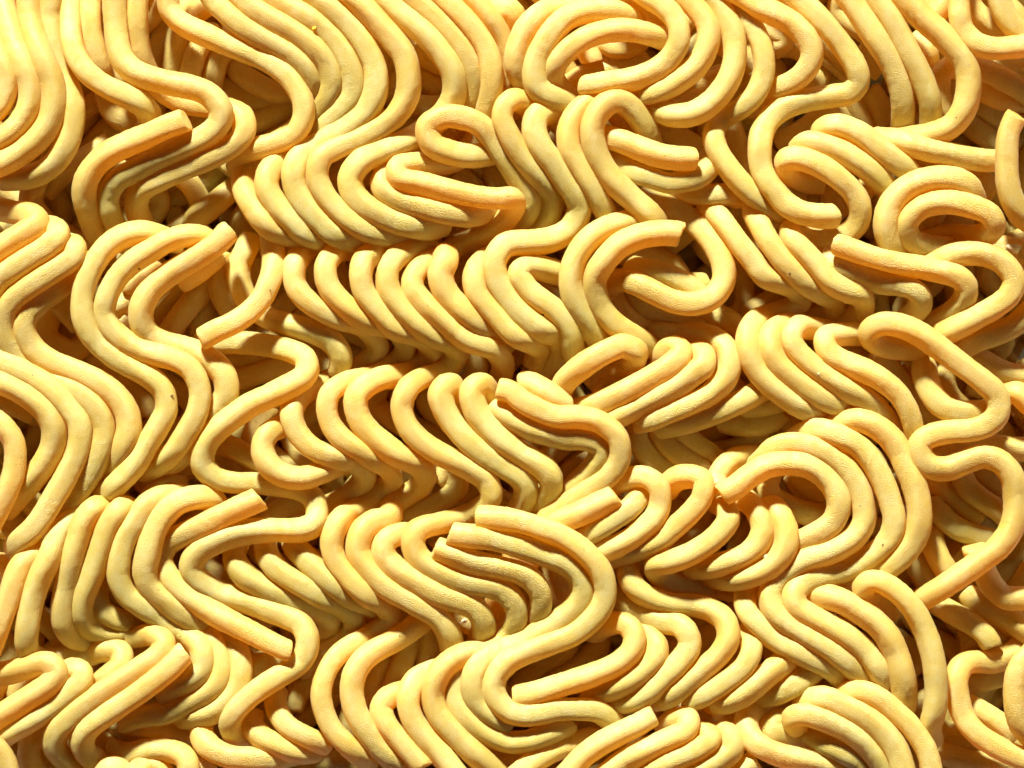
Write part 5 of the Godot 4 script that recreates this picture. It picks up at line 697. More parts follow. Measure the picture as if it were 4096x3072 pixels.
	d([4795,905,-4278, 4891,864,-4187, 4860,865,-4055, 4612,919,-3873, 4501,865,-3658, 4766,916,-3451, 4929,849,-3240, 4702,908,-3041, 4507,884,-2842, 4710,889,-2604, 4928,889,-2411, 4788,907,-2180, 4545,928,-2001, 4489,912,-1880, 4586,910,-1731, 4820,927,-1549, 4868,890,-1300, 4623,922,-1122, 4456,928,-881, 4659,973,-674, 4858,862,-459, 4690,923,-237, 4430,912,-38, 4490,985,201, 4752,888,375, 4815,867,503, 4739,916,619, 4467,912,811, 4372,890,916, 4413,937,1027, 4656,885,1210, 4793,816,1345, 4780,846,1446, 4509,976,1649, 4381,906,1869, 4609,886,2044, 4813,840,2248, 4567,977,2473, 4398,900,2687, 4586,918,2869, 4824,881,3052, 4665,911,3300, 4456,926,3497, 4571,892,3717, 4844,882,3913])
	d([-5044,692,-4306, -4789,687,-4148, -4688,714,-4045, -4739,702,-3922, -4990,684,-3769, -5191,730,-3575, -4973,697,-3349, -4727,753,-3179, -4891,711,-2971, -5138,748,-2821, -5238,729,-2711, -5185,697,-2593, -4892,729,-2417, -4764,736,-2288, -4800,713,-2201, -5047,722,-2039, -5266,716,-1856, -5074,680,-1666, -4792,712,-1480, -4944,746,-1274, -5200,770,-1132, -5269,714,-1012, -5173,665,-914, -4902,721,-773, -4783,734,-680, -4843,717,-538, -5104,740,-398, -5215,776,-312, -5209,746,-182, -4947,773,-34, -4737,753,142, -4999,685,340, -5198,755,520, -5004,663,704, -4746,654,854, -4706,670,946, -4827,717,1071, -5118,727,1234, -5145,805,1360, -5035,827,1455, -4779,753,1597, -4667,749,1688, -4680,781,1826, -4944,687,1985, -5130,711,2213, -4904,652,2389, -4664,660,2564, -4795,712,2756, -5057,701,2911, -5132,721,3040, -5046,682,3194, -4777,736,3335, -4672,735,3431, -4684,669,3555, -4928,681,3719, -5081,713,3810, -5161,676,3937])
	d([-4892,803,-4295, -4655,809,-4127, -4407,768,-3980, -4426,811,-3839, -4549,793,-3757, -4848,744,-3600, -4713,749,-3391, -4455,728,-3265, -4363,762,-3152, -4442,793,-3041, -4735,744,-2865, -4849,726,-2767, -4794,758,-2648, -4541,725,-2497, -4367,716,-2367, -4377,769,-2283, -4626,738,-2118, -4846,729,-1925, -4679,783,-1701, -4403,771,-1522, -4374,801,-1445, -4506,776,-1327, -4770,716,-1174, -4880,732,-1041, -4842,738,-942, -4568,782,-748, -4418,843,-550, -4661,772,-380, -4922,700,-184, -4765,634,29, -4503,797,190, -4449,837,287, -4564,821,416, -4867,782,575, -4951,818,679, -4900,777,802, -4633,800,945, -4527,773,1028, -4515,807,1156, -4809,721,1333, -4995,677,1533, -4763,616,1696, -4505,742,1884, -4725,718,2073, -4960,788,2225, -4954,827,2322, -4815,778,2428, -4513,748,2594, -4479,776,2677, -4610,763,2815, -4865,738,2971, -4946,762,3060, -4860,820,3158, -4568,750,3315, -4473,659,3430, -4486,719,3551, -4735,782,3697, -4902,779,3839, -4882,809,3926])
	d([-4308,754,-4298, -4063,729,-4157, -4025,808,-4016, -4133,816,-3915, -4403,682,-3783, -4510,679,-3683, -4475,752,-3555, -4227,725,-3402, -4107,723,-3324, -4062,809,-3169, -4290,757,-2985, -4529,758,-2812, -4409,723,-2617, -4156,763,-2447, -4084,825,-2333, -4203,788,-2201, -4457,748,-2037, -4568,783,-1828, -4330,743,-1671, -4127,822,-1464, -4335,776,-1267, -4614,704,-1088, -4482,757,-891, -4229,733,-738, -4164,751,-618, -4250,767,-514, -4536,673,-370, -4651,691,-245, -4587,687,-133, -4313,731,-2, -4164,789,108, -4174,792,219, -4434,710,376, -4639,716,560, -4412,743,731, -4133,805,905, -4155,843,1003, -4320,763,1103, -4585,695,1263, -4573,756,1390, -4457,721,1472, -4193,685,1605, -4090,785,1738, -4181,806,1846, -4451,659,2007, -4555,667,2109, -4503,745,2216, -4254,714,2367, -4050,822,2538, -4258,811,2736, -4417,720,2845, -4514,729,2948, -4338,746,3142, -4083,767,3294, -4011,852,3399, -4098,875,3516, -4368,736,3679, -4509,742,3828, -4463,744,3930])
	d([-3761,713,-4305, -3706,684,-4221, -3820,705,-4080, -4087,702,-3932, -4212,640,-3818, -4176,668,-3725, -3925,797,-3538, -3752,691,-3348, -3959,712,-3167, -4240,627,-2984, -4114,730,-2750, -3864,725,-2596, -3792,703,-2483, -3879,688,-2382, -4125,670,-2220, -4287,699,-2001, -4039,696,-1819, -3843,645,-1627, -4033,699,-1429, -4289,668,-1272, -4331,648,-1185, -4221,689,-1056, -3949,750,-912, -3857,700,-778, -3945,704,-677, -4211,629,-535, -4338,679,-405, -4301,734,-307, -4042,719,-168, -3847,709,25, -4066,716,203, -4321,632,372, -4106,736,578, -3846,771,724, -3842,740,859, -3954,751,936, -4230,685,1078, -4280,686,1207, -4179,721,1303, -3900,779,1435, -3772,791,1552, -3831,773,1680, -4098,670,1836, -4230,653,1950, -4218,699,2050, -4096,826,2126, -3955,825,2194, -3735,810,2372, -3905,762,2567, -4187,700,2763, -4193,715,2908, -4066,791,2986, -3797,806,3131, -3717,781,3240, -3754,803,3353, -4011,771,3517, -4190,704,3734, -3940,742,3936])
	d([-3692,820,-4290, -3485,720,-4134, -3707,686,-3947, -3941,741,-3781, -3735,712,-3578, -3482,752,-3419, -3450,721,-3336, -3586,676,-3220, -3857,738,-3030, -3907,753,-2942, -3798,727,-2818, -3546,701,-2661, -3422,711,-2550, -3479,662,-2483, -3756,663,-2293, -3870,691,-2074, -3626,714,-1905, -3417,742,-1697, -3645,660,-1518, -3880,649,-1347, -3909,622,-1253, -3744,679,-1106, -3485,760,-952, -3437,688,-839, -3529,659,-728, -3791,691,-576, -3930,682,-458, -3916,648,-329, -3663,717,-161, -3474,710,32, -3720,718,241, -3966,690,404, -3849,663,625, -3582,734,774, -3533,728,927, -3642,745,1018, -3905,735,1162, -4030,633,1289, -3986,635,1388, -3686,666,1549, -3572,696,1638, -3585,695,1764, -3832,752,1912, -4021,720,2128, -3791,683,2295, -3571,692,2477, -3744,742,2662, -4018,709,2843, -3847,699,3024, -3577,754,3164, -3540,722,3293, -3683,667,3418, -3937,689,3555, -3999,685,3691, -3913,660,3786, -3607,717,3934])
	d([-3106,795,-4310, -3296,809,-4097, -3553,792,-3943, -3603,737,-3818, -3520,730,-3708, -3265,740,-3554, -3156,743,-3449, -3210,792,-3307, -3465,807,-3160, -3656,730,-2954, -3433,742,-2785, -3212,727,-2615, -3198,750,-2501, -3365,756,-2371, -3610,689,-2205, -3672,684,-2132, -3571,794,-2003, -3304,797,-1867, -3240,821,-1633, -3526,805,-1462, -3660,705,-1257, -3402,746,-1103, -3196,777,-931, -3393,785,-744, -3647,753,-547, -3626,704,-444, -3465,722,-361, -3200,757,-224, -3164,750,-144, -3288,808,-11, -3537,831,137, -3601,827,247, -3502,739,375, -3235,774,513, -3121,742,633, -3170,729,711, -3404,835,875, -3553,856,1081, -3288,799,1266, -3080,748,1436, -3262,801,1633, -3506,822,1796, -3546,824,1888, -3419,847,2022, -3134,808,2188, -3050,788,2295, -3110,809,2419, -3357,824,2575, -3539,809,2780, -3312,825,2968, -3068,785,3169, -3233,812,3368, -3500,775,3521, -3577,733,3656, -3488,758,3760, -3202,687,3938])
	d([-2962,722,-4306, -2998,742,-4203, -3160,711,-4105, -3408,686,-3947, -3427,719,-3859, -3285,714,-3758, -3016,683,-3576, -2940,728,-3474, -3034,719,-3378, -3306,673,-3239, -3395,691,-3127, -3330,756,-3006, -3040,698,-2850, -2893,704,-2744, -2923,754,-2654, -3178,639,-2494, -3356,616,-2374, -3338,661,-2263, -3090,765,-2092, -2872,699,-1921, -3045,771,-1741, -3186,693,-1661, -3321,689,-1557, -3178,742,-1339, -2936,747,-1176, -2860,728,-1079, -2943,729,-991, -3221,679,-788, -3329,653,-697, -3320,692,-571, -3070,744,-405, -2876,785,-190, -3097,750,4, -3345,697,170, -3251,675,375, -2975,677,561, -2914,756,676, -3007,758,784, -3262,710,954, -3415,696,1150, -3154,612,1337, -2946,705,1541, -3184,706,1721, -3455,716,1897, -3290,694,2103, -3038,650,2255, -2991,681,2342, -3124,695,2467, -3421,671,2633, -3484,682,2738, -3385,714,2838, -3124,702,2974, -2997,683,3105, -3043,665,3196, -3337,679,3359, -3483,648,3479, -3456,654,3569, -3194,722,3714, -3005,730,3832, -2964,787,3926])
	d([-2664,704,-4316, -2731,764,-4190, -2865,744,-4110, -3111,708,-3951, -3137,755,-3857, -2998,763,-3741, -2700,699,-3588, -2641,691,-3505, -2750,733,-3376, -3004,726,-3217, -3101,717,-3121, -3040,713,-3017, -2739,752,-2852, -2643,704,-2642, -2893,762,-2484, -3053,753,-2286, -2772,818,-2104, -2561,816,-1929, -2759,795,-1742, -3004,784,-1571, -2832,814,-1349, -2567,847,-1205, -2519,834,-1121, -2644,797,-993, -2894,754,-835, -3014,746,-706, -2928,804,-584, -2667,818,-444, -2544,769,-233, -2765,824,-56, -3013,738,158, -2826,786,360, -2592,764,530, -2655,803,737, -2944,728,924, -3039,714,1026, -3000,737,1142, -2744,739,1295, -2606,722,1409, -2602,780,1493, -2860,777,1696, -3092,733,1879, -2919,723,2078, -2669,709,2230, -2652,767,2345, -2796,752,2457, -3048,717,2616, -3130,734,2717, -3034,769,2808, -2791,726,2971, -2662,705,3102, -2726,733,3209, -2987,715,3357, -3156,698,3496, -3126,731,3548, -2881,788,3715, -2702,763,3833, -2674,754,3935])
	d([-2365,677,-4314, -2619,650,-4151, -2824,687,-3946, -2647,667,-3764, -2401,726,-3595, -2380,688,-3472, -2518,685,-3351, -2761,724,-3181, -2865,678,-3101, -2822,620,-2989, -2586,632,-2822, -2460,657,-2732, -2441,629,-2593, -2683,694,-2418, -2901,685,-2238, -2738,685,-2037, -2478,726,-1878, -2451,769,-1757, -2581,775,-1645, -2837,732,-1501, -2921,681,-1393, -2826,690,-1285, -2568,712,-1145, -2425,736,-1033, -2480,784,-902, -2731,746,-749, -2889,675,-551, -2637,671,-405, -2393,715,-207, -2629,730,-27, -2837,717,154, -2671,698,335, -2420,716,486, -2360,728,563, -2499,675,718, -2758,667,862, -2729,705,1088, -2467,711,1240, -2330,708,1343, -2364,679,1469, -2616,658,1631, -2775,722,1842, -2552,701,2011, -2317,693,2165, -2297,670,2275, -2462,660,2416, -2706,709,2580, -2774,715,2692, -2686,749,2794, -2432,726,2947, -2305,687,3067, -2341,670,3194, -2588,680,3357, -2786,721,3541, -2589,758,3727, -2338,713,3933])
	d([-2236,823,-4298, -2481,766,-4136, -2299,840,-3922, -2038,849,-3783, -2001,766,-3659, -2094,768,-3569, -2380,820,-3391, -2460,796,-3285, -2403,758,-3171, -2146,782,-3010, -2013,736,-2819, -2288,784,-2642, -2488,744,-2433, -2299,721,-2240, -2060,738,-2081, -2025,784,-1981, -2146,829,-1857, -2441,633,-1687, -2537,642,-1578, -2484,749,-1454, -2234,741,-1295, -2072,812,-1084, -2204,831,-958, -2332,748,-882, -2566,682,-700, -2532,732,-589, -2414,706,-509, -2160,713,-359, -2118,769,-237, -2255,759,-105, -2382,652,-28, -2514,657,35, -2605,735,141, -2537,767,243, -2280,725,388, -2163,716,478, -2152,775,595, -2430,792,782, -2600,769,968, -2358,743,1115, -2135,705,1301, -2338,802,1513, -2570,772,1685, -2429,765,1875, -2179,747,2030, -2106,743,2132, -2193,787,2223, -2483,785,2392, -2557,787,2511, -2470,794,2610, -2216,790,2760, -2077,770,2966, -2347,843,3138, -2508,811,3352, -2289,757,3548, -2043,749,3699, -2027,825,3822, -2164,848,3937])
	d([-2047,718,-4301, -2295,730,-4139, -2296,705,-4023, -2172,726,-3936, -1899,772,-3795, -1818,736,-3681, -1933,667,-3566, -2187,702,-3410, -2277,727,-3307, -2207,705,-3215, -1915,778,-3038, -1806,791,-2941, -1811,706,-2830, -2078,646,-2685, -2231,702,-2476, -1955,744,-2293, -1738,782,-2111, -1950,672,-1937, -2200,714,-1742, -2019,729,-1544, -1752,804,-1392, -1713,769,-1265, -1852,711,-1148, -2117,687,-1005, -2179,683,-895, -2111,674,-782, -1865,762,-618, -1725,823,-501, -1741,790,-376, -1996,682,-216, -2196,660,-20, -2000,725,198, -1750,814,374, -1894,690,574, -2138,692,738, -2244,702,875, -2171,700,979, -1914,777,1131, -1779,795,1261, -1806,771,1356, -2077,739,1547, -2287,738,1724, -2080,760,1902, -1829,773,2112, -2015,752,2301, -2268,759,2457, -2320,727,2531, -2206,694,2656, -1910,797,2820, -1855,744,2946, -1948,698,3049, -2209,748,3184, -2330,774,3308, -2263,696,3412, -1991,749,3541, -1848,776,3664, -1863,736,3769, -2170,706,3937])
	d([-1540,805,-4294, -1666,851,-4211, -1807,788,-4148, -1953,709,-4056, -1941,667,-3956, -1683,740,-3796, -1459,748,-3591, -1679,813,-3403, -1917,735,-3248, -1685,751,-3044, -1438,783,-2888, -1568,800,-2674, -1821,757,-2532, -1871,726,-2423, -1730,673,-2303, -1475,770,-2154, -1383,779,-2055, -1444,757,-1949, -1728,778,-1770, -1838,755,-1676, -1807,701,-1566, -1549,758,-1402, -1397,807,-1297, -1371,775,-1181, -1611,786,-1008, -1834,733,-831, -1828,682,-742, -1681,715,-621, -1404,786,-436, -1378,750,-314, -1479,759,-216, -1741,771,-63, -1861,750,56, -1817,712,182, -1568,773,353, -1407,770,557, -1633,835,729, -1896,732,929, -1740,703,1121, -1504,779,1284, -1477,798,1443, -1584,857,1527, -1853,792,1671, -1951,760,1773, -1893,726,1897, -1609,753,2066, -1508,762,2153, -1530,779,2287, -1789,811,2430, -1976,690,2610, -1711,748,2807, -1507,769,2990, -1712,814,3164, -1974,695,3355, -1888,658,3501, -1787,708,3543, -1537,795,3691, -1531,789,3847, -1653,813,3922])
	d([-1613,672,-4309, -1679,698,-4220, -1570,688,-4087, -1298,687,-3956, -1185,717,-3871, -1206,701,-3735, -1495,630,-3570, -1593,669,-3357, -1353,670,-3193, -1136,688,-3041, -1370,649,-2837, -1594,685,-2651, -1392,683,-2463, -1110,716,-2292, -1140,734,-2170, -1255,666,-2091, -1508,652,-1936, -1573,680,-1816, -1475,695,-1707, -1183,699,-1540, -1085,687,-1445, -1141,718,-1321, -1385,651,-1164, -1573,661,-964, -1330,676,-757, -1109,693,-576, -1273,663,-364, -1403,610,-288, -1558,666,-193, -1612,677,-54, -1530,669,59, -1261,703,209, -1164,723,301, -1190,702,430, -1466,650,606, -1646,700,805, -1432,727,980, -1202,695,1154, -1391,680,1377, -1652,733,1519, -1681,742,1652, -1574,703,1748, -1288,730,1907, -1234,675,2032, -1324,650,2129, -1594,634,2273, -1681,686,2329, -1671,694,2488, -1372,766,2641, -1235,754,2746, -1270,744,2837, -1516,613,3015, -1705,677,3199, -1444,740,3379, -1210,770,3540, -1402,712,3748, -1537,647,3835, -1674,674,3946])
	d([-1368,762,-4298, -1126,804,-4114, -887,831,-3939, -1038,784,-3732, -1298,810,-3587, -1384,808,-3467, -1303,774,-3335, -1049,830,-3179, -961,710,-2962, -1210,773,-2803, -1366,841,-2697, -1436,809,-2582, -1236,831,-2385, -986,794,-2225, -973,753,-2126, -1113,767,-2004, -1369,838,-1854, -1478,804,-1722, -1403,803,-1601, -1142,825,-1461, -1021,773,-1227, -1286,830,-1088, -1444,856,-995, -1490,789,-870, -1261,825,-703, -1018,795,-537, -1194,826,-341, -1468,887,-169, -1453,787,-39, -1333,780,34, -1069,797,173, -1005,772,327, -1087,830,400, -1346,909,534, -1458,937,660, -1379,829,776, -1117,794,907, -976,778,1114, -1225,828,1270, -1395,920,1395, -1398,895,1495, -1316,678,1587, -1171,633,1661, -929,677,1822, -1074,758,2035, -1326,796,2182, -1355,838,2333, -1242,872,2420, -983,796,2565, -879,811,2674, -933,763,2801, -1181,758,2956, -1351,789,3188, -1106,822,3360, -877,806,3538, -919,750,3662, -1030,777,3748, -1327,732,3931])
	d([-1067,696,-4309, -1175,692,-4209, -1130,669,-4090, -856,689,-3953, -682,657,-3759, -954,674,-3571, -1124,741,-3381, -887,739,-3210, -647,679,-3065, -831,636,-2835, -1082,730,-2668, -966,690,-2449, -679,668,-2283, -624,652,-2173, -720,652,-2065, -980,696,-1912, -1092,748,-1817, -1070,759,-1676, -785,677,-1507, -651,648,-1411, -640,581,-1306, -867,699,-1125, -1122,729,-960, -955,728,-702, -712,687,-555, -658,603,-424, -752,602,-323, -1054,748,-163, -1158,723,-64, -1128,667,63, -865,740,220, -704,735,425, -805,727,537, -962,825,622, -1202,685,793, -1040,648,1006, -793,628,1153, -750,623,1280, -892,670,1398, -1157,775,1527, -1237,786,1640, -1165,750,1759, -864,800,1904, -773,680,2011, -827,680,2135, -1079,701,2275, -1225,715,2482, -947,671,2658, -770,617,2848, -988,703,3019, -1215,694,3194, -1003,706,3396, -738,719,3536, -872,634,3772, -1145,694,3945])
	d([-800,734,-4301, -557,665,-4147, -383,691,-3965, -599,689,-3785, -845,802,-3609, -693,725,-3372, -448,754,-3200, -400,787,-3115, -497,745,-2988, -765,745,-2841, -893,759,-2718, -862,713,-2592, -611,692,-2440, -475,709,-2325, -452,654,-2233, -663,714,-2042, -905,821,-1877, -924,783,-1761, -795,772,-1645, -545,765,-1491, -486,705,-1379, -569,688,-1259, -836,800,-1117, -969,827,-995, -936,765,-887, -692,746,-730, -516,707,-541, -744,734,-360, -990,874,-155, -805,771,43, -549,778,187, -645,681,377, -913,670,529, -990,681,649, -870,701,772, -598,669,906, -498,704,1003, -544,687,1113, -806,752,1253, -937,816,1366, -899,793,1506, -648,637,1650, -454,702,1830, -661,693,2006, -895,804,2172, -705,734,2413, -454,655,2573, -416,642,2685, -517,651,2777, -778,729,2924, -863,790,3024, -783,730,3184, -534,683,3349, -390,696,3445, -379,642,3556, -613,655,3734, -776,736,3818, -852,745,3934])
	d([-552,757,-4317, -299,695,-4168, -160,694,-4048, -179,737,-3965, -418,746,-3794, -626,721,-3596, -399,712,-3396, -160,684,-3239, -306,664,-3033, -554,596,-2876, -637,679,-2726, -541,720,-2623, -288,700,-2474, -185,696,-2378, -215,714,-2249, -468,743,-2095, -681,775,-1893, -479,715,-1674, -242,735,-1510, -363,719,-1285, -622,824,-1134, -724,799,-992, -645,753,-899, -396,769,-739, -289,781,-646, -300,709,-525, -543,797,-353, -761,773,-141, -526,723,20, -301,751,194, -465,652,403, -722,763,553, -764,805,674, -624,752,773, -359,727,919, -302,776,1036, -386,777,1134, -640,788,1287, -748,809,1406, -670,784,1509, -411,699,1649, -272,698,1767, -288,746,1859, -532,767,2015, -711,739,2209, -617,796,2293, -466,732,2400, -235,708,2568, -400,760,2755, -645,762,2923, -668,784,3048, -530,748,3162, -273,705,3315, -183,692,3416, -235,703,3541, -494,729,3687, -642,797,3832, -608,803,3928])
	d([-346,782,-4306, -80,772,-4168, 54,738,-4070, 42,779,-3962, -195,831,-3783, -375,740,-3574, -130,782,-3412, 98,756,-3255, -110,791,-3044, -354,752,-2872, -178,814,-2661, 86,820,-2526, 136,780,-2417, 12,774,-2301, -239,811,-2153, -319,699,-2007, -245,713,-1930, 53,795,-1767, 152,812,-1666, 123,781,-1548, -116,820,-1387, -271,851,-1283, -299,770,-1154, -80,733,-982, 153,792,-812, 0,815,-600, -280,820,-417, -326,737,-290, -242,707,-195, 14,753,-41, 117,813,85, 59,825,206, -190,794,365, -379,680,575, -170,666,751, 68,762,939, -116,854,1143, -369,699,1303, -428,703,1418, -290,729,1528, -36,695,1685, 39,718,1798, -44,770,1901, -326,752,2079, -444,703,2163, -398,732,2273, -137,744,2424, 5,685,2640, -256,835,2817, -447,733,3001, -218,745,3160, 29,753,3364, -170,807,3544, -417,833,3708, -378,740,3866, -266,745,3940])
	d([21,691,-4307, 261,750,-4138, 167,694,-3917, -90,711,-3765, -185,736,-3659, -148,670,-3553, 134,660,-3388, 273,697,-3267, 255,660,-3175, 5,665,-3003, -198,709,-2809, -4,679,-2628, 286,716,-2455, 117,648,-2259, -127,689,-2103, -160,659,-1982, -55,649,-1888, 212,698,-1742, 325,741,-1615, 235,704,-1511, -32,678,-1367, -137,716,-1242, -84,697,-1165, 172,674,-1010, 353,685,-812, 98,663,-629, -104,714,-435, 123,682,-255, 375,671,-109, 262,727,104, -23,692,286, -68,716,408, 36,709,514, 305,665,649, 413,657,747, 388,698,878, 143,677,1034, -62,763,1269, 155,695,1462, 399,718,1615, 279,662,1842, 12,653,2004, -80,752,2139, -7,774,2238, 250,737,2398, 358,683,2622, 107,642,2782, -122,773,2955, -72,706,3066, 84,732,3167, 318,748,3342, 325,690,3444, 177,671,3552, -84,766,3693, -160,784,3790, -54,730,3926])
	d([610,782,-4294, 678,745,-4223, 589,737,-4073, 330,801,-3916, 218,724,-3712, 453,743,-3547, 660,687,-3363, 430,751,-3152, 183,754,-2986, 162,735,-2886, 291,755,-2776, 541,695,-2610, 616,701,-2499, 543,720,-2391, 270,714,-2197, 113,718,-1990, 359,752,-1827, 572,704,-1631, 394,759,-1425, 144,714,-1272, 75,769,-1171, 185,800,-1033, 454,764,-893, 543,739,-782, 478,759,-666, 221,746,-517, 61,819,-321, 333,807,-140, 544,725,55, 323,772,253, 77,781,389, 77,826,485, 225,819,588, 492,753,732, 571,740,862, 418,792,966, 159,788,1115, 96,763,1187, 194,758,1310, 448,810,1458, 564,790,1680, 266,798,1841, 149,764,2063, 396,833,2214, 617,768,2395, 450,827,2575, 201,778,2741, 187,722,2884, 315,742,2994, 567,771,3155, 659,725,3244, 588,761,3341, 348,809,3512, 200,693,3748, 465,715,3936])
	d([815,759,-4304, 955,659,-4123, 710,720,-3942, 496,718,-3757, 745,720,-3551, 990,754,-3389, 821,679,-3212, 577,752,-3034, 529,733,-2919, 661,699,-2805, 917,710,-2652, 1007,698,-2554, 935,672,-2450, 650,746,-2262, 535,737,-2044, 771,758,-1872, 983,722,-1691, 879,652,-1561, 753,696,-1488, 517,731,-1306, 485,704,-1183, 589,756,-1079, 845,768,-925, 937,714,-794, 844,701,-700, 593,750,-532, 436,748,-315, 698,781,-122, 893,711,66, 672,731,241, 432,727,407, 399,757,493, 556,830,636, 808,706,797, 858,697,911, 750,725,997, 490,729,1150, 373,671,1280, 456,683,1397, 719,724,1543, 850,724,1648, 826,706,1737, 537,743,1901, 411,740,2106, 655,703,2270, 880,709,2439, 647,744,2640, 423,715,2817, 608,715,3006, 857,737,3160, 914,694,3272, 786,694,3394, 541,736,3558, 456,709,3663, 539,690,3774, 825,783,3939])
	d([1105,726,-4306, 1219,691,-4230, 1205,646,-4105, 953,712,-3932, 788,769,-3736, 1066,743,-3566, 1266,673,-3396, 1072,663,-3197, 826,743,-3024, 984,695,-2808, 1228,711,-2648, 1278,665,-2542, 1181,662,-2441, 891,711,-2262, 798,741,-2151, 853,724,-2033, 1102,717,-1868, 1262,683,-1675, 1016,675,-1473, 777,715,-1293, 933,755,-1086, 1175,722,-928, 1230,664,-812, 1106,713,-681, 847,736,-524, 725,703,-406, 760,689,-304, 1034,749,-126, 1169,651,90, 930,739,260, 701,723,429, 884,721,641, 1125,666,800, 1120,654,940, 1003,677,1017, 748,765,1176, 660,711,1271, 777,729,1390, 1039,720,1537, 1131,692,1632, 1070,660,1762, 792,749,1931, 666,741,2040, 716,727,2113, 970,718,2264, 1141,662,2460, 894,781,2660, 695,748,2837, 924,747,2996, 1166,743,3165, 1020,699,3405, 770,799,3556, 736,759,3683, 853,745,3770, 1148,792,3924])
	d([1543,721,-4318, 1305,746,-4136, 1076,792,-3951, 1199,710,-3737, 1454,738,-3589, 1512,647,-3456, 1410,682,-3342, 1153,778,-3186, 1044,711,-2972, 1276,740,-2810, 1475,653,-2581, 1241,776,-2400, 1001,779,-2235, 993,725,-2137, 1129,733,-2035, 1383,725,-1883, 1446,722,-1729, 1341,800,-1624, 1076,818,-1491, 979,783,-1390, 1031,725,-1258, 1296,763,-1142, 1442,752,-1034, 1425,721,-909, 1176,827,-745, 996,821,-552, 1228,697,-385, 1485,755,-202, 1294,738,-15, 1045,829,146, 1036,834,241, 1188,723,345, 1440,767,495, 1528,765,598, 1419,737,717, 1162,793,867, 1068,817,976, 1128,731,1105, 1387,661,1249, 1557,671,1475, 1313,686,1629, 1179,794,1699, 1097,796,1825, 1296,707,2025, 1542,707,2184, 1592,695,2305, 1468,677,2421, 1214,719,2580, 1119,742,2684, 1165,743,2794, 1411,754,2963, 1583,631,3204, 1345,681,3372, 1117,691,3550, 1116,668,3643, 1251,721,3750, 1531,766,3927])
	d([1796,694,-4304, 1538,757,-4131, 1352,755,-3940, 1601,654,-3802, 1861,659,-3607, 1645,772,-3412, 1407,774,-3248, 1537,671,-3041, 1832,716,-2880, 1884,694,-2787, 1767,747,-2657, 1508,795,-2507, 1409,786,-2361, 1476,731,-2263, 1749,711,-2121, 1863,727,-1899, 1628,709,-1739, 1471,626,-1641, 1396,668,-1522, 1584,808,-1322, 1825,796,-1140, 1852,776,-1064, 1716,795,-961, 1454,680,-766, 1361,696,-655, 1422,730,-543, 1667,751,-389, 1808,800,-270, 1774,780,-156, 1541,716,21, 1318,714,191, 1504,672,392, 1761,746,582, 1758,799,678, 1612,763,797, 1356,702,944, 1279,775,1081, 1346,787,1164, 1655,757,1320, 1751,752,1424, 1688,783,1547, 1436,757,1696, 1291,829,1909, 1547,799,2052, 1686,737,2134, 1749,784,2252, 1509,819,2423, 1269,835,2619, 1474,778,2797, 1737,684,2959, 1761,707,3058, 1620,770,3170, 1331,802,3328, 1295,819,3423, 1419,752,3550, 1696,722,3685, 1808,684,3834, 1729,733,3938])
	d([2053,770,-4313, 1852,792,-4104, 1612,754,-3962, 1570,795,-3820, 1668,795,-3723, 1969,783,-3565, 2031,751,-3488, 1962,806,-3338, 1715,765,-3177, 1584,829,-2975, 1866,855,-2797, 2046,762,-2619, 1811,782,-2445, 1584,806,-2272, 1809,855,-2057, 2066,784,-1917, 2075,758,-1816, 1925,770,-1716, 1674,745,-1559, 1638,701,-1449, 1778,743,-1325, 2039,799,-1181, 2119,769,-1076, 2050,737,-980, 1801,766,-819, 1673,719,-699, 1723,723,-584, 1986,816,-443, 2154,779,-245, 1933,763,-79, 1689,774,140, 1895,807,330, 2144,786,486, 2182,766,570, 2070,811,706, 1780,796,879, 1699,726,989, 1761,721,1116, 2010,769,1273, 2166,781,1472, 1904,836,1662, 1682,774,1848, 1845,779,2051, 2088,761,2211, 2130,799,2345, 2004,806,2460, 1745,775,2606, 1644,785,2698, 1675,828,2819, 1935,762,2983, 2091,752,3115, 2060,804,3212, 1806,767,3371, 1587,810,3543, 1786,837,3730, 2064,715,3933])
	d([2320,737,-4314, 2073,697,-4161, 1996,728,-4043, 2062,743,-3925, 2328,688,-3791, 2440,739,-3579, 2173,696,-3392, 1972,696,-3199, 2171,681,-3017, 2399,676,-2836, 2306,681,-2614, 2021,688,-2438, 1921,730,-2299, 1974,707,-2212, 2226,703,-2055, 2367,724,-1844, 2143,699,-1661, 1886,735,-1476, 2055,672,-1268, 2301,728,-1116, 2228,689,-895, 1974,738,-735, 1866,669,-621, 1930,661,-508, 2189,696,-364, 2330,736,-251, 2300,718,-156, 2063,687,20, 1859,717,195, 2109,674,381, 2356,725,546, 2158,691,749, 1904,693,896, 1908,726,1020, 2027,704,1097, 2313,677,1276, 2375,720,1384, 2279,694,1487, 2003,664,1613, 1910,700,1723, 1970,754,1849, 2241,668,1986, 2403,647,2086, 2400,728,2212, 2161,668,2381, 1958,664,2574, 2164,687,2761, 2417,674,2920, 2313,708,3151, 2063,688,3309, 1987,711,3426, 2053,724,3544, 2304,736,3693, 2470,718,3827, 2451,671,3944])
	d([2596,799,-4294, 2352,769,-4138, 2210,757,-4048, 2230,817,-3907, 2522,811,-3754, 2685,754,-3629, 2654,719,-3538, 2377,752,-3343, 2242,710,-3239, 2267,693,-3153, 2547,707,-2976, 2715,674,-2889, 2710,657,-2785, 2429,784,-2583, 2282,767,-2471, 2310,707,-2351])
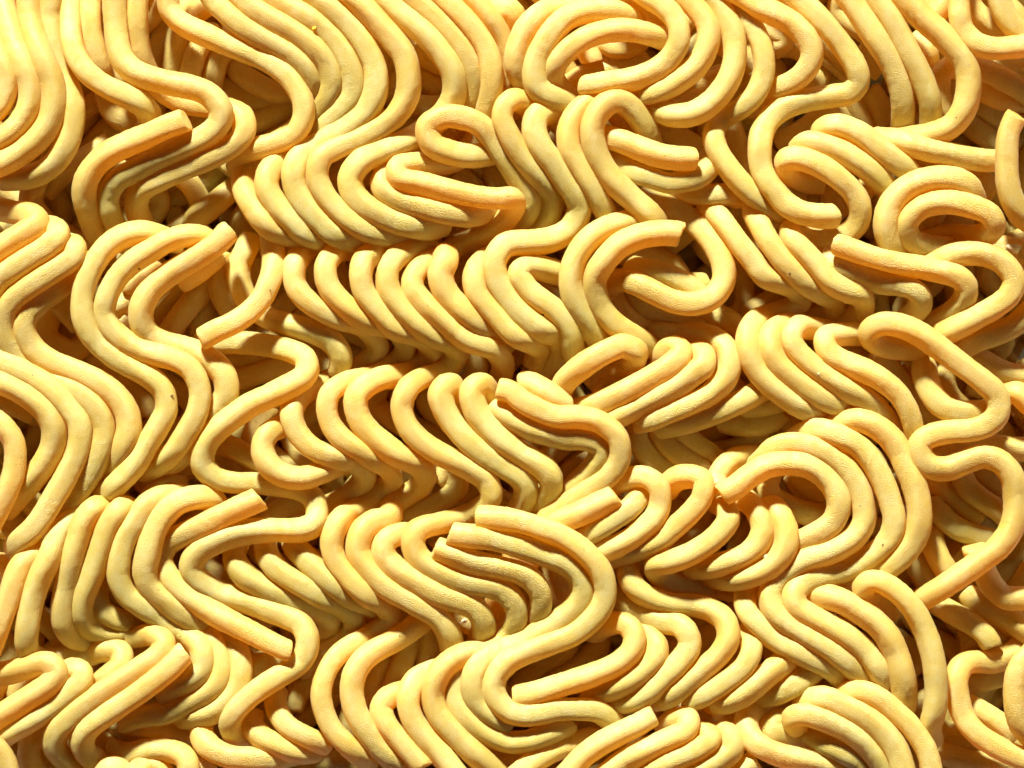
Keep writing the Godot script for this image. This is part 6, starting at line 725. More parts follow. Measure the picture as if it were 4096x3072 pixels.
	d([2616,747,-2174, 2747,722,-1974, 2502,795,-1804, 2339,818,-1697, 2296,762,-1575, 2506,812,-1394, 2751,791,-1229, 2581,745,-1024, 2339,791,-843, 2287,735,-725, 2359,760,-611, 2651,811,-442, 2737,775,-342, 2673,820,-231, 2439,759,-62, 2258,697,171, 2477,736,350, 2700,742,524, 2500,792,745, 2254,681,904, 2206,694,991, 2314,763,1110, 2591,737,1293, 2650,818,1407, 2566,868,1515, 2307,752,1662, 2177,738,1772, 2204,802,1895, 2468,770,2040, 2590,749,2116, 2611,813,2252, 2345,795,2437, 2149,785,2609, 2367,794,2784, 2629,720,2980, 2426,812,3166, 2181,792,3331, 2173,745,3422, 2344,776,3527, 2595,797,3687, 2637,741,3854, 2501,812,3928])
	d([2733,734,-4316, 2618,684,-4186, 2656,722,-4051, 2990,815,-3862, 3081,754,-3769, 2995,772,-3633, 2684,793,-3428, 2615,732,-3291, 2738,744,-3185, 3013,703,-2993, 3078,638,-2878, 2921,646,-2737, 2747,690,-2635, 2606,694,-2518])
	d([2746,716,-2278, 2989,691,-2112, 3006,778,-1976, 2906,796,-1877, 2655,704,-1729, 2519,690,-1612, 2559,729,-1488, 2817,706,-1335, 2962,823,-1121, 2743,754,-939, 2487,687,-752, 2663,722,-558, 2909,733,-402, 2921,800,-279, 2798,769,-157, 2545,655,-16, 2479,685,132, 2558,679,201, 2814,691,349, 2951,677,463, 2882,695,562, 2630,678,723, 2492,657,843, 2503,705,941, 2750,770,1083, 2962,748,1296, 2728,708,1451, 2507,723,1637, 2732,802,1835, 2980,809,1992, 2989,793,2085, 2843,821,2193, 2589,698,2355, 2552,711,2480, 2682,774,2596, 2945,829,2733, 3048,781,2877, 2993,808,2958, 2737,850,3114, 2614,725,3372, 2856,773,3537, 3074,762,3705, 2862,833,3918])
	d([2941,748,-4296, 2803,707,-4161, 2874,688,-4056, 3207,717,-3888, 3290,674,-3744, 3135,686,-3592, 2835,688,-3381, 3076,687,-3158, 3276,702,-3016, 3286,650,-2894])
	d([3014,725,-2714, 2833,699,-2500, 3050,720,-2312, 3303,666,-2126, 3129,620,-1932, 2874,625,-1773, 2819,653,-1652, 2926,720,-1518, 3177,760,-1364, 3275,695,-1226, 3220,689,-1137, 2939,629,-964, 2777,680,-744, 2992,765,-572, 3230,676,-357, 3026,662,-163, 2779,676,-1, 2738,679,109, 2873,744,206, 3123,681,376, 3189,662,458, 3094,704,602, 2810,733,789, 2704,670,902, 2753,678,977, 3019,667,1124, 3178,645,1270, 3131,669,1369, 2889,696,1541, 2704,645,1721, 2964,706,1892, 3184,687,2067, 2965,734,2258, 2722,669,2449, 2908,712,2625, 3173,721,2771, 3202,673,2902, 3047,675,3014, 2794,726,3160, 2759,678,3281, 2858,685,3374, 3148,764,3522, 3249,702,3674, 3193,642,3769, 2904,698,3938])
	d([3050,672,-4311, 3134,693,-4192, 3315,761,-4071, 3490,740,-3940, 3470,728,-3826, 3157,824,-3600, 3019,840,-3489, 3039,777,-3343, 3354,762,-3159, 3463,722,-3032, 3366,765,-2897])
	d([2981,773,-2617, 3006,744,-2515, 3149,782,-2430, 3403,740,-2267, 3458,732,-2173, 3331,791,-2038, 3048,716,-1870, 2977,720,-1756, 3050,746,-1655, 3312,726,-1512, 3454,699,-1403, 3427,734,-1300, 3302,843,-1216, 3138,811,-1132, 3020,746,-1052, 3011,755,-919, 3253,782,-772, 3475,813,-604, 3387,748,-466, 3251,822,-390, 3028,783,-225, 3206,831,-35, 3473,826,105, 3521,802,226, 3389,741,344, 3127,833,483, 3065,836,565, 3153,833,711, 3419,793,846, 3562,824,996, 3517,770,1084, 3264,782,1225, 3084,826,1443, 3317,842,1619, 3574,807,1819, 3418,799,2022, 3161,825,2178, 3171,761,2432, 3463,762,2606, 3568,761,2686, 3538,783,2814, 3287,816,2966, 3093,723,3175, 3299,769,3377, 3541,744,3546, 3382,807,3751, 3113,745,3943])
	d([3343,720,-4300, 3585,651,-4138, 3830,705,-3976, 3683,709,-3775, 3404,738,-3578, 3352,754,-3495, 3479,677,-3372, 3737,698,-3219, 3825,748,-3089, 3768,730,-3017, 3498,689,-2825, 3341,746,-2605, 3586,703,-2439, 3805,775,-2262, 3598,700,-2032, 3352,726,-1867, 3298,723,-1752, 3400,703,-1658, 3646,756,-1502, 3750,731,-1399, 3697,658,-1251, 3430,760,-1093, 3260,661,-899, 3470,688,-714, 3712,731,-516, 3521,725,-313, 3274,744,-161, 3223,684,-44, 3333,684,60, 3636,695,215, 3701,737,325, 3608,751,428, 3342,797,573, 3247,679,796, 3546,677,949, 3692,742,1154, 3441,725,1313, 3235,738,1496, 3488,679,1694, 3728,713,1863, 3567,694,2059, 3310,723,2206, 3298,738,2323, 3436,720,2426, 3700,659,2584, 3777,693,2702, 3706,676,2802, 3441,673,2953, 3335,696,3045, 3367,726,3204, 3632,689,3356, 3805,694,3544, 3610,635,3740, 3358,721,3950])
	d([3545,739,-4306, 3562,782,-4195, 3716,799,-4094, 3995,764,-3963, 4029,793,-3851, 3924,796,-3736, 3654,736,-3564, 3581,746,-3493, 3676,788,-3366, 3949,768,-3234, 4066,751,-3145, 4036,780,-3036, 3764,756,-2844, 3643,762,-2635, 3899,789,-2478, 4107,776,-2276, 3883,816,-2104, 3656,781,-1919, 3822,820,-1729, 4113,800,-1563, 4141,797,-1457, 4009,807,-1340, 3759,763,-1191, 3664,751,-1082, 3712,817,-961, 4005,813,-798, 4109,838,-578, 3868,798,-418, 3638,797,-193, 3838,796,0, 4073,838,160, 3968,896,386, 3688,809,556, 3587,803,660, 3647,801,790, 3902,769,946, 4035,879,1145, 3770,802,1333, 3556,781,1507, 3759,745,1695, 4008,785,1887, 3991,843,1992, 3845,807,2094, 3590,748,2240, 3530,802,2341, 3626,817,2458, 3923,747,2618, 3993,749,2690, 3904,804,2826, 3669,724,2991, 3532,723,3095, 3549,766,3176, 3843,772,3338, 3998,744,3551, 3750,762,3717, 3574,755,3831, 3544,767,3936])
	d([3886,775,-4296, 4148,720,-4145, 4341,802,-3960, 4149,733,-3771, 3909,683,-3617, 3877,715,-3479, 4021,673,-3382, 4266,740,-3222, 4319,810,-3098, 4242,764,-2988, 3990,715,-2829, 3841,719,-2691, 3860,680,-2603, 4106,632,-2432, 4285,757,-2234, 4078,760,-2041, 3839,714,-1888, 3788,679,-1767, 3910,685,-1638, 4166,667,-1487, 4254,629,-1377, 4192,585,-1260, 3919,697,-1107, 3767,675,-875, 4006,699,-714, 4215,655,-529, 4012,655,-341, 3739,682,-154, 3909,653,38, 4153,728,185, 4201,773,308, 4090,766,400, 3836,710,539, 3736,705,647, 3830,670,777, 4106,724,899, 4203,795,989, 4189,791,1130, 3927,714,1275, 3796,664,1385, 3795,700,1513, 4045,731,1656, 4203,737,1749, 4247,814,1829, 4062,734,2022, 3834,684,2193, 3823,732,2295, 3986,770,2410, 4251,719,2558, 4298,786,2684, 4208,776,2787, 3957,704,2944, 3849,744,3076, 3917,743,3182, 4168,769,3330, 4318,832,3533, 4096,801,3711, 3853,783,3926])
	d([4452,742,-4298, 4674,708,-4117, 4468,723,-3927, 4229,626,-3780, 4202,620,-3681, 4316,711,-3559, 4564,708,-3389, 4657,693,-3287, 4562,718,-3156, 4305,665,-3023, 4176,656,-2895, 4181,714,-2779, 4403,723,-2607, 4617,738,-2422, 4412,666,-2210, 4163,612,-2064, 4135,753,-1886, 4215,765,-1820, 4472,699,-1664, 4569,733,-1562, 4515,771,-1436, 4269,727,-1282, 4072,765,-1058, 4297,733,-883, 4531,719,-705, 4348,761,-510, 4082,795,-358, 4034,782,-241, 4186,709,-127, 4447,690,24, 4529,712,132, 4446,684,251, 4186,649,386, 4065,645,472, 4079,716,595, 4340,670,742, 4497,666,847, 4519,722,962, 4277,694,1115, 4069,685,1309, 4116,737,1393, 4277,683,1488, 4542,661,1631, 4540,748,1757, 4396,727,1861, 4151,650,2018, 4119,647,2117, 4223,784,2220, 4500,708,2372, 4612,691,2510, 4557,727,2587, 4311,659,2750, 4174,630,2859, 4197,680,2985, 4426,756,3142, 4652,703,3331, 4465,721,3524, 4223,671,3693, 4208,719,3846, 4319,747,3931])
	d([4649,803,-4305, 4919,691,-4169, 4967,714,-4034, 4822,759,-3911, 4542,700,-3757, 4486,699,-3671, 4595,759,-3543, 4882,709,-3370, 4975,684,-3253, 4867,732,-3114, 4609,725,-2971, 4507,687,-2878, 4515,741,-2734, 4795,711,-2554, 4925,735,-2330, 4653,729,-2145, 4419,774,-1930, 4638,732,-1743, 4895,714,-1543, 4682,773,-1309, 4431,733,-1161, 4379,774,-1040, 4516,756,-923, 4798,726,-738, 4843,729,-616, 4730,679,-504])
	d([4347,733,-237, 4428,768,-122, 4568,746,-59, 4799,772,118, 4809,781,221, 4640,698,354, 4380,704,495, 4340,731,574, 4462,768,710, 4766,715,875, 4819,755,985, 4718,753,1087, 4470,689,1232, 4356,730,1351, 4439,756,1458, 4717,704,1591, 4856,706,1712, 4795,763,1835, 4539,723,1982, 4417,725,2051, 4400,812,2174, 4694,752,2358, 4895,698,2557, 4667,763,2734, 4430,742,2931, 4636,802,3108, 4896,676,3283, 4936,707,3411, 4793,760,3525, 4544,723,3682, 4464,729,3797, 4564,773,3926])
	d([-4765,609,-4326, -4751,563,-4071, -4988,549,-3888, -5119,540,-3753, -5102,582,-3614, -4896,570,-3396, -4690,587,-3187, -4865,590,-2929, -5114,531,-2741, -5046,596,-2444, -4821,567,-2251, -4742,582,-1993, -5000,551,-1767, -5115,514,-1668, -5185,577,-1546, -5044,596,-1270, -4826,564,-1069, -4860,566,-806, -5126,560,-595, -5233,592,-347, -5004,533,-120, -4837,514,115, -5017,543,330, -5260,591,549, -5140,550,793, -4901,531,977, -4832,557,1099, -4929,576,1250, -5176,563,1428, -5253,590,1544, -5177,583,1705, -4951,484,1889, -4816,551,2120, -5067,514,2343, -5211,553,2577, -4991,478,2819, -4778,499,3019, -4877,551,3254, -5128,524,3483, -5084,550,3743, -4837,500,3972])
	d([-4665,523,-4338, -4478,526,-4123, -4634,523,-3895, -4859,561,-3702, -4733,615,-3463, -4482,581,-3256, -4468,644,-3000, -4713,626,-2813, -4821,563,-2711, -4818,572,-2567, -4567,621,-2335, -4396,589,-2126, -4544,637,-1887, -4776,573,-1695, -4831,542,-1558, -4743,576,-1410, -4523,536,-1217, -4416,620,-961, -4624,634,-749, -4863,566,-512, -4763,554,-258, -4539,513,-64, -4508,535,198, -4779,487,409, -4937,544,638, -4767,515,870, -4552,514,1071, -4664,507,1346, -4906,502,1529, -4977,524,1646, -4914,597,1785, -4672,555,1954, -4583,494,2231, -4813,493,2414, -4965,557,2632, -4769,580,2847, -4527,586,3067, -4657,625,3297, -4902,560,3497, -4939,531,3637, -4849,550,3748, -4720,593,3837, -4574,565,3952])
	d([-4340,594,-4321, -4284,546,-4202, -4341,589,-4072, -4575,663,-3873, -4663,578,-3632, -4432,606,-3452, -4237,549,-3215, -4442,527,-3004, -4640,528,-2787, -4490,582,-2556, -4264,530,-2377, -4194,510,-2253, -4273,508,-2106, -4523,505,-1924, -4572,546,-1667, -4349,487,-1476, -4173,455,-1215, -4360,465,-993, -4569,519,-796, -4604,510,-692, -4512,609,-538, -4280,596,-333, -4204,604,-55, -4295,585,58, -4397,650,152, -4621,609,360, -4630,556,507, -4524,609,621, -4295,624,819, -4298,554,1094, -4512,603,1293, -4681,575,1527, -4509,560,1743, -4296,500,1978, -4424,531,2214, -4650,605,2393, -4735,529,2527, -4679,530,2656, -4438,557,2833, -4314,543,2969, -4342,511,3106, -4570,510,3301, -4741,507,3521, -4540,546,3727, -4288,590,3948])
	d([-3944,449,-4345, -4074,482,-4099, -4307,537,-3905, -4361,531,-3761, -4253,592,-3597, -4011,548,-3430, -3958,469,-3181, -4206,482,-2963, -4350,543,-2717, -4160,618,-2463, -3988,532,-2253, -4048,621,-1991, -4313,566,-1783, -4395,642,-1521, -4171,579,-1283, -4015,621,-1056, -4177,611,-818, -4445,490,-605, -4396,484,-342, -4131,494,-132, -4045,624,20, -4099,621,118, -4359,524,302, -4477,507,571, -4257,506,763, -4051,582,972, -4254,549,1239, -4474,500,1439, -4297,565,1688, -4070,509,1868, -4121,512,2120, -4362,578,2341, -4429,556,2467, -4357,578,2582, -4089,552,2787, -4003,498,3038, -4206,542,3238, -4383,527,3510, -4194,545,3726, -3955,533,3958])
	d([-3710,537,-4330, -3937,600,-4134, -4092,544,-3900, -3886,574,-3652, -3672,570,-3446, -3802,570,-3205, -4042,618,-2965, -4080,556,-2721, -3834,559,-2498, -3728,508,-2252, -3933,501,-2033, -4174,450,-1804, -4091,548,-1542, -3848,495,-1320, -3835,536,-1062, -4066,505,-867, -4236,472,-601, -4032,519,-391, -3812,518,-148, -3969,534,83, -4220,455,258, -4126,549,539, -3877,534,712, -3806,512,835, -3860,530,968, -4139,478,1174, -4226,433,1288, -4183,494,1426, -3907,618,1629, -3771,544,1860, -3962,609,2058, -4152,596,2322, -3985,593,2541, -3735,579,2763, -3818,543,3000, -4027,642,3194, -4062,536,3495, -3826,583,3676, -3673,538,3954])
	d([-3463,467,-4339, -3674,487,-4128, -3861,569,-3901, -3682,554,-3691, -3454,555,-3509, -3437,467,-3353, -3526,478,-3239, -3752,548,-3044, -3816,582,-2914, -3763,549,-2785, -3532,502,-2599, -3403,478,-2388, -3609,472,-2140, -3808,534,-1921, -3683,473,-1677, -3458,467,-1482, -3388,472,-1357, -3452,440,-1196, -3673,493,-996, -3851,490,-767, -3684,479,-521, -3480,520,-313, -3446,451,-152, -3530,470,-30, -3769,459,149, -3892,532,393, -3675,577,604, -3504,515,824, -3655,499,1091, -3885,535,1274, -3943,499,1403, -3864,517,1525, -3625,545,1704, -3569,488,1987, -3793,538,2167, -3941,525,2393, -3736,492,2601, -3521,556,2795, -3673,505,3069, -3878,573,3268, -3914,580,3358, -3808,535,3493, -3571,559,3681, -3459,597,3819, -3506,572,3953])
	d([-3352,546,-4338, -3561,586,-4126, -3503,530,-3876, -3252,566,-3652, -3178,560,-3525, -3231,505,-3417, -3445,571,-3203, -3624,577,-2938, -3451,567,-2730, -3250,503,-2514, -3341,513,-2224, -3557,591,-2027, -3676,610,-1772, -3463,586,-1539, -3275,572,-1313, -3470,588,-1063, -3690,627,-860, -3730,572,-727, -3646,567,-609, -3372,611,-400, -3297,575,-281, -3356,577,-147, -3596,599,29, -3712,563,309, -3490,637,505, -3297,600,709, -3495,614,945, -3697,643,1159, -3524,627,1411, -3287,643,1591, -3257,558,1723, -3346,552,1829, -3591,643,2046, -3640,665,2142, -3590,582,2309, -3358,582,2501, -3210,568,2752, -3397,590,2973, -3594,588,3198, -3468,508,3481, -3231,587,3662, -3166,550,3821, -3238,521,3955])
	d([-3121,486,-4337, -3357,479,-4146, -3400,479,-4037, -3291,461,-3888, -3015,500,-3678, -2988,501,-3422, -3217,487,-3220, -3387,479,-2961, -3203,478,-2729, -2985,517,-2491, -3108,474,-2255, -3322,533,-2045, -3417,566,-1930, -3393,507,-1775, -3176,538,-1565, -3043,464,-1291, -3223,509,-1071, -3444,555,-872, -3483,517,-743, -3375,524,-597, -3148,548,-406, -3084,465,-244, -3146,481,-117, -3370,574,73, -3507,555,295, -3263,565,523, -3091,490,744, -3268,525,969, -3503,546,1195, -3357,547,1420, -3084,564,1620, -3167,512,1872, -3388,559,2068, -3460,578,2180, -3380,519,2327, -3133,537,2506, -3005,573,2681, -3036,545,2784, -3256,493,2999, -3406,572,3226, -3222,485,3488, -2999,579,3672, -3059,495,3969])
	d([-3088,617,-4326, -3265,571,-4097, -3120,599,-3852, -2870,610,-3627, -2939,612,-3364, -3172,608,-3168, -3266,594,-2894, -3045,619,-2698, -2854,588,-2486, -3068,609,-2239, -3266,659,-2029, -3146,612,-1798, -2866,612,-1598, -2839,554,-1462, -2926,562,-1344, -3178,647,-1134, -3235,645,-1011, -3162,586,-893, -2915,595,-723, -2783,577,-585, -2811,545,-448, -3031,621,-253, -3183,620,-22, -2961,595,211, -2748,624,421, -2739,639,523, -2859,569,655, -3102,617,876, -3094,598,1145, -2837,625,1359, -2741,553,1603, -2918,589,1823, -3152,555,2071, -3168,504,2176, -3058,522,2327, -2827,570,2519, -2756,526,2667, -2822,544,2792, -3032,565,2997, -3214,529,3221, -3007,586,3461, -2804,563,3679, -2952,629,3951])
	d([-2844,545,-4334, -2941,550,-4077, -2738,511,-3873, -2554,531,-3622, -2694,457,-3393, -2918,551,-3190, -3004,561,-3023, -2943,558,-2896, -2718,537,-2697, -2604,483,-2449, -2816,536,-2204, -3030,565,-2001, -2958,519,-1746, -2695,498,-1532, -2698,474,-1273, -2924,572,-1080, -3102,461,-821, -2996,500,-696, -2877,460,-612, -2661,469,-403, -2840,569,-150, -3061,484,44, -3077,455,181, -2976,495,289, -2695,499,489, -2631,520,617, -2714,500,731, -2943,521,927, -3046,487,1070, -2998,464,1202, -2749,497,1375, -2582,506,1611, -2814,464,1854, -2980,540,2077, -2837,508,2302, -2586,501,2522, -2613,494,2776, -2841,462,2982, -2928,528,3259, -2710,551,3460, -2522,491,3682, -2667,475,3960])
	d([-2666,539,-4320, -2760,493,-4173, -2718,517,-4079, -2475,614,-3885, -2284,533,-3679, -2489,567,-3459, -2701,570,-3213, -2529,619,-2993, -2295,618,-2806, -2259,530,-2693, -2337,524,-2569, -2562,602,-2368, -2650,640,-2221, -2601,594,-2106, -2357,641,-1915, -2222,554,-1680, -2405,576,-1460, -2635,592,-1228, -2525,606,-973, -2301,614,-773, -2270,565,-529, -2479,549,-328, -2686,554,-67, -2530,608,181, -2312,592,374, -2347,575,623, -2578,557,825, -2748,543,1099, -2539,599,1316, -2341,530,1523, -2464,633,1757, -2733,544,1974, -2780,533,2102, -2694,567,2208, -2464,516,2401, -2391,583,2642, -2620,614,2833, -2771,556,3103, -2575,529,3298, -2354,569,3495, -2494,627,3724, -2740,592,3963])
	d([-2441,516,-4332, -2474,500,-4224, -2375,452,-4089, -2128,486,-3909, -2063,530,-3652, -2272,576,-3437, -2449,575,-3224, -2235,645,-2976, -2041,528,-2776, -2130,569,-2517, -2361,553,-2327, -2454,514,-2086, -2228,469,-1851, -2061,517,-1613, -2237,594,-1385, -2455,494,-1183, -2534,451,-1062, -2502,487,-923, -2256,456,-697, -2128,530,-453, -2327,550,-231, -2549,473,-34, -2487,490,215, -2250,451,398, -2137,508,559, -2205,528,698, -2464,466,868, -2572,528,1091, -2361,515,1279, -2160,536,1503, -2346,502,1768, -2561,483,1961, -2449,563,2186, -2222,516,2381, -2173,545,2618, -2431,531,2839, -2509,532,3081, -2272,570,3269, -2150,613,3344, -2077,572,3487, -2205,564,3724, -2443,525,3964])
	d([-2168,606,-4318, -2291,578,-4079, -2086,617,-3864, -1868,537,-3681, -1995,520,-3442, -2246,548,-3219, -2179,489,-2979, -1919,448,-2814, -1846,478,-2691, -1873,447,-2571, -2078,545,-2357, -2211,561,-2095, -1990,508,-1907, -1770,583,-1704, -1926,529,-1474, -2153,576,-1233, -2062,531,-998, -1832,546,-809, -1763,563,-571, -1983,558,-372, -2160,520,-99, -1985,503,131, -1769,512,333, -1820,518,578, -2042,544,768, -2185,515,1059, -1985,575,1283, -1798,528,1494, -1889,527,1740, -2167,490,1948, -2184,550,2193, -1968,617,2400, -1835,453,2650, -2032,489,2856, -2281,463,3079, -2279,423,3194, -2155,483,3323, -1908,523,3501, -1953,477,3760, -2222,555,3956])
	d([-2001,551,-4323, -2033,518,-4222, -1906,556,-4087, -1637,619,-3915, -1617,604,-3664, -1827,645,-3455, -1977,576,-3222, -1711,619,-3003, -1528,576,-2800, -1691,583,-2568, -1908,596,-2374, -1843,619,-2115, -1589,549,-1904, -1537,586,-1652, -1750,602,-1448, -1938,573,-1227, -1789,565,-998, -1562,521,-759, -1529,470,-659, -1612,486,-496, -1836,554,-293, -1975,549,-74, -1810,608,159, -1601,616,364, -1713,642,645, -1943,641,835, -2011,608,1087, -1778,640,1279, -1636,575,1513, -1849,647,1748, -2067,609,1959, -1938,581,2194, -1701,529,2382, -1648,527,2509, -1726,578,2626, -1995,615,2832, -2072,615,2948, -2019,532,3091, -1782,544,3266, -1629,556,3490, -1834,600,3695, -2030,569,3957])
	d([-1812,560,-4324, -1611,548,-4109, -1412,571,-3884, -1568,502,-3629, -1791,514,-3424, -1779,494,-3183, -1523,511,-2968, -1441,503,-2720, -1703,464,-2506, -1828,511,-2260, -1619,486,-2068, -1362,488,-1835, -1550,490,-1596, -1789,485,-1366, -1643,568,-1143, -1397,534,-964, -1335,512,-801, -1416,576,-680, -1640,608,-495, -1728,639,-338, -1671,567,-214, -1427,597,-42, -1291,540,209, -1514,506,437, -1701,501,671, -1574,578,912, -1336,565,1145, -1330,580,1386, -1586,528,1614, -1684,506,1731, -1706,569,1860, -1525,517,2081, -1415,487,2180, -1306,600,2319, -1431,630,2568, -1685,547,2806, -1762,573,2911, -1721,533,3046, -1499,543,3248, -1368,592,3373, -1386,622,3505, -1603,562,3715, -1833,605,3948])
	d([-1217,430,-4343, -980,444,-4152, -967,440,-4006, -1073,481,-3895, -1328,499,-3676, -1317,487,-3418, -1081,442,-3239, -979,453,-2957, -1201,470,-2757, -1406,519,-2500, -1263,454,-2260, -1044,497,-2052, -1082,482,-1775, -1319,479,-1580, -1444,548,-1302, -1240,547,-1082, -1056,496,-868, -1222,437,-600, -1453,511,-414, -1511,465,-286, -1424,464,-125, -1180,529,56, -1125,469,311, -1375,494,535, -1520,506,754, -1321,505,967, -1093,561,1203, -1261,476,1432, -1500,478,1656, -1384,523,1896, -1136,498,2065, -1070,533,2195, -1150,520,2342, -1390,509,2532, -1471,502,2685, -1398,472,2813, -1165,463,2998, -1012,505,3227, -1231,476,3473, -1412,499,3692, -1261,427,3974])
	d([-1275,577,-4324, -1038,560,-4143, -946,586,-3886, -1158,586,-3686, -1343,631,-3458, -1144,568,-3226, -920,547,-3037, -1022,577,-2793, -1245,613,-2611, -1222,541,-2367, -941,470,-2182, -843,431,-2023, -871,517,-1909, -1104,610,-1724, -1243,565,-1484, -1012,605,-1265, -804,609,-1054, -929,592,-812, -1165,560,-622, -1171,571,-356, -911,644,-134, -803,586,107, -1001,603,313, -1199,550,532, -1147,551,777, -900,505,1011, -828,468,1140, -871,516,1264, -1078,542,1476, -1282,496,1690, -1258,593,1812, -1131,607,1948, -908,528,2157, -967,572,2414, -1202,525,2600, -1324,595,2823, -1092,590,3052, -914,612,3279, -1120,592,3500, -1339,597,3691, -1213,566,3953])
	d([-926,581,-4320, -710,580,-4110, -643,527,-3991, -712,524,-3870, -962,541,-3640, -1103,569,-3409, -925,637,-3169, -703,506,-2944, -823,566,-2689, -1051,537,-2514, -1062,609,-2221, -830,558,-2046, -704,573,-1798, -955,522,-1579, -1114,443,-1350, -891,508,-1114, -677,533,-913, -808,558,-686, -1047,528,-471, -940,536,-223, -682,591,-56, -608,597,101, -676,558,234, -906,564,421, -1012,540,667, -753,566,884, -571,551,1108, -748,536,1369, -963,566,1579, -994,513,1716, -912,536,1843, -654,540,2063, -587,599,2300, -794,607,2508, -1006,513,2769, -868,499,3017, -643,510,3208, -596,512,3340, -693,568,3477, -929,538,3664, -1037,534,3956])
	d([-533,583,-4327, -332,579,-4117, -465,510,-3894, -707,534,-3655, -710,547,-3397, -494,521,-3191, -373,472,-2938, -582,482,-2720, -788,549,-2501, -702,520,-2226, -480,529,-2022, -455,441,-1772, -705,535,-1543, -876,481,-1324, -671,427,-1071, -469,503,-852, -595,515,-617, -858,511,-412, -827,437,-143, -589,474,35, -462,509,173, -503,531,307, -731,535,499, -884,456,725, -643,448,949, -414,503,1161, -621,465,1425, -820,516,1625, -706,463,1843, -442,502,2060, -382,543,2192, -439,515,2313, -687,468,2502, -767,465,2791, -534,450,2994, -352,523,3198, -501,442,3473, -728,466,3673, -682,470,3967])
	d([-491,470,-4339, -245,470,-4159, -162,527,-4038, -215,529,-3906, -432,497,-3704, -555,570,-3476, -312,564,-3251, -116,545,-3044, -293,582,-2827, -489,555,-2612, -366,587,-2356, -129,531,-2173, -62,507,-2056, -140,531,-1940, -373,585,-1740, -443,549,-1454, -220,565,-1262, -46,524,-1051, -194,654,-806, -429,567,-570, -475,542,-471, -403,579,-321, -177,553,-124, -75,615,117, -296,567,366, -503,545,585, -418,591,832, -195,539,1030, -182,637,1312, -405,545,1505, -578,497,1726, -399,580,1949, -169,571,2187, -314,535,2426, -549,493,2614, -550,534,2856, -270,591,3047, -212,559,3312, -462,554,3490, -608,511,3738, -377,561,3952])
	d([36,553,-4326, 120,492,-4084, -82,562,-3851, -302,569,-3609, -169,554,-3381, 61,537,-3196, 115,465,-3077, 24,472,-2920, -197,548,-2712, -303,553,-2577, -242,544,-2460, -6,522,-2282, 138,499,-2049, -96,503,-1805, -266,565,-1579, -46,517,-1352, 177,549,-1159, 59,494,-928, -197,533,-705, -218,517,-557, -109,470,-455, 162,444,-253, 185,485,-2, -37,486,193, -164,459,476, 43,492,681, 246,459,890, 123,444,1161, -98,515,1359, -120,516,1653, 106,551,1843, 233,418,2098, 36,494,2344, -186,553,2545, -211,510,2681, -102,547,2827, 125,592,3014, 194,464,3150, 142,458,3291, -129,541,3485, -266,526,3722, -34,593,3948])
	d([486,487,-4341, 289,541,-4125, 82,578,-3907, 220,588,-3638, 449,567,-3446, 414,523,-3194, 161,581,-2965, 53,557,-2715, 276,555,-2483, 451,559,-2257, 299,651,-2008, 52,539,-1788, 24,567,-1532, 280,540,-1310, 365,579,-1063, 168,573,-837, -52,544,-606, 76,585,-371, 335,538,-150, 244,598,98, 11,568,282, -82,575,435, -21,597,557, 221,592,742, 341,573,966, 95,600,1198, -48,621,1432, 181,569,1660, 389,525,1854, 239,562,2085, 2,623,2304, 122,560,2560, 388,519,2771, 392,496,3026, 163,593,3215, 67,564,3506, 276,563,3708, 497,534,3963])
	d([678,593,-4326, 456,627,-4125, 289,559,-3900, 492,552,-3659, 713,564,-3455, 601,562,-3205, 345,656,-2974, 324,585,-2725, 569,551,-2505, 680,534,-2254, 486,566,-2031, 256,538,-1799, 325,580,-1549, 578,559,-1324, 573,591,-1058, 352,476,-861, 172,519,-599, 359,605,-384, 583,559,-143, 437,556,93, 198,485,279, 141,504,412, 241,545,544, 490,543,728, 533,540,983, 272,512,1201, 183,533,1435, 446,566,1637, 590,545,1872, 406,613,2077, 201,589,2329, 383,542,2541, 635,585,2759, 557,556,3016, 331,661,3199, 316,507,3499, 549,563,3680, 706,534,3955])
	d([945,555,-4346, 728,601,-4137, 582,590,-3898, 829,633,-3665, 1017,617,-3444, 864,545,-3225, 616,590,-2988, 630,559,-2720, 888,559,-2503, 987,523,-2362, 950,549,-2269, 752,594,-2046, 528,551,-1803, 648,553,-1554, 892,548,-1328, 849,606,-1061, 622,603,-868, 479,602,-600, 689,543,-393, 873,547,-151, 698,609,75, 473,540,276, 445,545,412, 567,601,544, 814,572,722, 880,530,850, 809,570,978, 548,594,1189, 457,541,1298, 502,549,1432, 771,587,1630, 894,527,1872, 684,570,2074, 492,529,2333, 685,576,2550, 936,616,2773, 944,563,2904, 838,580,3010, 605,585,3201, 623,572,3493, 874,649,3660, 987,572,3953])
	d([1146,558,-4334, 942,510,-4130, 743,522,-3921, 846,509,-3666, 1088,497,-3484, 1170,520,-3368, 1113,537,-3235, 862,549,-3011, 788,544,-2781, 1012,517,-2595, 1206,537,-2377, 1143,587,-2246, 1035,540,-2154, 811,514,-1912, 950,562,-1691, 1190,521,-1510, 1257,562,-1388, 1182,591,-1271, 960,491,-1076, 850,484,-925, 885,546,-795, 1110,587,-593, 1296,540,-375, 1127,582,-161, 921,532,52, 929,603,313, 1189,648,534, 1282,588,771, 1073,524,980, 867,603,1198, 941,604,1459, 1191,567,1684, 1245,611,1803, 1194,588,1932, 978,588,2120, 790,573,2347, 941,543,2598, 1170,600,2822, 1075,612,3061, 828,565,3235, 785,527,3500, 1006,523,3695, 1164,570,3845, 1154,598,3948])
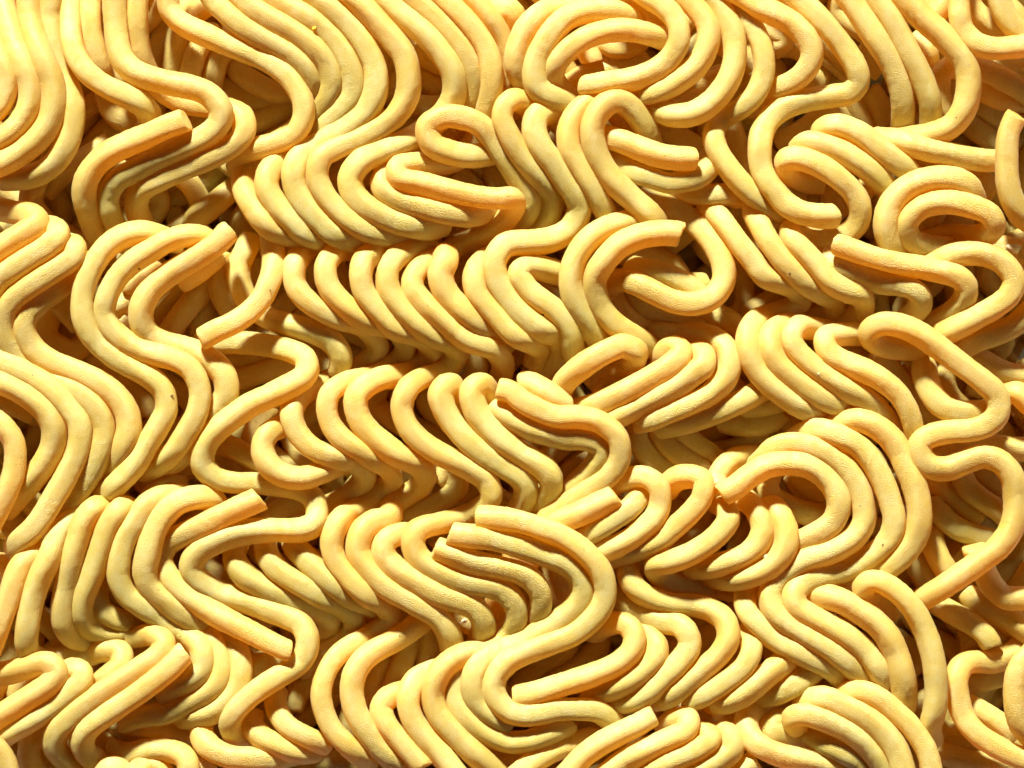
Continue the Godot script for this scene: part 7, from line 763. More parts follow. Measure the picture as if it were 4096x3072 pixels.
	d([1347,581,-4330, 1157,520,-4107, 941,559,-3901, 1079,492,-3698, 1309,544,-3497, 1383,545,-3371, 1326,553,-3239, 1075,524,-3016, 987,540,-2905, 1028,539,-2789, 1265,513,-2610, 1433,564,-2381, 1256,536,-2156, 1027,546,-1921, 1203,545,-1705, 1433,501,-1513, 1398,615,-1261, 1187,538,-1057, 1066,530,-923, 1097,562,-801, 1327,519,-606, 1494,580,-367, 1344,574,-127, 1122,515,75, 1096,551,330, 1339,516,555, 1456,581,803, 1265,516,1028, 1053,534,1232, 1070,473,1481, 1332,500,1705, 1408,589,1817, 1359,568,1956, 1138,492,2166, 961,549,2372, 1115,457,2606, 1357,587,2819, 1219,548,3059, 988,469,3259, 925,534,3376, 996,527,3486, 1235,506,3673, 1347,579,3843, 1316,582,3953])
	d([1640,606,-4321, 1412,572,-4126, 1287,623,-3884, 1511,579,-3691, 1721,629,-3496, 1556,623,-3237, 1356,543,-3032, 1362,607,-2909, 1473,603,-2816, 1711,571,-2633, 1734,651,-2374, 1475,559,-2158, 1399,568,-1917, 1623,526,-1723, 1800,592,-1509, 1635,644,-1232, 1406,569,-1034, 1448,540,-778, 1669,540,-582, 1787,648,-334, 1567,606,-93, 1342,569,117, 1430,537,377, 1660,529,576, 1713,509,832, 1464,487,1062, 1277,525,1285, 1438,514,1515, 1663,512,1708, 1565,465,1985, 1319,561,2181, 1247,595,2282, 1300,551,2415, 1532,590,2598, 1647,613,2831, 1414,553,3068, 1241,541,3287, 1439,565,3492, 1659,575,3676, 1633,637,3843, 1527,605,3947])
	d([1618,472,-4339, 1551,458,-4210, 1614,540,-4070, 1855,523,-3893, 1997,500,-3666, 1793,528,-3455, 1599,482,-3250, 1768,579,-2979, 1994,570,-2782, 1942,537,-2542, 1702,516,-2355, 1601,479,-2211, 1619,515,-2092, 1846,563,-1858, 2020,538,-1630, 1862,503,-1398, 1631,509,-1210, 1594,587,-940, 1838,523,-713, 1963,518,-463, 1759,505,-248, 1524,474,-52, 1487,485,51, 1573,626,214, 1801,550,406, 1861,650,687, 1627,618,872, 1459,631,1090, 1645,566,1316, 1856,538,1521, 1720,652,1769, 1503,575,1964, 1465,594,2094, 1549,567,2208, 1785,554,2392, 1909,521,2539, 1877,535,2636, 1619,477,2847, 1506,439,3110, 1719,514,3303, 1938,521,3492, 1824,546,3732, 1588,471,3971])
	d([1908,569,-4325, 1808,547,-4221, 1811,605,-4088, 2034,602,-3887, 2245,569,-3691, 2081,588,-3463, 1850,515,-3240, 1969,595,-2999, 2200,624,-2798, 2280,531,-2650, 2237,533,-2562, 2004,563,-2363, 1865,550,-2094, 2085,617,-1885, 2284,574,-1677, 2166,583,-1429, 1912,521,-1212, 1873,626,-945, 2100,588,-741, 2247,611,-507, 2066,563,-289, 1813,538,-62, 1849,587,211, 2077,551,406, 2158,581,642, 1956,565,852, 1735,545,1094, 1890,595,1325, 2117,507,1526, 2053,611,1771, 1795,522,1976, 1718,542,2094, 1776,613,2202, 2016,549,2393, 2142,544,2636, 1921,575,2834, 1737,543,3086, 1932,594,3282, 2159,582,3482, 2176,569,3627, 2078,596,3733, 1827,530,3962])
	d([2125,534,-4329, 2056,549,-4202, 2115,576,-4068, 2347,562,-3884, 2480,543,-3753, 2473,581,-3621, 2262,573,-3413, 2065,533,-3204, 2202,520,-2933, 2432,533,-2728, 2465,588,-2557, 2377,569,-2441, 2144,536,-2250, 2012,474,-2012, 2223,441,-1765, 2417,542,-1529, 2240,548,-1283, 2029,526,-1074, 1988,471,-818, 2239,463,-596, 2352,523,-350, 2109,508,-119, 1933,521,92, 2090,434,319, 2347,543,534, 2224,507,774, 1994,471,971, 1937,559,1126, 2031,557,1231, 2268,534,1420, 2381,573,1554, 2310,591,1672, 2088,500,1873, 1978,577,2113, 2230,524,2340, 2426,551,2541, 2231,492,2796, 2025,571,3008, 2148,549,3250, 2405,532,3469, 2420,617,3709, 2178,565,3948])
	d([2335,535,-4328, 2285,550,-4227, 2401,618,-4047, 2664,591,-3846, 2730,626,-3716, 2650,602,-3559, 2404,563,-3339, 2307,537,-3194, 2366,575,-3076, 2621,540,-2860, 2745,459,-2718, 2695,472,-2544])
	d([2382,525,-2263, 2303,567,-2016, 2509,570,-1805, 2644,555,-1678, 2682,629,-1543, 2507,603,-1304, 2264,535,-1082, 2294,531,-832, 2544,546,-612, 2582,649,-349, 2339,573,-128, 2174,559,96, 2362,505,305, 2571,631,538, 2446,558,782, 2195,492,1003, 2162,532,1089, 2280,541,1225, 2538,554,1429, 2526,599,1686, 2279,523,1908, 2187,517,2022, 2231,576,2141, 2481,551,2312, 2611,529,2442, 2623,591,2578, 2422,589,2786, 2237,552,3047, 2427,573,3254, 2671,563,3473, 2665,643,3597, 2590,626,3727, 2352,481,3965])
	d([2627,533,-4328, 2890,565,-4108, 2945,539,-3825, 2696,481,-3613, 2562,474,-3332, 2760,606,-3082, 2950,483,-2826, 2703,583,-2538])
	d([2478,631,-2178, 2690,574,-1974, 2886,462,-1752, 2720,532,-1485, 2491,454,-1307, 2441,462,-1169, 2496,568,-1040, 2761,547,-835, 2859,524,-717, 2829,565,-580, 2598,503,-385, 2437,453,-128, 2646,519,70, 2870,517,268, 2695,541,529, 2477,435,719, 2490,435,871, 2575,532,969, 2833,619,1168, 2836,556,1420, 2609,480,1607, 2516,452,1748, 2555,519,1883, 2772,664,2058, 2953,599,2288, 2782,485,2552, 2568,489,2765, 2653,570,3011, 2918,597,3219, 2953,561,3476, 2749,570,3682, 2620,489,3817, 2580,479,3969])
	d([2764,429,-4341, 2957,437,-4092, 3214,481,-3847, 3033,462,-3589, 2810,524,-3314, 3043,533,-3085, 3236,534,-2919, 3257,520,-2811])
	d([2996,504,-2549, 2848,547,-2305, 3056,519,-2100, 3286,563,-1860, 3146,597,-1616, 2896,563,-1401, 2916,525,-1139, 3167,517,-915, 3265,465,-664, 3050,480,-451, 2812,579,-210, 2926,555,46, 3172,545,267, 3219,416,395, 3159,443,534, 2872,537,743, 2768,477,987, 2965,519,1199, 3080,540,1298, 3168,449,1446, 2984,518,1670, 2739,496,1891, 2837,520,2134, 3111,549,2341, 3052,488,2596, 2801,530,2769, 2786,446,3053, 3030,483,3224, 3143,531,3319, 3140,496,3495, 2910,476,3696, 2764,521,3962])
	d([3009,543,-4326, 3280,578,-4116, 3420,601,-3960, 3385,565,-3831, 3123,566,-3610, 3028,590,-3420, 3116,582,-3316, 3387,577,-3113, 3483,568,-2970, 3407,541,-2811])
	d([3096,588,-2543, 3178,570,-2290, 3435,440,-2122, 3469,533,-1829, 3239,483,-1644, 3093,518,-1365, 3310,441,-1157, 3506,504,-905, 3372,553,-663, 3127,592,-472, 3051,608,-352, 3091,505,-175, 3324,490,32, 3435,524,296, 3237,522,503, 2998,622,748, 3114,574,991, 3339,592,1181, 3319,511,1466, 3062,638,1640, 2984,539,1928, 3216,535,2116, 3348,567,2371, 3129,611,2571, 2934,620,2786, 3141,524,3036, 3362,563,3220, 3222,614,3485, 2991,598,3681, 3103,499,3959])
	d([3521,561,-4334, 3751,548,-4139, 3692,591,-3879, 3435,597,-3660, 3374,546,-3411, 3592,542,-3201, 3756,582,-2944, 3575,599,-2711, 3344,592,-2523, 3396,584,-2239, 3615,554,-2042, 3693,452,-1790, 3453,469,-1556, 3252,577,-1340, 3392,601,-1061, 3533,659,-938, 3618,603,-861, 3651,470,-737, 3570,471,-608, 3297,538,-400, 3250,566,-152, 3476,582,37, 3626,476,305, 3418,562,514, 3217,554,722, 3407,552,969, 3632,589,1157, 3511,628,1425, 3278,613,1609, 3341,552,1863, 3617,551,2060, 3664,605,2304, 3444,591,2501, 3318,624,2637, 3322,577,2772, 3538,531,2984, 3737,608,3180, 3623,568,3463, 3397,615,3650, 3346,560,3828, 3422,541,3956])
	d([3815,518,-4332, 3967,594,-4088, 3789,483,-3882, 3558,491,-3649, 3572,538,-3504, 3681,508,-3408, 3913,482,-3216, 3900,509,-2929, 3665,474,-2743, 3526,512,-2458, 3734,480,-2249, 3912,502,-2027, 3782,538,-1753, 3542,586,-1560, 3508,515,-1273, 3721,542,-1066, 3866,530,-830, 3631,585,-595, 3414,632,-385, 3561,541,-120, 3779,567,77, 3745,567,316, 3474,665,523, 3399,661,652, 3447,571,769, 3688,554,957, 3821,598,1080, 3830,562,1220, 3604,502,1422, 3433,539,1680, 3644,543,1867, 3867,534,2064, 3733,477,2338, 3509,480,2538, 3499,548,2705, 3603,523,2806, 3829,512,3002, 3911,543,3240, 3675,438,3483, 3530,497,3719, 3746,472,3969])
	d([4013,580,-4335, 4191,523,-4117, 4083,456,-3860, 3796,580,-3638, 3767,615,-3379, 3969,633,-3168, 4147,469,-2908, 3941,514,-2686, 3721,549,-2495, 3793,608,-2208, 4032,564,-2020, 4102,491,-1942, 4061,495,-1772, 3800,575,-1545, 3703,511,-1311, 3920,539,-1118, 4113,464,-870, 4061,450,-748, 3936,538,-650, 3721,564,-448, 3885,551,-194, 4122,594,-21, 4080,496,225, 3828,584,451, 3760,553,574, 3826,550,695, 4060,564,886, 4212,502,1135, 4005,484,1352, 3796,535,1574, 3970,553,1849, 4205,509,2037, 4272,437,2171, 4209,451,2301, 3950,500,2517, 3837,501,2760, 4023,563,2980, 4231,591,3221, 4229,519,3385, 4120,558,3485, 3994,612,3565, 3883,566,3668, 3809,546,3785, 3831,613,3944])
	d([4359,560,-4326, 4428,529,-4249, 4377,530,-4086, 4126,595,-3892, 4056,547,-3633, 4272,606,-3442, 4490,501,-3222, 4296,531,-3007, 4077,604,-2781, 4217,580,-2566, 4447,586,-2374, 4523,537,-2252, 4450,502,-2092, 4215,590,-1893, 4095,588,-1659, 4304,504,-1449, 4501,559,-1196, 4374,537,-961, 4146,577,-758, 4080,541,-495, 4289,570,-286, 4466,534,-26, 4278,607,194, 4073,530,405, 4042,585,658, 4274,578,852, 4400,540,987, 4376,586,1116, 4153,578,1324, 3960,578,1536, 4109,596,1749, 4371,529,1975, 4252,571,2222, 4003,618,2395, 3930,621,2522, 3997,598,2654, 4252,505,2835, 4375,542,2960, 4362,510,3104, 4123,496,3290, 3970,474,3526, 4171,522,3734, 4422,524,3956])
	d([4702,575,-4322, 4693,553,-4216, 4560,588,-4078, 4321,544,-3858, 4323,491,-3771, 4470,551,-3607, 4730,577,-3390, 4744,539,-3262, 4620,550,-3126, 4365,611,-2888, 4482,552,-2631, 4736,611,-2413, 4709,573,-2162, 4451,616,-1939, 4394,566,-1663, 4621,616,-1420, 4752,596,-1158, 4520,599,-917, 4322,572,-671, 4462,635,-395])
	d([4718,539,-142, 4582,561,106, 4356,505,298, 4267,506,448, 4314,567,573, 4541,558,777, 4656,523,1021, 4420,518,1249, 4226,486,1467, 4395,594,1718, 4629,573,1910, 4639,545,2019, 4508,598,2145, 4236,652,2359, 4316,532,2604, 4578,589,2804, 4649,599,2921, 4587,590,3050, 4351,653,3235, 4234,645,3378, 4287,579,3513, 4509,560,3702, 4672,597,3847, 4698,556,3953])
	d([5012,519,-4330, 5018,509,-4219, 4871,568,-4080, 4635,576,-3893, 4605,534,-3766, 4696,566,-3650, 4934,588,-3471, 5041,523,-3223, 4781,605,-3000, 4632,570,-2766, 4834,556,-2563, 5040,570,-2347, 4960,573,-2093, 4695,605,-1878, 4646,572,-1626, 4860,595,-1422, 5029,554,-1186, 4876,601,-943, 4621,560,-730, 4607,595,-460, 4831,586,-264, 4968,561,-17, 4765,601,194, 4549,521,389, 4626,620,653, 4855,556,857, 4928,545,987, 4866,598,1112, 4635,567,1303, 4497,491,1535, 4729,584,1755, 4924,533,1974, 4734,606,2189, 4510,549,2384, 4622,555,2623, 4888,585,2826, 4956,531,2957, 4886,537,3087, 4643,553,3268, 4560,534,3514, 4786,600,3702, 5008,553,3952])
	d([-4895,333,-4354, -4943,439,-4059, -5042,389,-3782, -4949,433,-3459, -4862,395,-3183, -4940,450,-2874, -5038,422,-2595, -4921,465,-2265, -4849,428,-1989, -4935,445,-1670, -5065,396,-1403, -5011,460,-1062, -4923,401,-788, -4963,434,-465, -5107,379,-202, -5119,455,99, -5014,389,408, -5003,401,695, -5144,391,997, -5137,432,1287, -5013,344,1598, -5038,338,1884, -5160,331,2195, -5087,377,2476, -4968,307,2787, -5021,402,3065, -5108,348,3388, -5005,397,3660, -4905,340,3981])
	d([-4697,367,-4350, -4745,435,-4059, -4860,406,-3782, -4795,447,-3459, -4697,452,-3171, -4767,435,-2856, -4883,380,-2585, -4911,324,-2261, -4812,299,-1978, -4793,356,-1683, -4906,353,-1372, -4990,320,-1094, -4900,269,-774, -4825,338,-479, -4939,356,-167, -5004,332,101, -4893,305,389, -4821,385,564, -4833,371,712, -4954,364,989, -4984,421,1162, -4950,382,1302, -4824,362,1574, -4788,415,1751, -4833,343,1897, -4940,350,2178, -4919,295,2472, -4763,281,2781, -4778,331,3064, -4894,273,3378, -4862,270,3679, -4725,306,3981])
	d([-4729,252,-4363, -4670,317,-4062, -4773,299,-3788, -4813,367,-3467, -4697,328,-3194, -4632,370,-2868, -4721,355,-2586, -4733,338,-2277, -4603,363,-2008, -4616,395,-1686, -4721,418,-1405, -4666,421,-1077, -4542,372,-816, -4611,394,-502, -4686,392,-214, -4647,419,76, -4532,362,388, -4546,389,677, -4676,376,985, -4714,378,1274, -4606,401,1590, -4572,420,1877, -4716,384,2180, -4783,368,2474, -4676,420,2785, -4627,440,3070, -4774,395,3376, -4817,412,3667, -4679,433,3964])
	d([-4455,370,-4351, -4466,410,-4058, -4564,406,-3779, -4464,462,-3459, -4370,401,-3193, -4445,440,-2866, -4533,425,-2588, -4443,450,-2270, -4371,384,-1990, -4441,422,-1673, -4568,364,-1396, -4507,350,-1085, -4438,267,-795, -4474,356,-465, -4594,274,-200, -4637,281,90, -4535,216,410, -4514,262,706, -4657,238,1006, -4682,253,1295, -4548,257,1602, -4548,287,1891, -4686,243,2199, -4609,365,2479, -4493,341,2785, -4530,339,3075, -4626,326,3393, -4547,410,3663, -4439,358,3979])
	d([-4280,369,-4356, -4377,292,-4077, -4476,299,-3794, -4431,305,-3476, -4323,283,-3206, -4385,308,-2875, -4478,319,-2596, -4397,305,-2283, -4283,307,-2006, -4374,301,-1698, -4414,352,-1396, -4301,329,-1092, -4233,358,-817, -4321,321,-499, -4363,354,-207, -4244,320,64, -4190,354,383, -4295,342,652, -4329,395,981, -4252,279,1265, -4189,355,1580, -4292,306,1856, -4370,347,2178, -4327,353,2467, -4224,393,2780, -4302,340,3066, -4415,402,3369, -4373,403,3651, -4271,443,3967])
	d([-4107,432,-4347, -4197,350,-4072, -4273,415,-3784, -4200,368,-3474, -4130,390,-3194, -4209,286,-2872, -4300,354,-2593, -4205,290,-2294, -4112,334,-2003, -4206,276,-1678, -4259,331,-1404, -4128,298,-1109, -4068,349,-812, -4173,270,-490, -4197,337,-217, -4075,247,48, -4040,316,384, -4142,270,659, -4162,269,975, -4043,231,1253, -4017,346,1579, -4112,338,1850, -4175,368,2176, -4088,339,2460, -4012,401,2774, -4109,351,3058, -4212,408,3365, -4162,355,3656, -4071,390,3972])
	d([-3771,408,-4347, -3885,437,-4063, -3911,426,-3778, -3787,432,-3473, -3773,400,-3185, -3894,427,-2878, -3944,431,-2588, -3859,399,-2272, -3808,380,-1987, -3916,416,-1676, -4031,386,-1394, -3949,401,-1075, -3884,347,-792, -3968,379,-479, -4038,376,-200, -4016,381,89, -3880,383,403, -3965,381,686, -4068,379,1000, -3976,374,1272, -3861,373,1590, -3950,404,1872, -4000,378,2187, -3891,366,2455, -3831,377,2776, -3922,391,3056, -3968,398,3379, -3830,432,3653, -3765,424,3968])
	d([-3699,312,-4360, -3806,293,-4083, -3897,298,-3802, -3837,270,-3487, -3746,271,-3201, -3828,290,-2881, -3917,307,-2598, -3850,245,-2286, -3737,266,-2004, -3837,276,-1692, -3876,358,-1399, -3790,311,-1087, -3705,369,-819, -3815,278,-504, -3826,381,-208, -3717,298,66, -3650,338,374, -3755,291,648, -3773,376,981, -3657,321,1254, -3625,342,1564, -3730,257,1849, -3776,371,2174, -3700,325,2459, -3627,362,2776, -3723,297,3060, -3804,371,3364, -3792,285,3666, -3685,299,3986])
	d([-3501,344,-4351, -3621,362,-4078, -3626,431,-3779, -3538,345,-3469, -3523,371,-3173, -3658,371,-2868, -3708,399,-2579, -3617,304,-2271, -3562,404,-1974, -3655,319,-1698, -3705,427,-1382, -3616,329,-1113, -3544,403,-784, -3657,338,-505, -3649,419,-195, -3527,331,72, -3512,424,366, -3631,399,683, -3598,358,965, -3458,352,1270, -3476,420,1553, -3602,350,1877, -3587,345,2172, -3463,265,2449, -3443,341,2767, -3537,308,3052, -3609,331,3373, -3522,317,3665, -3448,321,3981])
	d([-3447,228,-4370, -3555,238,-4080, -3487,340,-3792, -3362,340,-3484, -3354,332,-3295, -3405,276,-3192, -3500,336,-2871, -3431,367,-2599, -3317,329,-2292, -3384,370,-2003, -3445,360,-1689, -3328,352,-1418, -3264,345,-1097, -3357,392,-815, -3414,350,-641, -3410,404,-493, -3338,446,-359, -3283,399,-217, -3239,384,67, -3271,450,243, -3332,416,377, -3412,445,659, -3342,389,986, -3256,446,1265, -3316,424,1590, -3441,402,1864, -3421,412,2180, -3337,380,2466, -3384,465,2774, -3502,441,3057, -3470,410,3373, -3361,402,3653, -3445,446,3964])
	d([-3203,206,-4370, -3253,287,-4066, -3134,225,-3810, -3061,253,-3485, -3169,238,-3211, -3206,281,-2885, -3098,217,-2614, -3060,248,-2278, -3175,203,-2019, -3226,343,-1679, -3132,304,-1401, -3102,285,-1086, -3202,220,-803, -3261,354,-485, -3248,227,-195, -3144,275,97, -3221,281,409, -3312,343,681, -3297,251,1009, -3175,330,1283, -3258,288,1603, -3324,325,1885, -3248,334,2191, -3160,382,2466, -3273,315,2784, -3330,335,3076, -3183,280,3382, -3121,298,3667, -3230,241,3989])
	d([-3134,357,-4353, -3180,423,-4058, -3077,363,-3789, -3003,377,-3471, -3104,377,-3189, -3129,407,-2868, -2987,336,-2609, -2975,361,-2284, -3087,347,-2014, -3038,269,-1689, -2914,263,-1419, -2934,304,-1089, -3042,283,-814, -3015,272,-486, -2908,277,-213, -2914,278,75, -3038,275,397, -3093,331,683, -2989,326,999, -2967,283,1282, -3065,329,1598, -3147,350,1876, -3050,381,2189, -2986,396,2479, -3100,381,2793, -3172,384,3071, -3059,402,3375, -3034,414,3663, -3175,376,3974])
	d([-2919,392,-4346, -2902,357,-4059, -2807,422,-3760, -2829,363,-3458, -2931,416,-3168, -2971,424,-2855, -2884,451,-2570, -2841,389,-2238, -2950,434,-1962, -3048,394,-1688, -2936,398,-1377, -2870,417,-1090, -2984,395,-775, -3032,406,-491, -2892,417,-187, -2857,410,99, -2970,392,379, -2987,436,522, -2927,389,692, -2813,375,963, -2812,346,1291, -2909,439,1565, -2888,306,1894, -2758,387,2161, -2759,332,2457, -2876,384,2763, -2899,304,3064, -2776,398,3370, -2740,367,3662, -2850,448,3965])
	d([-2693,299,-4365, -2624,265,-4071, -2540,342,-3784, -2608,310,-3463, -2731,399,-3182, -2731,318,-2857, -2637,367,-2572, -2644,327,-2255, -2756,412,-1976, -2792,325,-1691, -2673,325,-1377, -2649,318,-1090, -2770,373,-781, -2782,280,-491, -2632,349,-187, -2646,301,103, -2754,337,378, -2691,324,699, -2567,310,971, -2614,335,1292, -2700,356,1573, -2622,313,1896, -2510,383,2169, -2543,340,2458, -2655,330,2773, -2644,286,3072, -2510,326,3384, -2531,315,3665, -2660,330,3977])
	d([-2561,415,-4346, -2563,407,-4052, -2451,471,-3772, -2443,390,-3442, -2560,453,-3163, -2595,422,-2851, -2478,421,-2582, -2456,357,-2250, -2573,425,-1971, -2584,377,-1690, -2436,408,-1390, -2446,315,-1102, -2563,373,-784, -2509,366,-497, -2364,396,-197, -2427,347,82, -2508,382,374, -2437,347,697, -2321,410,967, -2386,350,1284, -2459,406,1566, -2430,342,1893, -2328,400,2170, -2339,336,2467, -2456,410,2770, -2502,376,3059, -2398,443,3373, -2361,376,3675, -2506,391,3978])
	d([-2238,433,-4340, -2163,366,-4067, -2091,369,-3775, -2172,411,-3455, -2285,406,-3182, -2289,359,-2851, -2183,409,-2569, -2198,411,-2246, -2330,369,-1979, -2356,348,-1688, -2237,390,-1376, -2230,266,-1090, -2353,319,-779, -2331,320,-499, -2191,382,-189, -2245,350,97, -2338,308,381, -2327,349,529, -2247,320,689, -2147,369,965, -2219,309,1288, -2301,353,1578, -2220,294,1907, -2094,286,2169, -2139,234,2467, -2241,262,2775, -2192,226,3074, -2073,241,3385, -2108,263,3673, -2219,274,3985])
	d([-2262,305,-4363, -2174,229,-4090, -2093,230,-3800, -2187,270,-3480, -2257,274,-3198, -2125,318,-2885, -2039,345,-2600, -2175,268,-2290, -2177,300,-1996, -2035,334,-1694, -2013,379,-1407, -2128,386,-1092, -2112,388,-807, -1996,365,-495, -1982,391,-214, -2066,324,68, -2122,352,239, -2106,303,387, -1983,282,665, -1976,357,990, -2067,383,1263, -2136,364,1581, -2058,325,1872, -2010,409,2186, -2107,370,2465, -2206,398,2777, -2132,373,3065, -2054,370,3383, -2164,403,3654, -2258,389,3971])
	d([-1950,372,-4349, -1815,440,-4074, -1769,353,-3801, -1889,381,-3487, -1887,359,-3199, -1747,456,-2885, -1745,338,-2614, -1876,367,-2293, -1888,379,-2003, -1771,427,-1686, -1764,338,-1406, -1882,391,-1097, -1935,380,-812, -1831,434,-486, -1804,386,-199, -1890,398,72, -1993,401,393, -1941,425,679, -1833,428,997, -1920,447,1276, -2014,450,1592, -1929,421,1862, -1841,412,2186, -1966,464,2455, -2011,325,2787, -1877,421,3046, -1853,345,3376, -1952,356,3651, -1937,303,3983])
	d([-1743,362,-4350, -1616,412,-4076, -1563,371,-3800, -1679,391,-3483, -1697,349,-3200, -1571,401,-2886, -1556,330,-2605, -1676,422,-2291, -1723,350,-2007, -1617,382,-1687, -1591,358,-1403, -1698,410,-1087, -1777,346,-810, -1725,341,-483, -1640,345,-199, -1706,424,85, -1831,340,395, -1781,378,677, -1672,373,991, -1741,441,1276, -1858,331,1590, -1751,390,1861, -1677,333,2180, -1779,366,2453, -1812,309,2786, -1682,386,3045, -1625,350,3372, -1714,423,3643, -1742,366,3975])
	d([-1509,456,-4338, -1367,474,-4077, -1381,394,-3791, -1503,415,-3475, -1507,394,-3191, -1388,391,-2883, -1388,377,-2590, -1511,410,-2274, -1562,320,-2001, -1455,335,-1689, -1432,360,-1395, -1540,371,-1075, -1614,322,-800, -1548,319,-490, -1476,296,-196, -1544,373,95, -1659,322,404, -1590,359,676, -1495,348,994, -1569,401,1279, -1669,309,1596, -1543,280,1869, -1503,291,2182, -1598,355,2448, -1583,247,2789, -1446,317,3054, -1428,286,3373, -1524,280,3661, -1534,286,3985])
	d([-1539,319,-4356, -1433,335,-4083, -1346,260,-3809, -1440,287,-3486, -1483,254,-3203, -1334,265,-2906, -1301,277,-2615, -1399,309,-2294, -1384,319,-2009, -1258,322,-1706, -1265,392,-1412, -1374,379,-1094, -1375,332,-812, -1265,294,-504, -1257,248,-213, -1371,275,70, -1434,336,210, -1437,319,389, -1349,366,672, -1294,246,996, -1398,272,1272, -1491,315,1586, -1428,393,1871, -1344,284,2197, -1443,336,2479, -1549,385,2780, -1439,462,3051, -1379,418,3371, -1504,409,3647, -1522,416,3971])
	d([-1148,300,-4359, -1094,360,-4068, -1188,352,-3792, -1195,383,-3475, -1073,314,-3204, -1059,345,-2873, -1157,337,-2598, -1170,355,-2274, -1061,352,-1997, -1047,372,-1668, -1164,312,-1399, -1216,387,-1068, -1147,311,-793, -1098,385,-469, -1208,383,-192, -1287,398,89, -1238,292,412, -1146,400,693, -1233,376,1014, -1342,409,1280, -1258,308,1606, -1171,379,1883, -1271,396,2202, -1322,392,2479, -1211,315,2794, -1158,317,3076, -1259,281,3397, -1281,328,3676, -1127,249,3988])
	d([-1082,193,-4371, -1015,223,-4076, -1097,244,-3790, -1212,228,-3488, -1136,199,-3200, -1024,207,-2881, -1098,224,-2599, -1186,216,-2280, -1073,222,-2011, -984,230,-1692, -1084,221,-1415, -1079,291,-1080, -960,352,-822, -923,324,-494, -1036,371,-210, -1064,386,70, -913,410,376, -902,334,664, -1015,383,972, -1052,400,1263, -952,401,1581, -898,384,1867, -1000,394,2180, -1112,369,2461, -1034,372,2780, -968,349,3065, -1054,371,3379, -1146,406,3649, -1089,385,3973])
	d([-745,361,-4350, -757,420,-4061, -862,373,-3786, -808,430,-3456, -690,411,-3192, -740,377,-2874, -854,384,-2601, -774,404,-2271, -670,404,-1993, -737,432,-1677, -862,347,-1408, -847,363,-1065, -759,383,-785, -755,378,-470, -875,280,-196, -913,329,89, -827,260,402, -773,260,705, -912,267,1019, -975,289,1292, -853,266,1602, -824,272,1896, -960,255,2203, -934,368,2484, -806,300,2790, -803,332,3078, -925,277,3402, -876,372,3667, -737,321,3980])
	d([-493,309,-4357, -549,325,-4067, -671,392,-3787, -679,305,-3477, -578,311,-3189, -572,316,-2853, -684,363,-2578, -756,254,-2265, -650,278,-1984, -596,296,-1695, -696,347,-1378, -744,247,-1096, -592,357,-796, -575,318,-501, -699,327,-187, -685,334,97, -544,389,361, -564,342,686, -664,295,966, -675,303,1115, -597,227,1290, -474,248,1566, -515,290,1887, -633,340,2157, -602,240,2462, -482,300,2782, -478,296,3057, -607,337,3365, -642,278,3666, -522,421,3974])
	d([-298,277,-4362, -282,278,-4074, -392,283,-3796, -384,311,-3467, -250,280,-3203, -261,288,-2874, -375,275,-2604, -383,302,-2271, -289,274,-1999, -272,279,-1667, -392,298,-1396, -438,414,-1077, -369,354,-787, -339,355,-470, -418,332,-186, -506,329,87, -442,275,414, -358,405,693, -460,308,1010, -543,366,1289, -429,385,1596, -361,425,1876, -467,350,2199, -502,362,2480, -345,408,2771, -326,390,3068, -441,307,3392, -427,386,3674, -292,368,3975])
	d([-97,445,-4340, -153,362,-4063, -275,396,-3791, -263,409,-3463, -166,414,-3188, -186,408,-2861, -301,413,-2591, -291,414,-2265, -172,392,-1999, -185,395,-1673, -291,418,-1400, -220,354,-1085, -103,348,-816, -163,329,-493, -239,408,-210, -162,283,64, -60,303,383, -115,304,658, -204,376,973, -103,233,1262, -4,297,1578, -75,308,1862, -196,335,2165, -150,263,2471, -45,340,2781, -72,303,3071, -236,335,3370, -229,347,3663, -110,435,3968])
	d([80,353,-4353, 82,396,-4061, -31,373,-3786, 34,463,-3456, 156,347,-3209, 113,359,-2876, 13,340,-2601, 109,397,-2280, 193,361,-2009, 136,448,-1670, 20,358,-1404, 81,382,-1079, 168,324,-800, 137,391,-475, 4,332,-206, -15,367,86, 97,350,405, 103,370,696, -26,379,1000, -88,373,1287, 31,429,1598, 47,435,1885, -76,424,2196, -94,410,2479, 48,453,2779, 19,474,3065, -86,372,3387, -28,447,3662, 99,388,3972])
	d([286,334,-4354, 207,336,-4072, 140,344,-3782, 263,470,-3465, 329,379,-3194, 220,469,-2872, 184,399,-2589, 305,457,-2274, 355,354,-2003, 231,337,-1688, 188,309,-1402, 272,384,-1082, 341,283,-796, 227,269,-480, 123,219,-197, 162,339,86, 269,297,404, 202,270,694, 63,252,1003, 97,327,1289, 214,324,1599, 151,327,1886, 43,299,2197, 128,383,2472, 223,331,2788, 124,355,3063, 83,305,3391, 207,405,3650, 273,358,3976])
	d([471,354,-4350, 392,346,-4063, 311,348,-3788, 412,371,-3480, 502,358,-3194, 395,390,-2872, 359,394,-2594, 481,409,-2287, 521,405,-2004, 403,386,-1696, 425,450,-1402, 571,426,-1102, 565,460,-817, 439,457,-501, 469,443,-214, 583,425,61, 588,431,383, 477,391,661, 429,404,983, 516,406,1266, 569,419,1587, 467,398,1867, 380,387,2185, 428,378,2467, 503,373,2779, 408,353,3068, 313,392,3374, 402,385,3653, 461,420,3818, 462,372,3973])
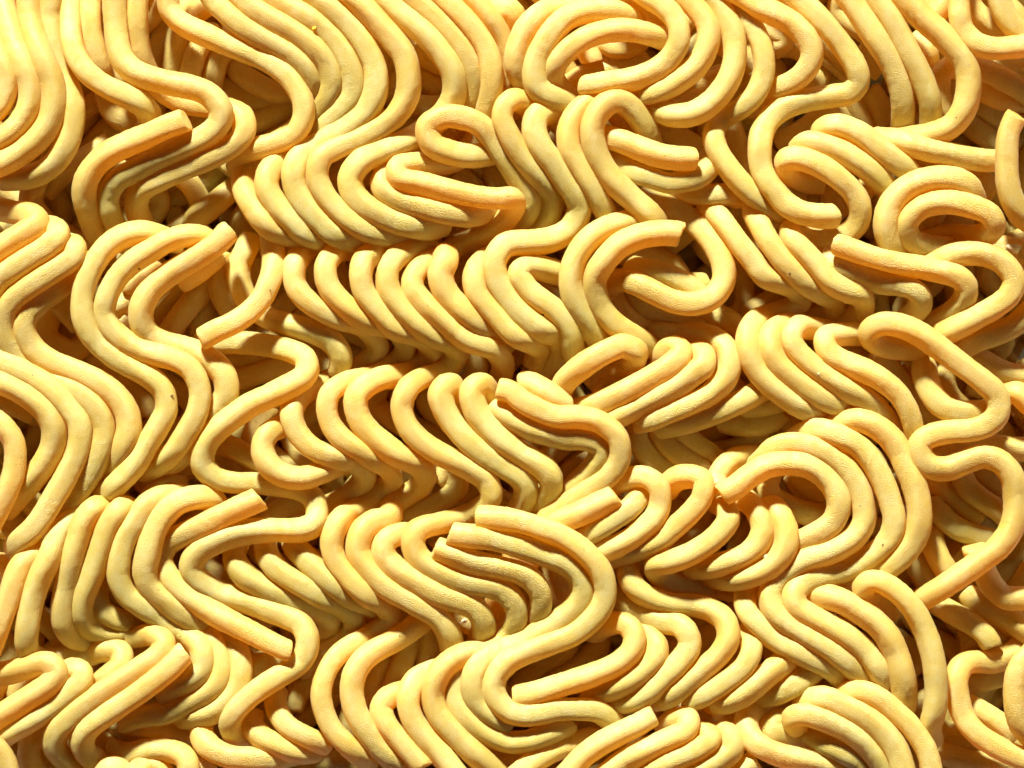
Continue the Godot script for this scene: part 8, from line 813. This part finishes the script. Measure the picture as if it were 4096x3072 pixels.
	d([709,465,-4343, 593,426,-4067, 607,418,-3771, 736,382,-3470, 706,326,-3186, 570,352,-2876, 555,388,-2581, 669,371,-2269, 679,418,-1972, 575,386,-1689, 479,310,-1381, 555,289,-1096, 625,345,-775, 529,342,-496, 446,303,-180, 552,289,101, 628,292,383, 511,256,697, 482,265,986, 632,293,1288, 652,292,1578, 537,275,1891, 569,370,2175, 697,416,2437, 715,357,2620, 683,390,2762, 596,404,3044, 604,401,3372, 715,413,3649, 760,365,3827, 740,400,3969])
	d([816,360,-4356, 764,368,-4059, 867,384,-3776, 919,362,-3456, 828,423,-3171, 735,400,-2856, 766,433,-2569, 864,369,-2254, 822,343,-1962, 697,291,-1701, 691,406,-1367, 794,364,-1095, 791,322,-766, 664,256,-492, 679,379,-172, 785,362,103, 769,445,390, 654,416,699, 741,418,979, 848,444,1287, 773,419,1569, 714,433,1891, 832,413,2164, 915,396,2445, 847,436,2762, 769,431,3051, 854,386,3372, 948,384,3651, 897,448,3967])
	d([987,302,-4359, 928,349,-4076, 1000,286,-3804, 1087,333,-3493, 1022,265,-3204, 915,314,-2885, 1015,265,-2602, 1111,273,-2293, 1032,250,-1999, 920,280,-1693, 957,277,-1392, 1057,272,-1087, 1022,259,-792, 877,328,-486, 859,356,-193, 957,376,83, 970,282,417, 838,376,678, 820,287,1007, 937,329,1274, 911,293,1605, 825,333,1868, 853,268,2199, 981,270,2464, 930,285,2800, 838,308,3065, 938,258,3388, 1052,282,3658, 981,278,3995])
	d([1124,378,-4349, 1119,346,-4060, 1226,365,-3782, 1232,365,-3455, 1099,396,-3183, 1057,383,-2856, 1133,391,-2574, 1178,387,-2247, 1074,394,-1971, 977,403,-1690, 1040,432,-1372, 1132,389,-1086, 1036,411,-773, 949,450,-491, 1046,417,-179, 1137,355,102, 1035,412,382, 977,479,559, 989,433,709, 1098,358,977, 1159,334,1294, 1064,348,1578, 1032,421,1717, 1055,377,1896, 1186,330,2169, 1228,382,2308, 1221,346,2455, 1164,302,2634, 1105,354,2768, 1078,406,2909, 1091,354,3057, 1139,318,3205, 1211,385,3369, 1272,345,3657, 1160,371,3971])
	d([1293,387,-4346, 1318,424,-4050, 1415,441,-3770, 1396,388,-3445, 1277,408,-3170, 1239,383,-2855, 1326,378,-2573, 1356,392,-2242, 1244,444,-1957, 1157,381,-1688, 1249,411,-1364, 1316,387,-1084, 1212,409,-768, 1139,390,-487, 1265,394,-181, 1319,371,107, 1214,395,388, 1195,381,705, 1316,376,976, 1343,350,1297, 1246,321,1579, 1278,279,1894, 1415,243,2177, 1403,320,2464, 1286,361,2766, 1299,263,3068, 1429,275,3381, 1453,302,3673, 1340,362,3980])
	d([1461,303,-4359, 1373,295,-4077, 1424,299,-3795, 1571,381,-3484, 1495,360,-3198, 1413,433,-2873, 1523,389,-2603, 1609,366,-2297, 1510,368,-2014, 1484,399,-1691, 1597,367,-1416, 1630,407,-1094, 1543,406,-815, 1472,408,-490, 1562,355,-208, 1613,347,-68, 1647,456,76, 1556,407,394, 1442,406,669, 1490,332,992, 1549,416,1272, 1522,373,1598, 1396,404,1867, 1406,383,2194, 1511,435,2463, 1455,401,2787, 1336,398,3063, 1416,414,3377, 1511,437,3653, 1415,455,3963])
	d([1628,305,-4356, 1692,413,-4051, 1807,379,-3796, 1757,410,-3476, 1673,350,-3196, 1747,454,-2863, 1843,366,-2603, 1773,411,-2277, 1683,341,-2001, 1719,397,-1677, 1813,333,-1400, 1762,372,-1079, 1645,294,-807, 1645,386,-479, 1747,313,-207, 1732,358,92, 1596,277,395, 1567,318,691, 1681,314,995, 1695,364,1276, 1560,235,1596, 1564,317,1886, 1692,318,2185, 1664,366,2458, 1559,285,2786, 1641,360,3066, 1748,302,3374, 1696,320,3654, 1603,289,3984])
	d([1794,300,-4361, 1870,402,-4077, 1982,331,-3807, 1898,331,-3484, 1844,315,-3200, 1943,432,-2886, 2021,333,-2609, 1921,334,-2289, 1861,325,-2004, 1930,417,-1683, 2003,346,-1404, 1923,385,-1083, 1818,318,-806, 1846,410,-478, 1935,352,-199, 1902,375,85, 1772,301,397, 1759,390,679, 1878,342,995, 1851,433,1284, 1715,343,1593, 1743,363,1873, 1873,349,2183, 1809,414,2467, 1718,336,2785, 1812,399,3047, 1910,361,3371, 1797,434,3642, 1772,343,3980])
	d([2023,368,-4346, 2131,441,-4059, 2209,405,-3793, 2102,451,-3481, 2063,370,-3196, 2168,391,-2880, 2226,370,-2597, 2117,401,-2285, 2038,328,-2004, 2106,375,-1678, 2185,336,-1396, 2104,385,-1075, 1996,304,-803, 2022,365,-486, 2114,325,-200, 2087,362,92, 1958,303,402, 1952,388,683, 2085,312,995, 2043,391,1279, 1923,363,1589, 1998,361,1869, 2118,345,2179, 2029,391,2455, 1968,369,2781, 2075,416,3052, 2156,388,3361, 2081,465,3640, 2018,421,3969])
	d([2200,363,-4352, 2310,444,-4072, 2381,384,-3799, 2272,436,-3480, 2248,399,-3189, 2405,422,-2894, 2413,372,-2610, 2305,404,-2293, 2311,379,-2005, 2453,409,-1701, 2435,334,-1415, 2301,393,-1098, 2288,338,-810, 2395,367,-490, 2415,297,-206, 2299,374,69, 2220,284,390, 2280,374,674, 2360,328,999, 2263,383,1275, 2159,330,1591, 2229,374,1874, 2319,350,2191, 2213,387,2464, 2153,340,2788, 2269,408,3052, 2322,346,3379, 2206,373,3655, 2207,361,3980])
	d([2377,342,-4361, 2511,427,-4005, 2514,370,-3646, 2402,406,-3291, 2554,407,-2959, 2575,369,-2556])
	d([2458,370,-2202, 2529,310,-1922, 2631,317,-1644, 2586,284,-1320, 2462,335,-1045, 2476,296,-744, 2601,345,-434, 2570,311,-153, 2464,380,128, 2420,307,455, 2510,289,740, 2558,310,1029, 2433,388,1337, 2349,341,1619, 2423,398,1903, 2502,344,2224, 2394,379,2498, 2335,324,2779, 2464,403,3078, 2504,333,3381, 2390,370,3655, 2381,309,3980])
	d([2550,416,-4344, 2692,375,-4006, 2688,329,-3641, 2543,323,-3313, 2582,261,-2956, 2671,281,-2756, 2692,259,-2570])
	d([2540,470,-2197, 2543,452,-1908, 2678,427,-1640, 2690,407,-1313, 2582,416,-1038, 2636,344,-760, 2778,293,-452, 2723,385,-163, 2635,345,119, 2705,300,437, 2822,250,716, 2772,335,999, 2653,320,1314, 2671,337,1612, 2780,325,1892, 2790,365,2212, 2684,324,2491, 2615,338,2777, 2697,331,3104, 2752,427,3378, 2654,342,3662, 2552,341,3978])
	d([2848,299,-4361, 2948,277,-4081, 2934,399,-3783, 2812,363,-3474, 2747,420,-3176, 2840,355,-2864, 2896,390,-2574, 2783,379,-2263, 2704,401,-1981, 2785,308,-1702, 2877,402,-1376, 2783,384,-1096, 2687,455,-771, 2788,412,-502, 2889,431,-184, 2806,377,101, 2734,433,381, 2886,374,682, 2947,397,970, 2835,352,1289, 2828,392,1571, 2963,351,1878, 2988,363,2169, 2889,347,2451, 2844,357,2776, 2952,336,3050, 2999,302,3204, 3006,380,3378, 2914,344,3655, 2814,400,3981])
	d([3066,332,-4352, 3153,311,-3997, 3034,329,-3609, 2954,374,-3216, 3093,365,-2829])
	d([3072,401,-2555, 2972,339,-2281, 2927,427,-2002, 3063,323,-1697, 3071,360,-1400, 2958,324,-1093, 2956,340,-808, 3128,224,-510, 3064,347,-226, 2988,296,95, 3083,273,369, 3207,229,688, 3128,295,972, 3051,256,1253, 3141,247,1576, 3241,263,1852, 3186,257,2177, 3084,227,2451, 3104,248,2789, 3204,258,3062, 3195,247,3392, 3077,248,3665, 3012,362,3979])
	d([3186,416,-4347, 3310,380,-3983, 3284,330,-3806, 3196,374,-3591, 3210,357,-3204, 3293,406,-3004, 3316,370,-2833])
	d([3249,452,-2550, 3150,406,-2280, 3174,359,-1987, 3291,347,-1677, 3266,370,-1390, 3128,354,-1084, 3113,387,-796, 3211,354,-478, 3229,331,-190, 3092,428,122, 3029,400,404, 3153,381,718, 3185,416,1001, 3064,396,1274, 3037,350,1600, 3166,435,1861, 3174,389,2187, 3064,379,2460, 3063,343,2641, 3116,395,2778, 3244,399,3046, 3209,376,3372, 3123,380,3654, 3198,374,3973])
	d([3497,419,-4345, 3481,413,-4059, 3402,436,-3776, 3330,398,-3457, 3391,442,-3174, 3481,385,-2853, 3389,383,-2577, 3287,294,-2271, 3348,361,-1983, 3458,298,-1706, 3379,267,-1377, 3280,258,-1097, 3353,351,-788, 3450,337,-506, 3366,413,-185, 3306,340,100, 3409,368,371, 3477,386,684, 3381,397,960, 3367,399,1291, 3501,372,1559, 3545,396,1877, 3443,433,2157, 3390,401,2449, 3496,407,2769, 3572,386,3047, 3481,472,3365, 3368,457,3637, 3420,420,3974])
	d([3569,286,-4358, 3645,378,-4069, 3551,319,-3799, 3500,397,-3461, 3624,322,-3193, 3670,367,-2886, 3572,313,-2612, 3568,374,-2273, 3698,325,-2008, 3700,342,-1684, 3582,320,-1414, 3568,370,-1081, 3665,309,-802, 3678,395,-476, 3576,340,-202, 3497,364,80, 3585,293,402, 3648,399,690, 3548,353,1008, 3447,279,1279, 3514,234,1612, 3601,271,1893, 3490,291,2201, 3417,261,2482, 3539,243,2800, 3598,263,3084, 3458,280,3388, 3454,341,3675, 3594,315,3985])
	d([3735,384,-4353, 3804,403,-4065, 3711,340,-3779, 3670,389,-3467, 3801,358,-3199, 3838,358,-2872, 3734,361,-2590, 3758,359,-2280, 3881,358,-2009, 3842,422,-1681, 3746,383,-1405, 3790,421,-1081, 3902,372,-808, 3855,435,-487, 3749,397,-211, 3736,430,80, 3839,401,395, 3858,405,689, 3738,386,995, 3645,385,1280, 3747,363,1603, 3782,410,1880, 3672,334,2196, 3616,305,2485, 3663,368,2662, 3726,343,2792, 3755,382,3081, 3632,334,3384, 3633,352,3671, 3773,326,3977])
	d([4050,406,-4347, 4015,447,-4057, 3912,350,-3788, 3964,469,-3453, 4087,386,-3188, 4014,383,-2876, 3920,367,-2594, 3965,431,-2268, 4073,336,-1992, 4017,371,-1667, 3921,326,-1394, 3891,301,-1074, 3989,241,-790, 4004,342,-455, 3896,301,-183, 3809,304,95, 3918,266,412, 3966,297,698, 3839,264,1010, 3813,348,1290, 3937,337,1594, 3949,377,1880, 3835,296,2201, 3834,354,2487, 3974,325,2787, 3935,368,3056, 3853,273,3391, 3905,312,3688, 4046,311,3988])
	d([4167,297,-4356, 4147,351,-4065, 4061,265,-3793, 4119,372,-3477, 4256,331,-3207, 4179,355,-2871, 4100,339,-2594, 4183,442,-2278, 4274,382,-2005, 4181,428,-1681, 4106,376,-1402, 4187,458,-1083, 4271,392,-803, 4176,407,-488, 4074,377,-207, 4090,394,84, 4196,367,404, 4152,450,682, 4025,364,992, 4020,341,1288, 4134,361,1599, 4102,421,1878, 3995,361,2193, 4010,359,2476, 4143,357,2784, 4081,416,3069, 3983,360,3382, 4062,366,3660, 4176,391,3972])
	d([4400,347,-4353, 4326,388,-4067, 4258,349,-3783, 4364,454,-3468, 4454,337,-3203, 4335,427,-2874, 4299,372,-2594, 4408,414,-2283, 4465,325,-2001, 4350,396,-1680, 4288,339,-1401, 4369,403,-1088, 4444,350,-795, 4339,419,-470, 4248,342,-197, 4266,391,82, 4374,333,404, 4309,417,691, 4194,316,1003, 4205,334,1286, 4322,336,1597, 4263,400,1877, 4167,298,2199, 4233,360,2477, 4340,339,2786, 4250,406,3056, 4197,323,3390, 4305,414,3649, 4392,353,3976])
	d([4592,362,-4352, 4493,428,-4062, 4474,370,-3786, 4597,445,-3475, 4633,372,-3197, 4507,447,-2877, 4503,359,-2594, 4623,421,-2283, 4640,358,-2000, 4513,429,-1685, 4467,338,-1398, 4571,361,-1079, 4612,326,-793, 4516,400,-471, 4418,328,-199, 4439,392,94, 4547,339,408, 4475,393,683, 4371,316,1002, 4420,358,1282, 4520,333,1597, 4431,389,1874, 4362,303,2199, 4458,389,2464, 4529,354,2786, 4428,395,3060, 4412,343,3387, 4534,418,3646, 4575,357,3976])
	d([4776,391,-4351, 4657,437,-4029, 4696,407,-3711, 4821,429,-3404, 4825,395,-3260, 4762,445,-3078, 4662,409,-2772, 4723,454,-2454, 4822,400,-2132, 4730,452,-1807, 4629,402,-1496, 4643,468,-1176, 4756,399,-854, 4669,434,-491])
	d([4554,385,-143, 4650,397,167, 4692,433,496, 4580,393,816, 4540,398,1126, 4682,358,1432, 4640,418,1755, 4542,383,2074, 4639,435,2380, 4727,391,2696, 4611,455,3006, 4608,387,3344, 4746,439,3643, 4762,413,3966])
	d([4959,351,-4347, 4844,425,-4060, 4856,359,-3792, 4986,438,-3483, 4995,363,-3196, 4866,448,-2875, 4908,376,-2599, 5026,424,-2288, 5002,364,-2002, 4869,450,-1685, 4886,372,-1401, 4991,418,-1084, 4989,376,-795, 4842,471,-487, 4804,382,-200, 4879,446,83, 4941,377,407, 4823,443,680, 4741,369,999, 4818,455,1275, 4893,375,1600, 4780,427,1871, 4742,358,2192, 4863,427,2453, 4891,355,2791, 4770,424,3059, 4811,354,3378, 4929,427,3638, 4934,349,3981])


func crumbs_of_the_surface() -> void:
	crumb(-1694, 1636, -3047, 19, 1)
	crumb(2628, 1676, -91, 17, 0)
	crumb(-424, 1110, 2069, 31, 0)
	crumb(4395, 933, 250, 41, 0)
	crumb(4339, 1365, -1173, 52, 0)
	crumb(2169, 1619, 1482, 22, 0)
	crumb(-1439, 1562, -2271, 10, 2)
	crumb(3035, 1571, -3280, 12, 2)
	crumb(-2255, 1616, 1708, 8, 2)
	crumb(3181, 1636, 1378, 9, 2)
	crumb(-2915, 1654, 101, 11, 2)
	crumb(-679, 1431, -47, 9, 2)
	crumb(-4274, 1654, 2860, 10, 2)
	crumb(-2348, 1631, 2954, 8, 2)
	crumb(-4112, 1637, -74, 9, 2)
	crumb(-971, 1487, 2171, 8, 2)
	crumb(-2959, 1738, -2139, 9, 2)
	crumb(637, 1645, -1904, 9, 2)
	crumb(267, 1618, -599, 14, 2)
	crumb(-3197, 1644, -986, 9, 2)
	crumb(2271, 1663, -3116, 8, 2)
	crumb(2382, 1656, -948, 8, 2)
	crumb(398, 1706, 1438, 7, 2)
	crumb(-2567, 1578, 2387, 8, 2)
	crumb(106, 1664, -647, 7, 2)
	crumb(2982, 1670, 1044, 8, 2)
	crumb(3809, 1661, -2283, 8, 2)
	crumb(-2072, 1655, -805, 8, 2)
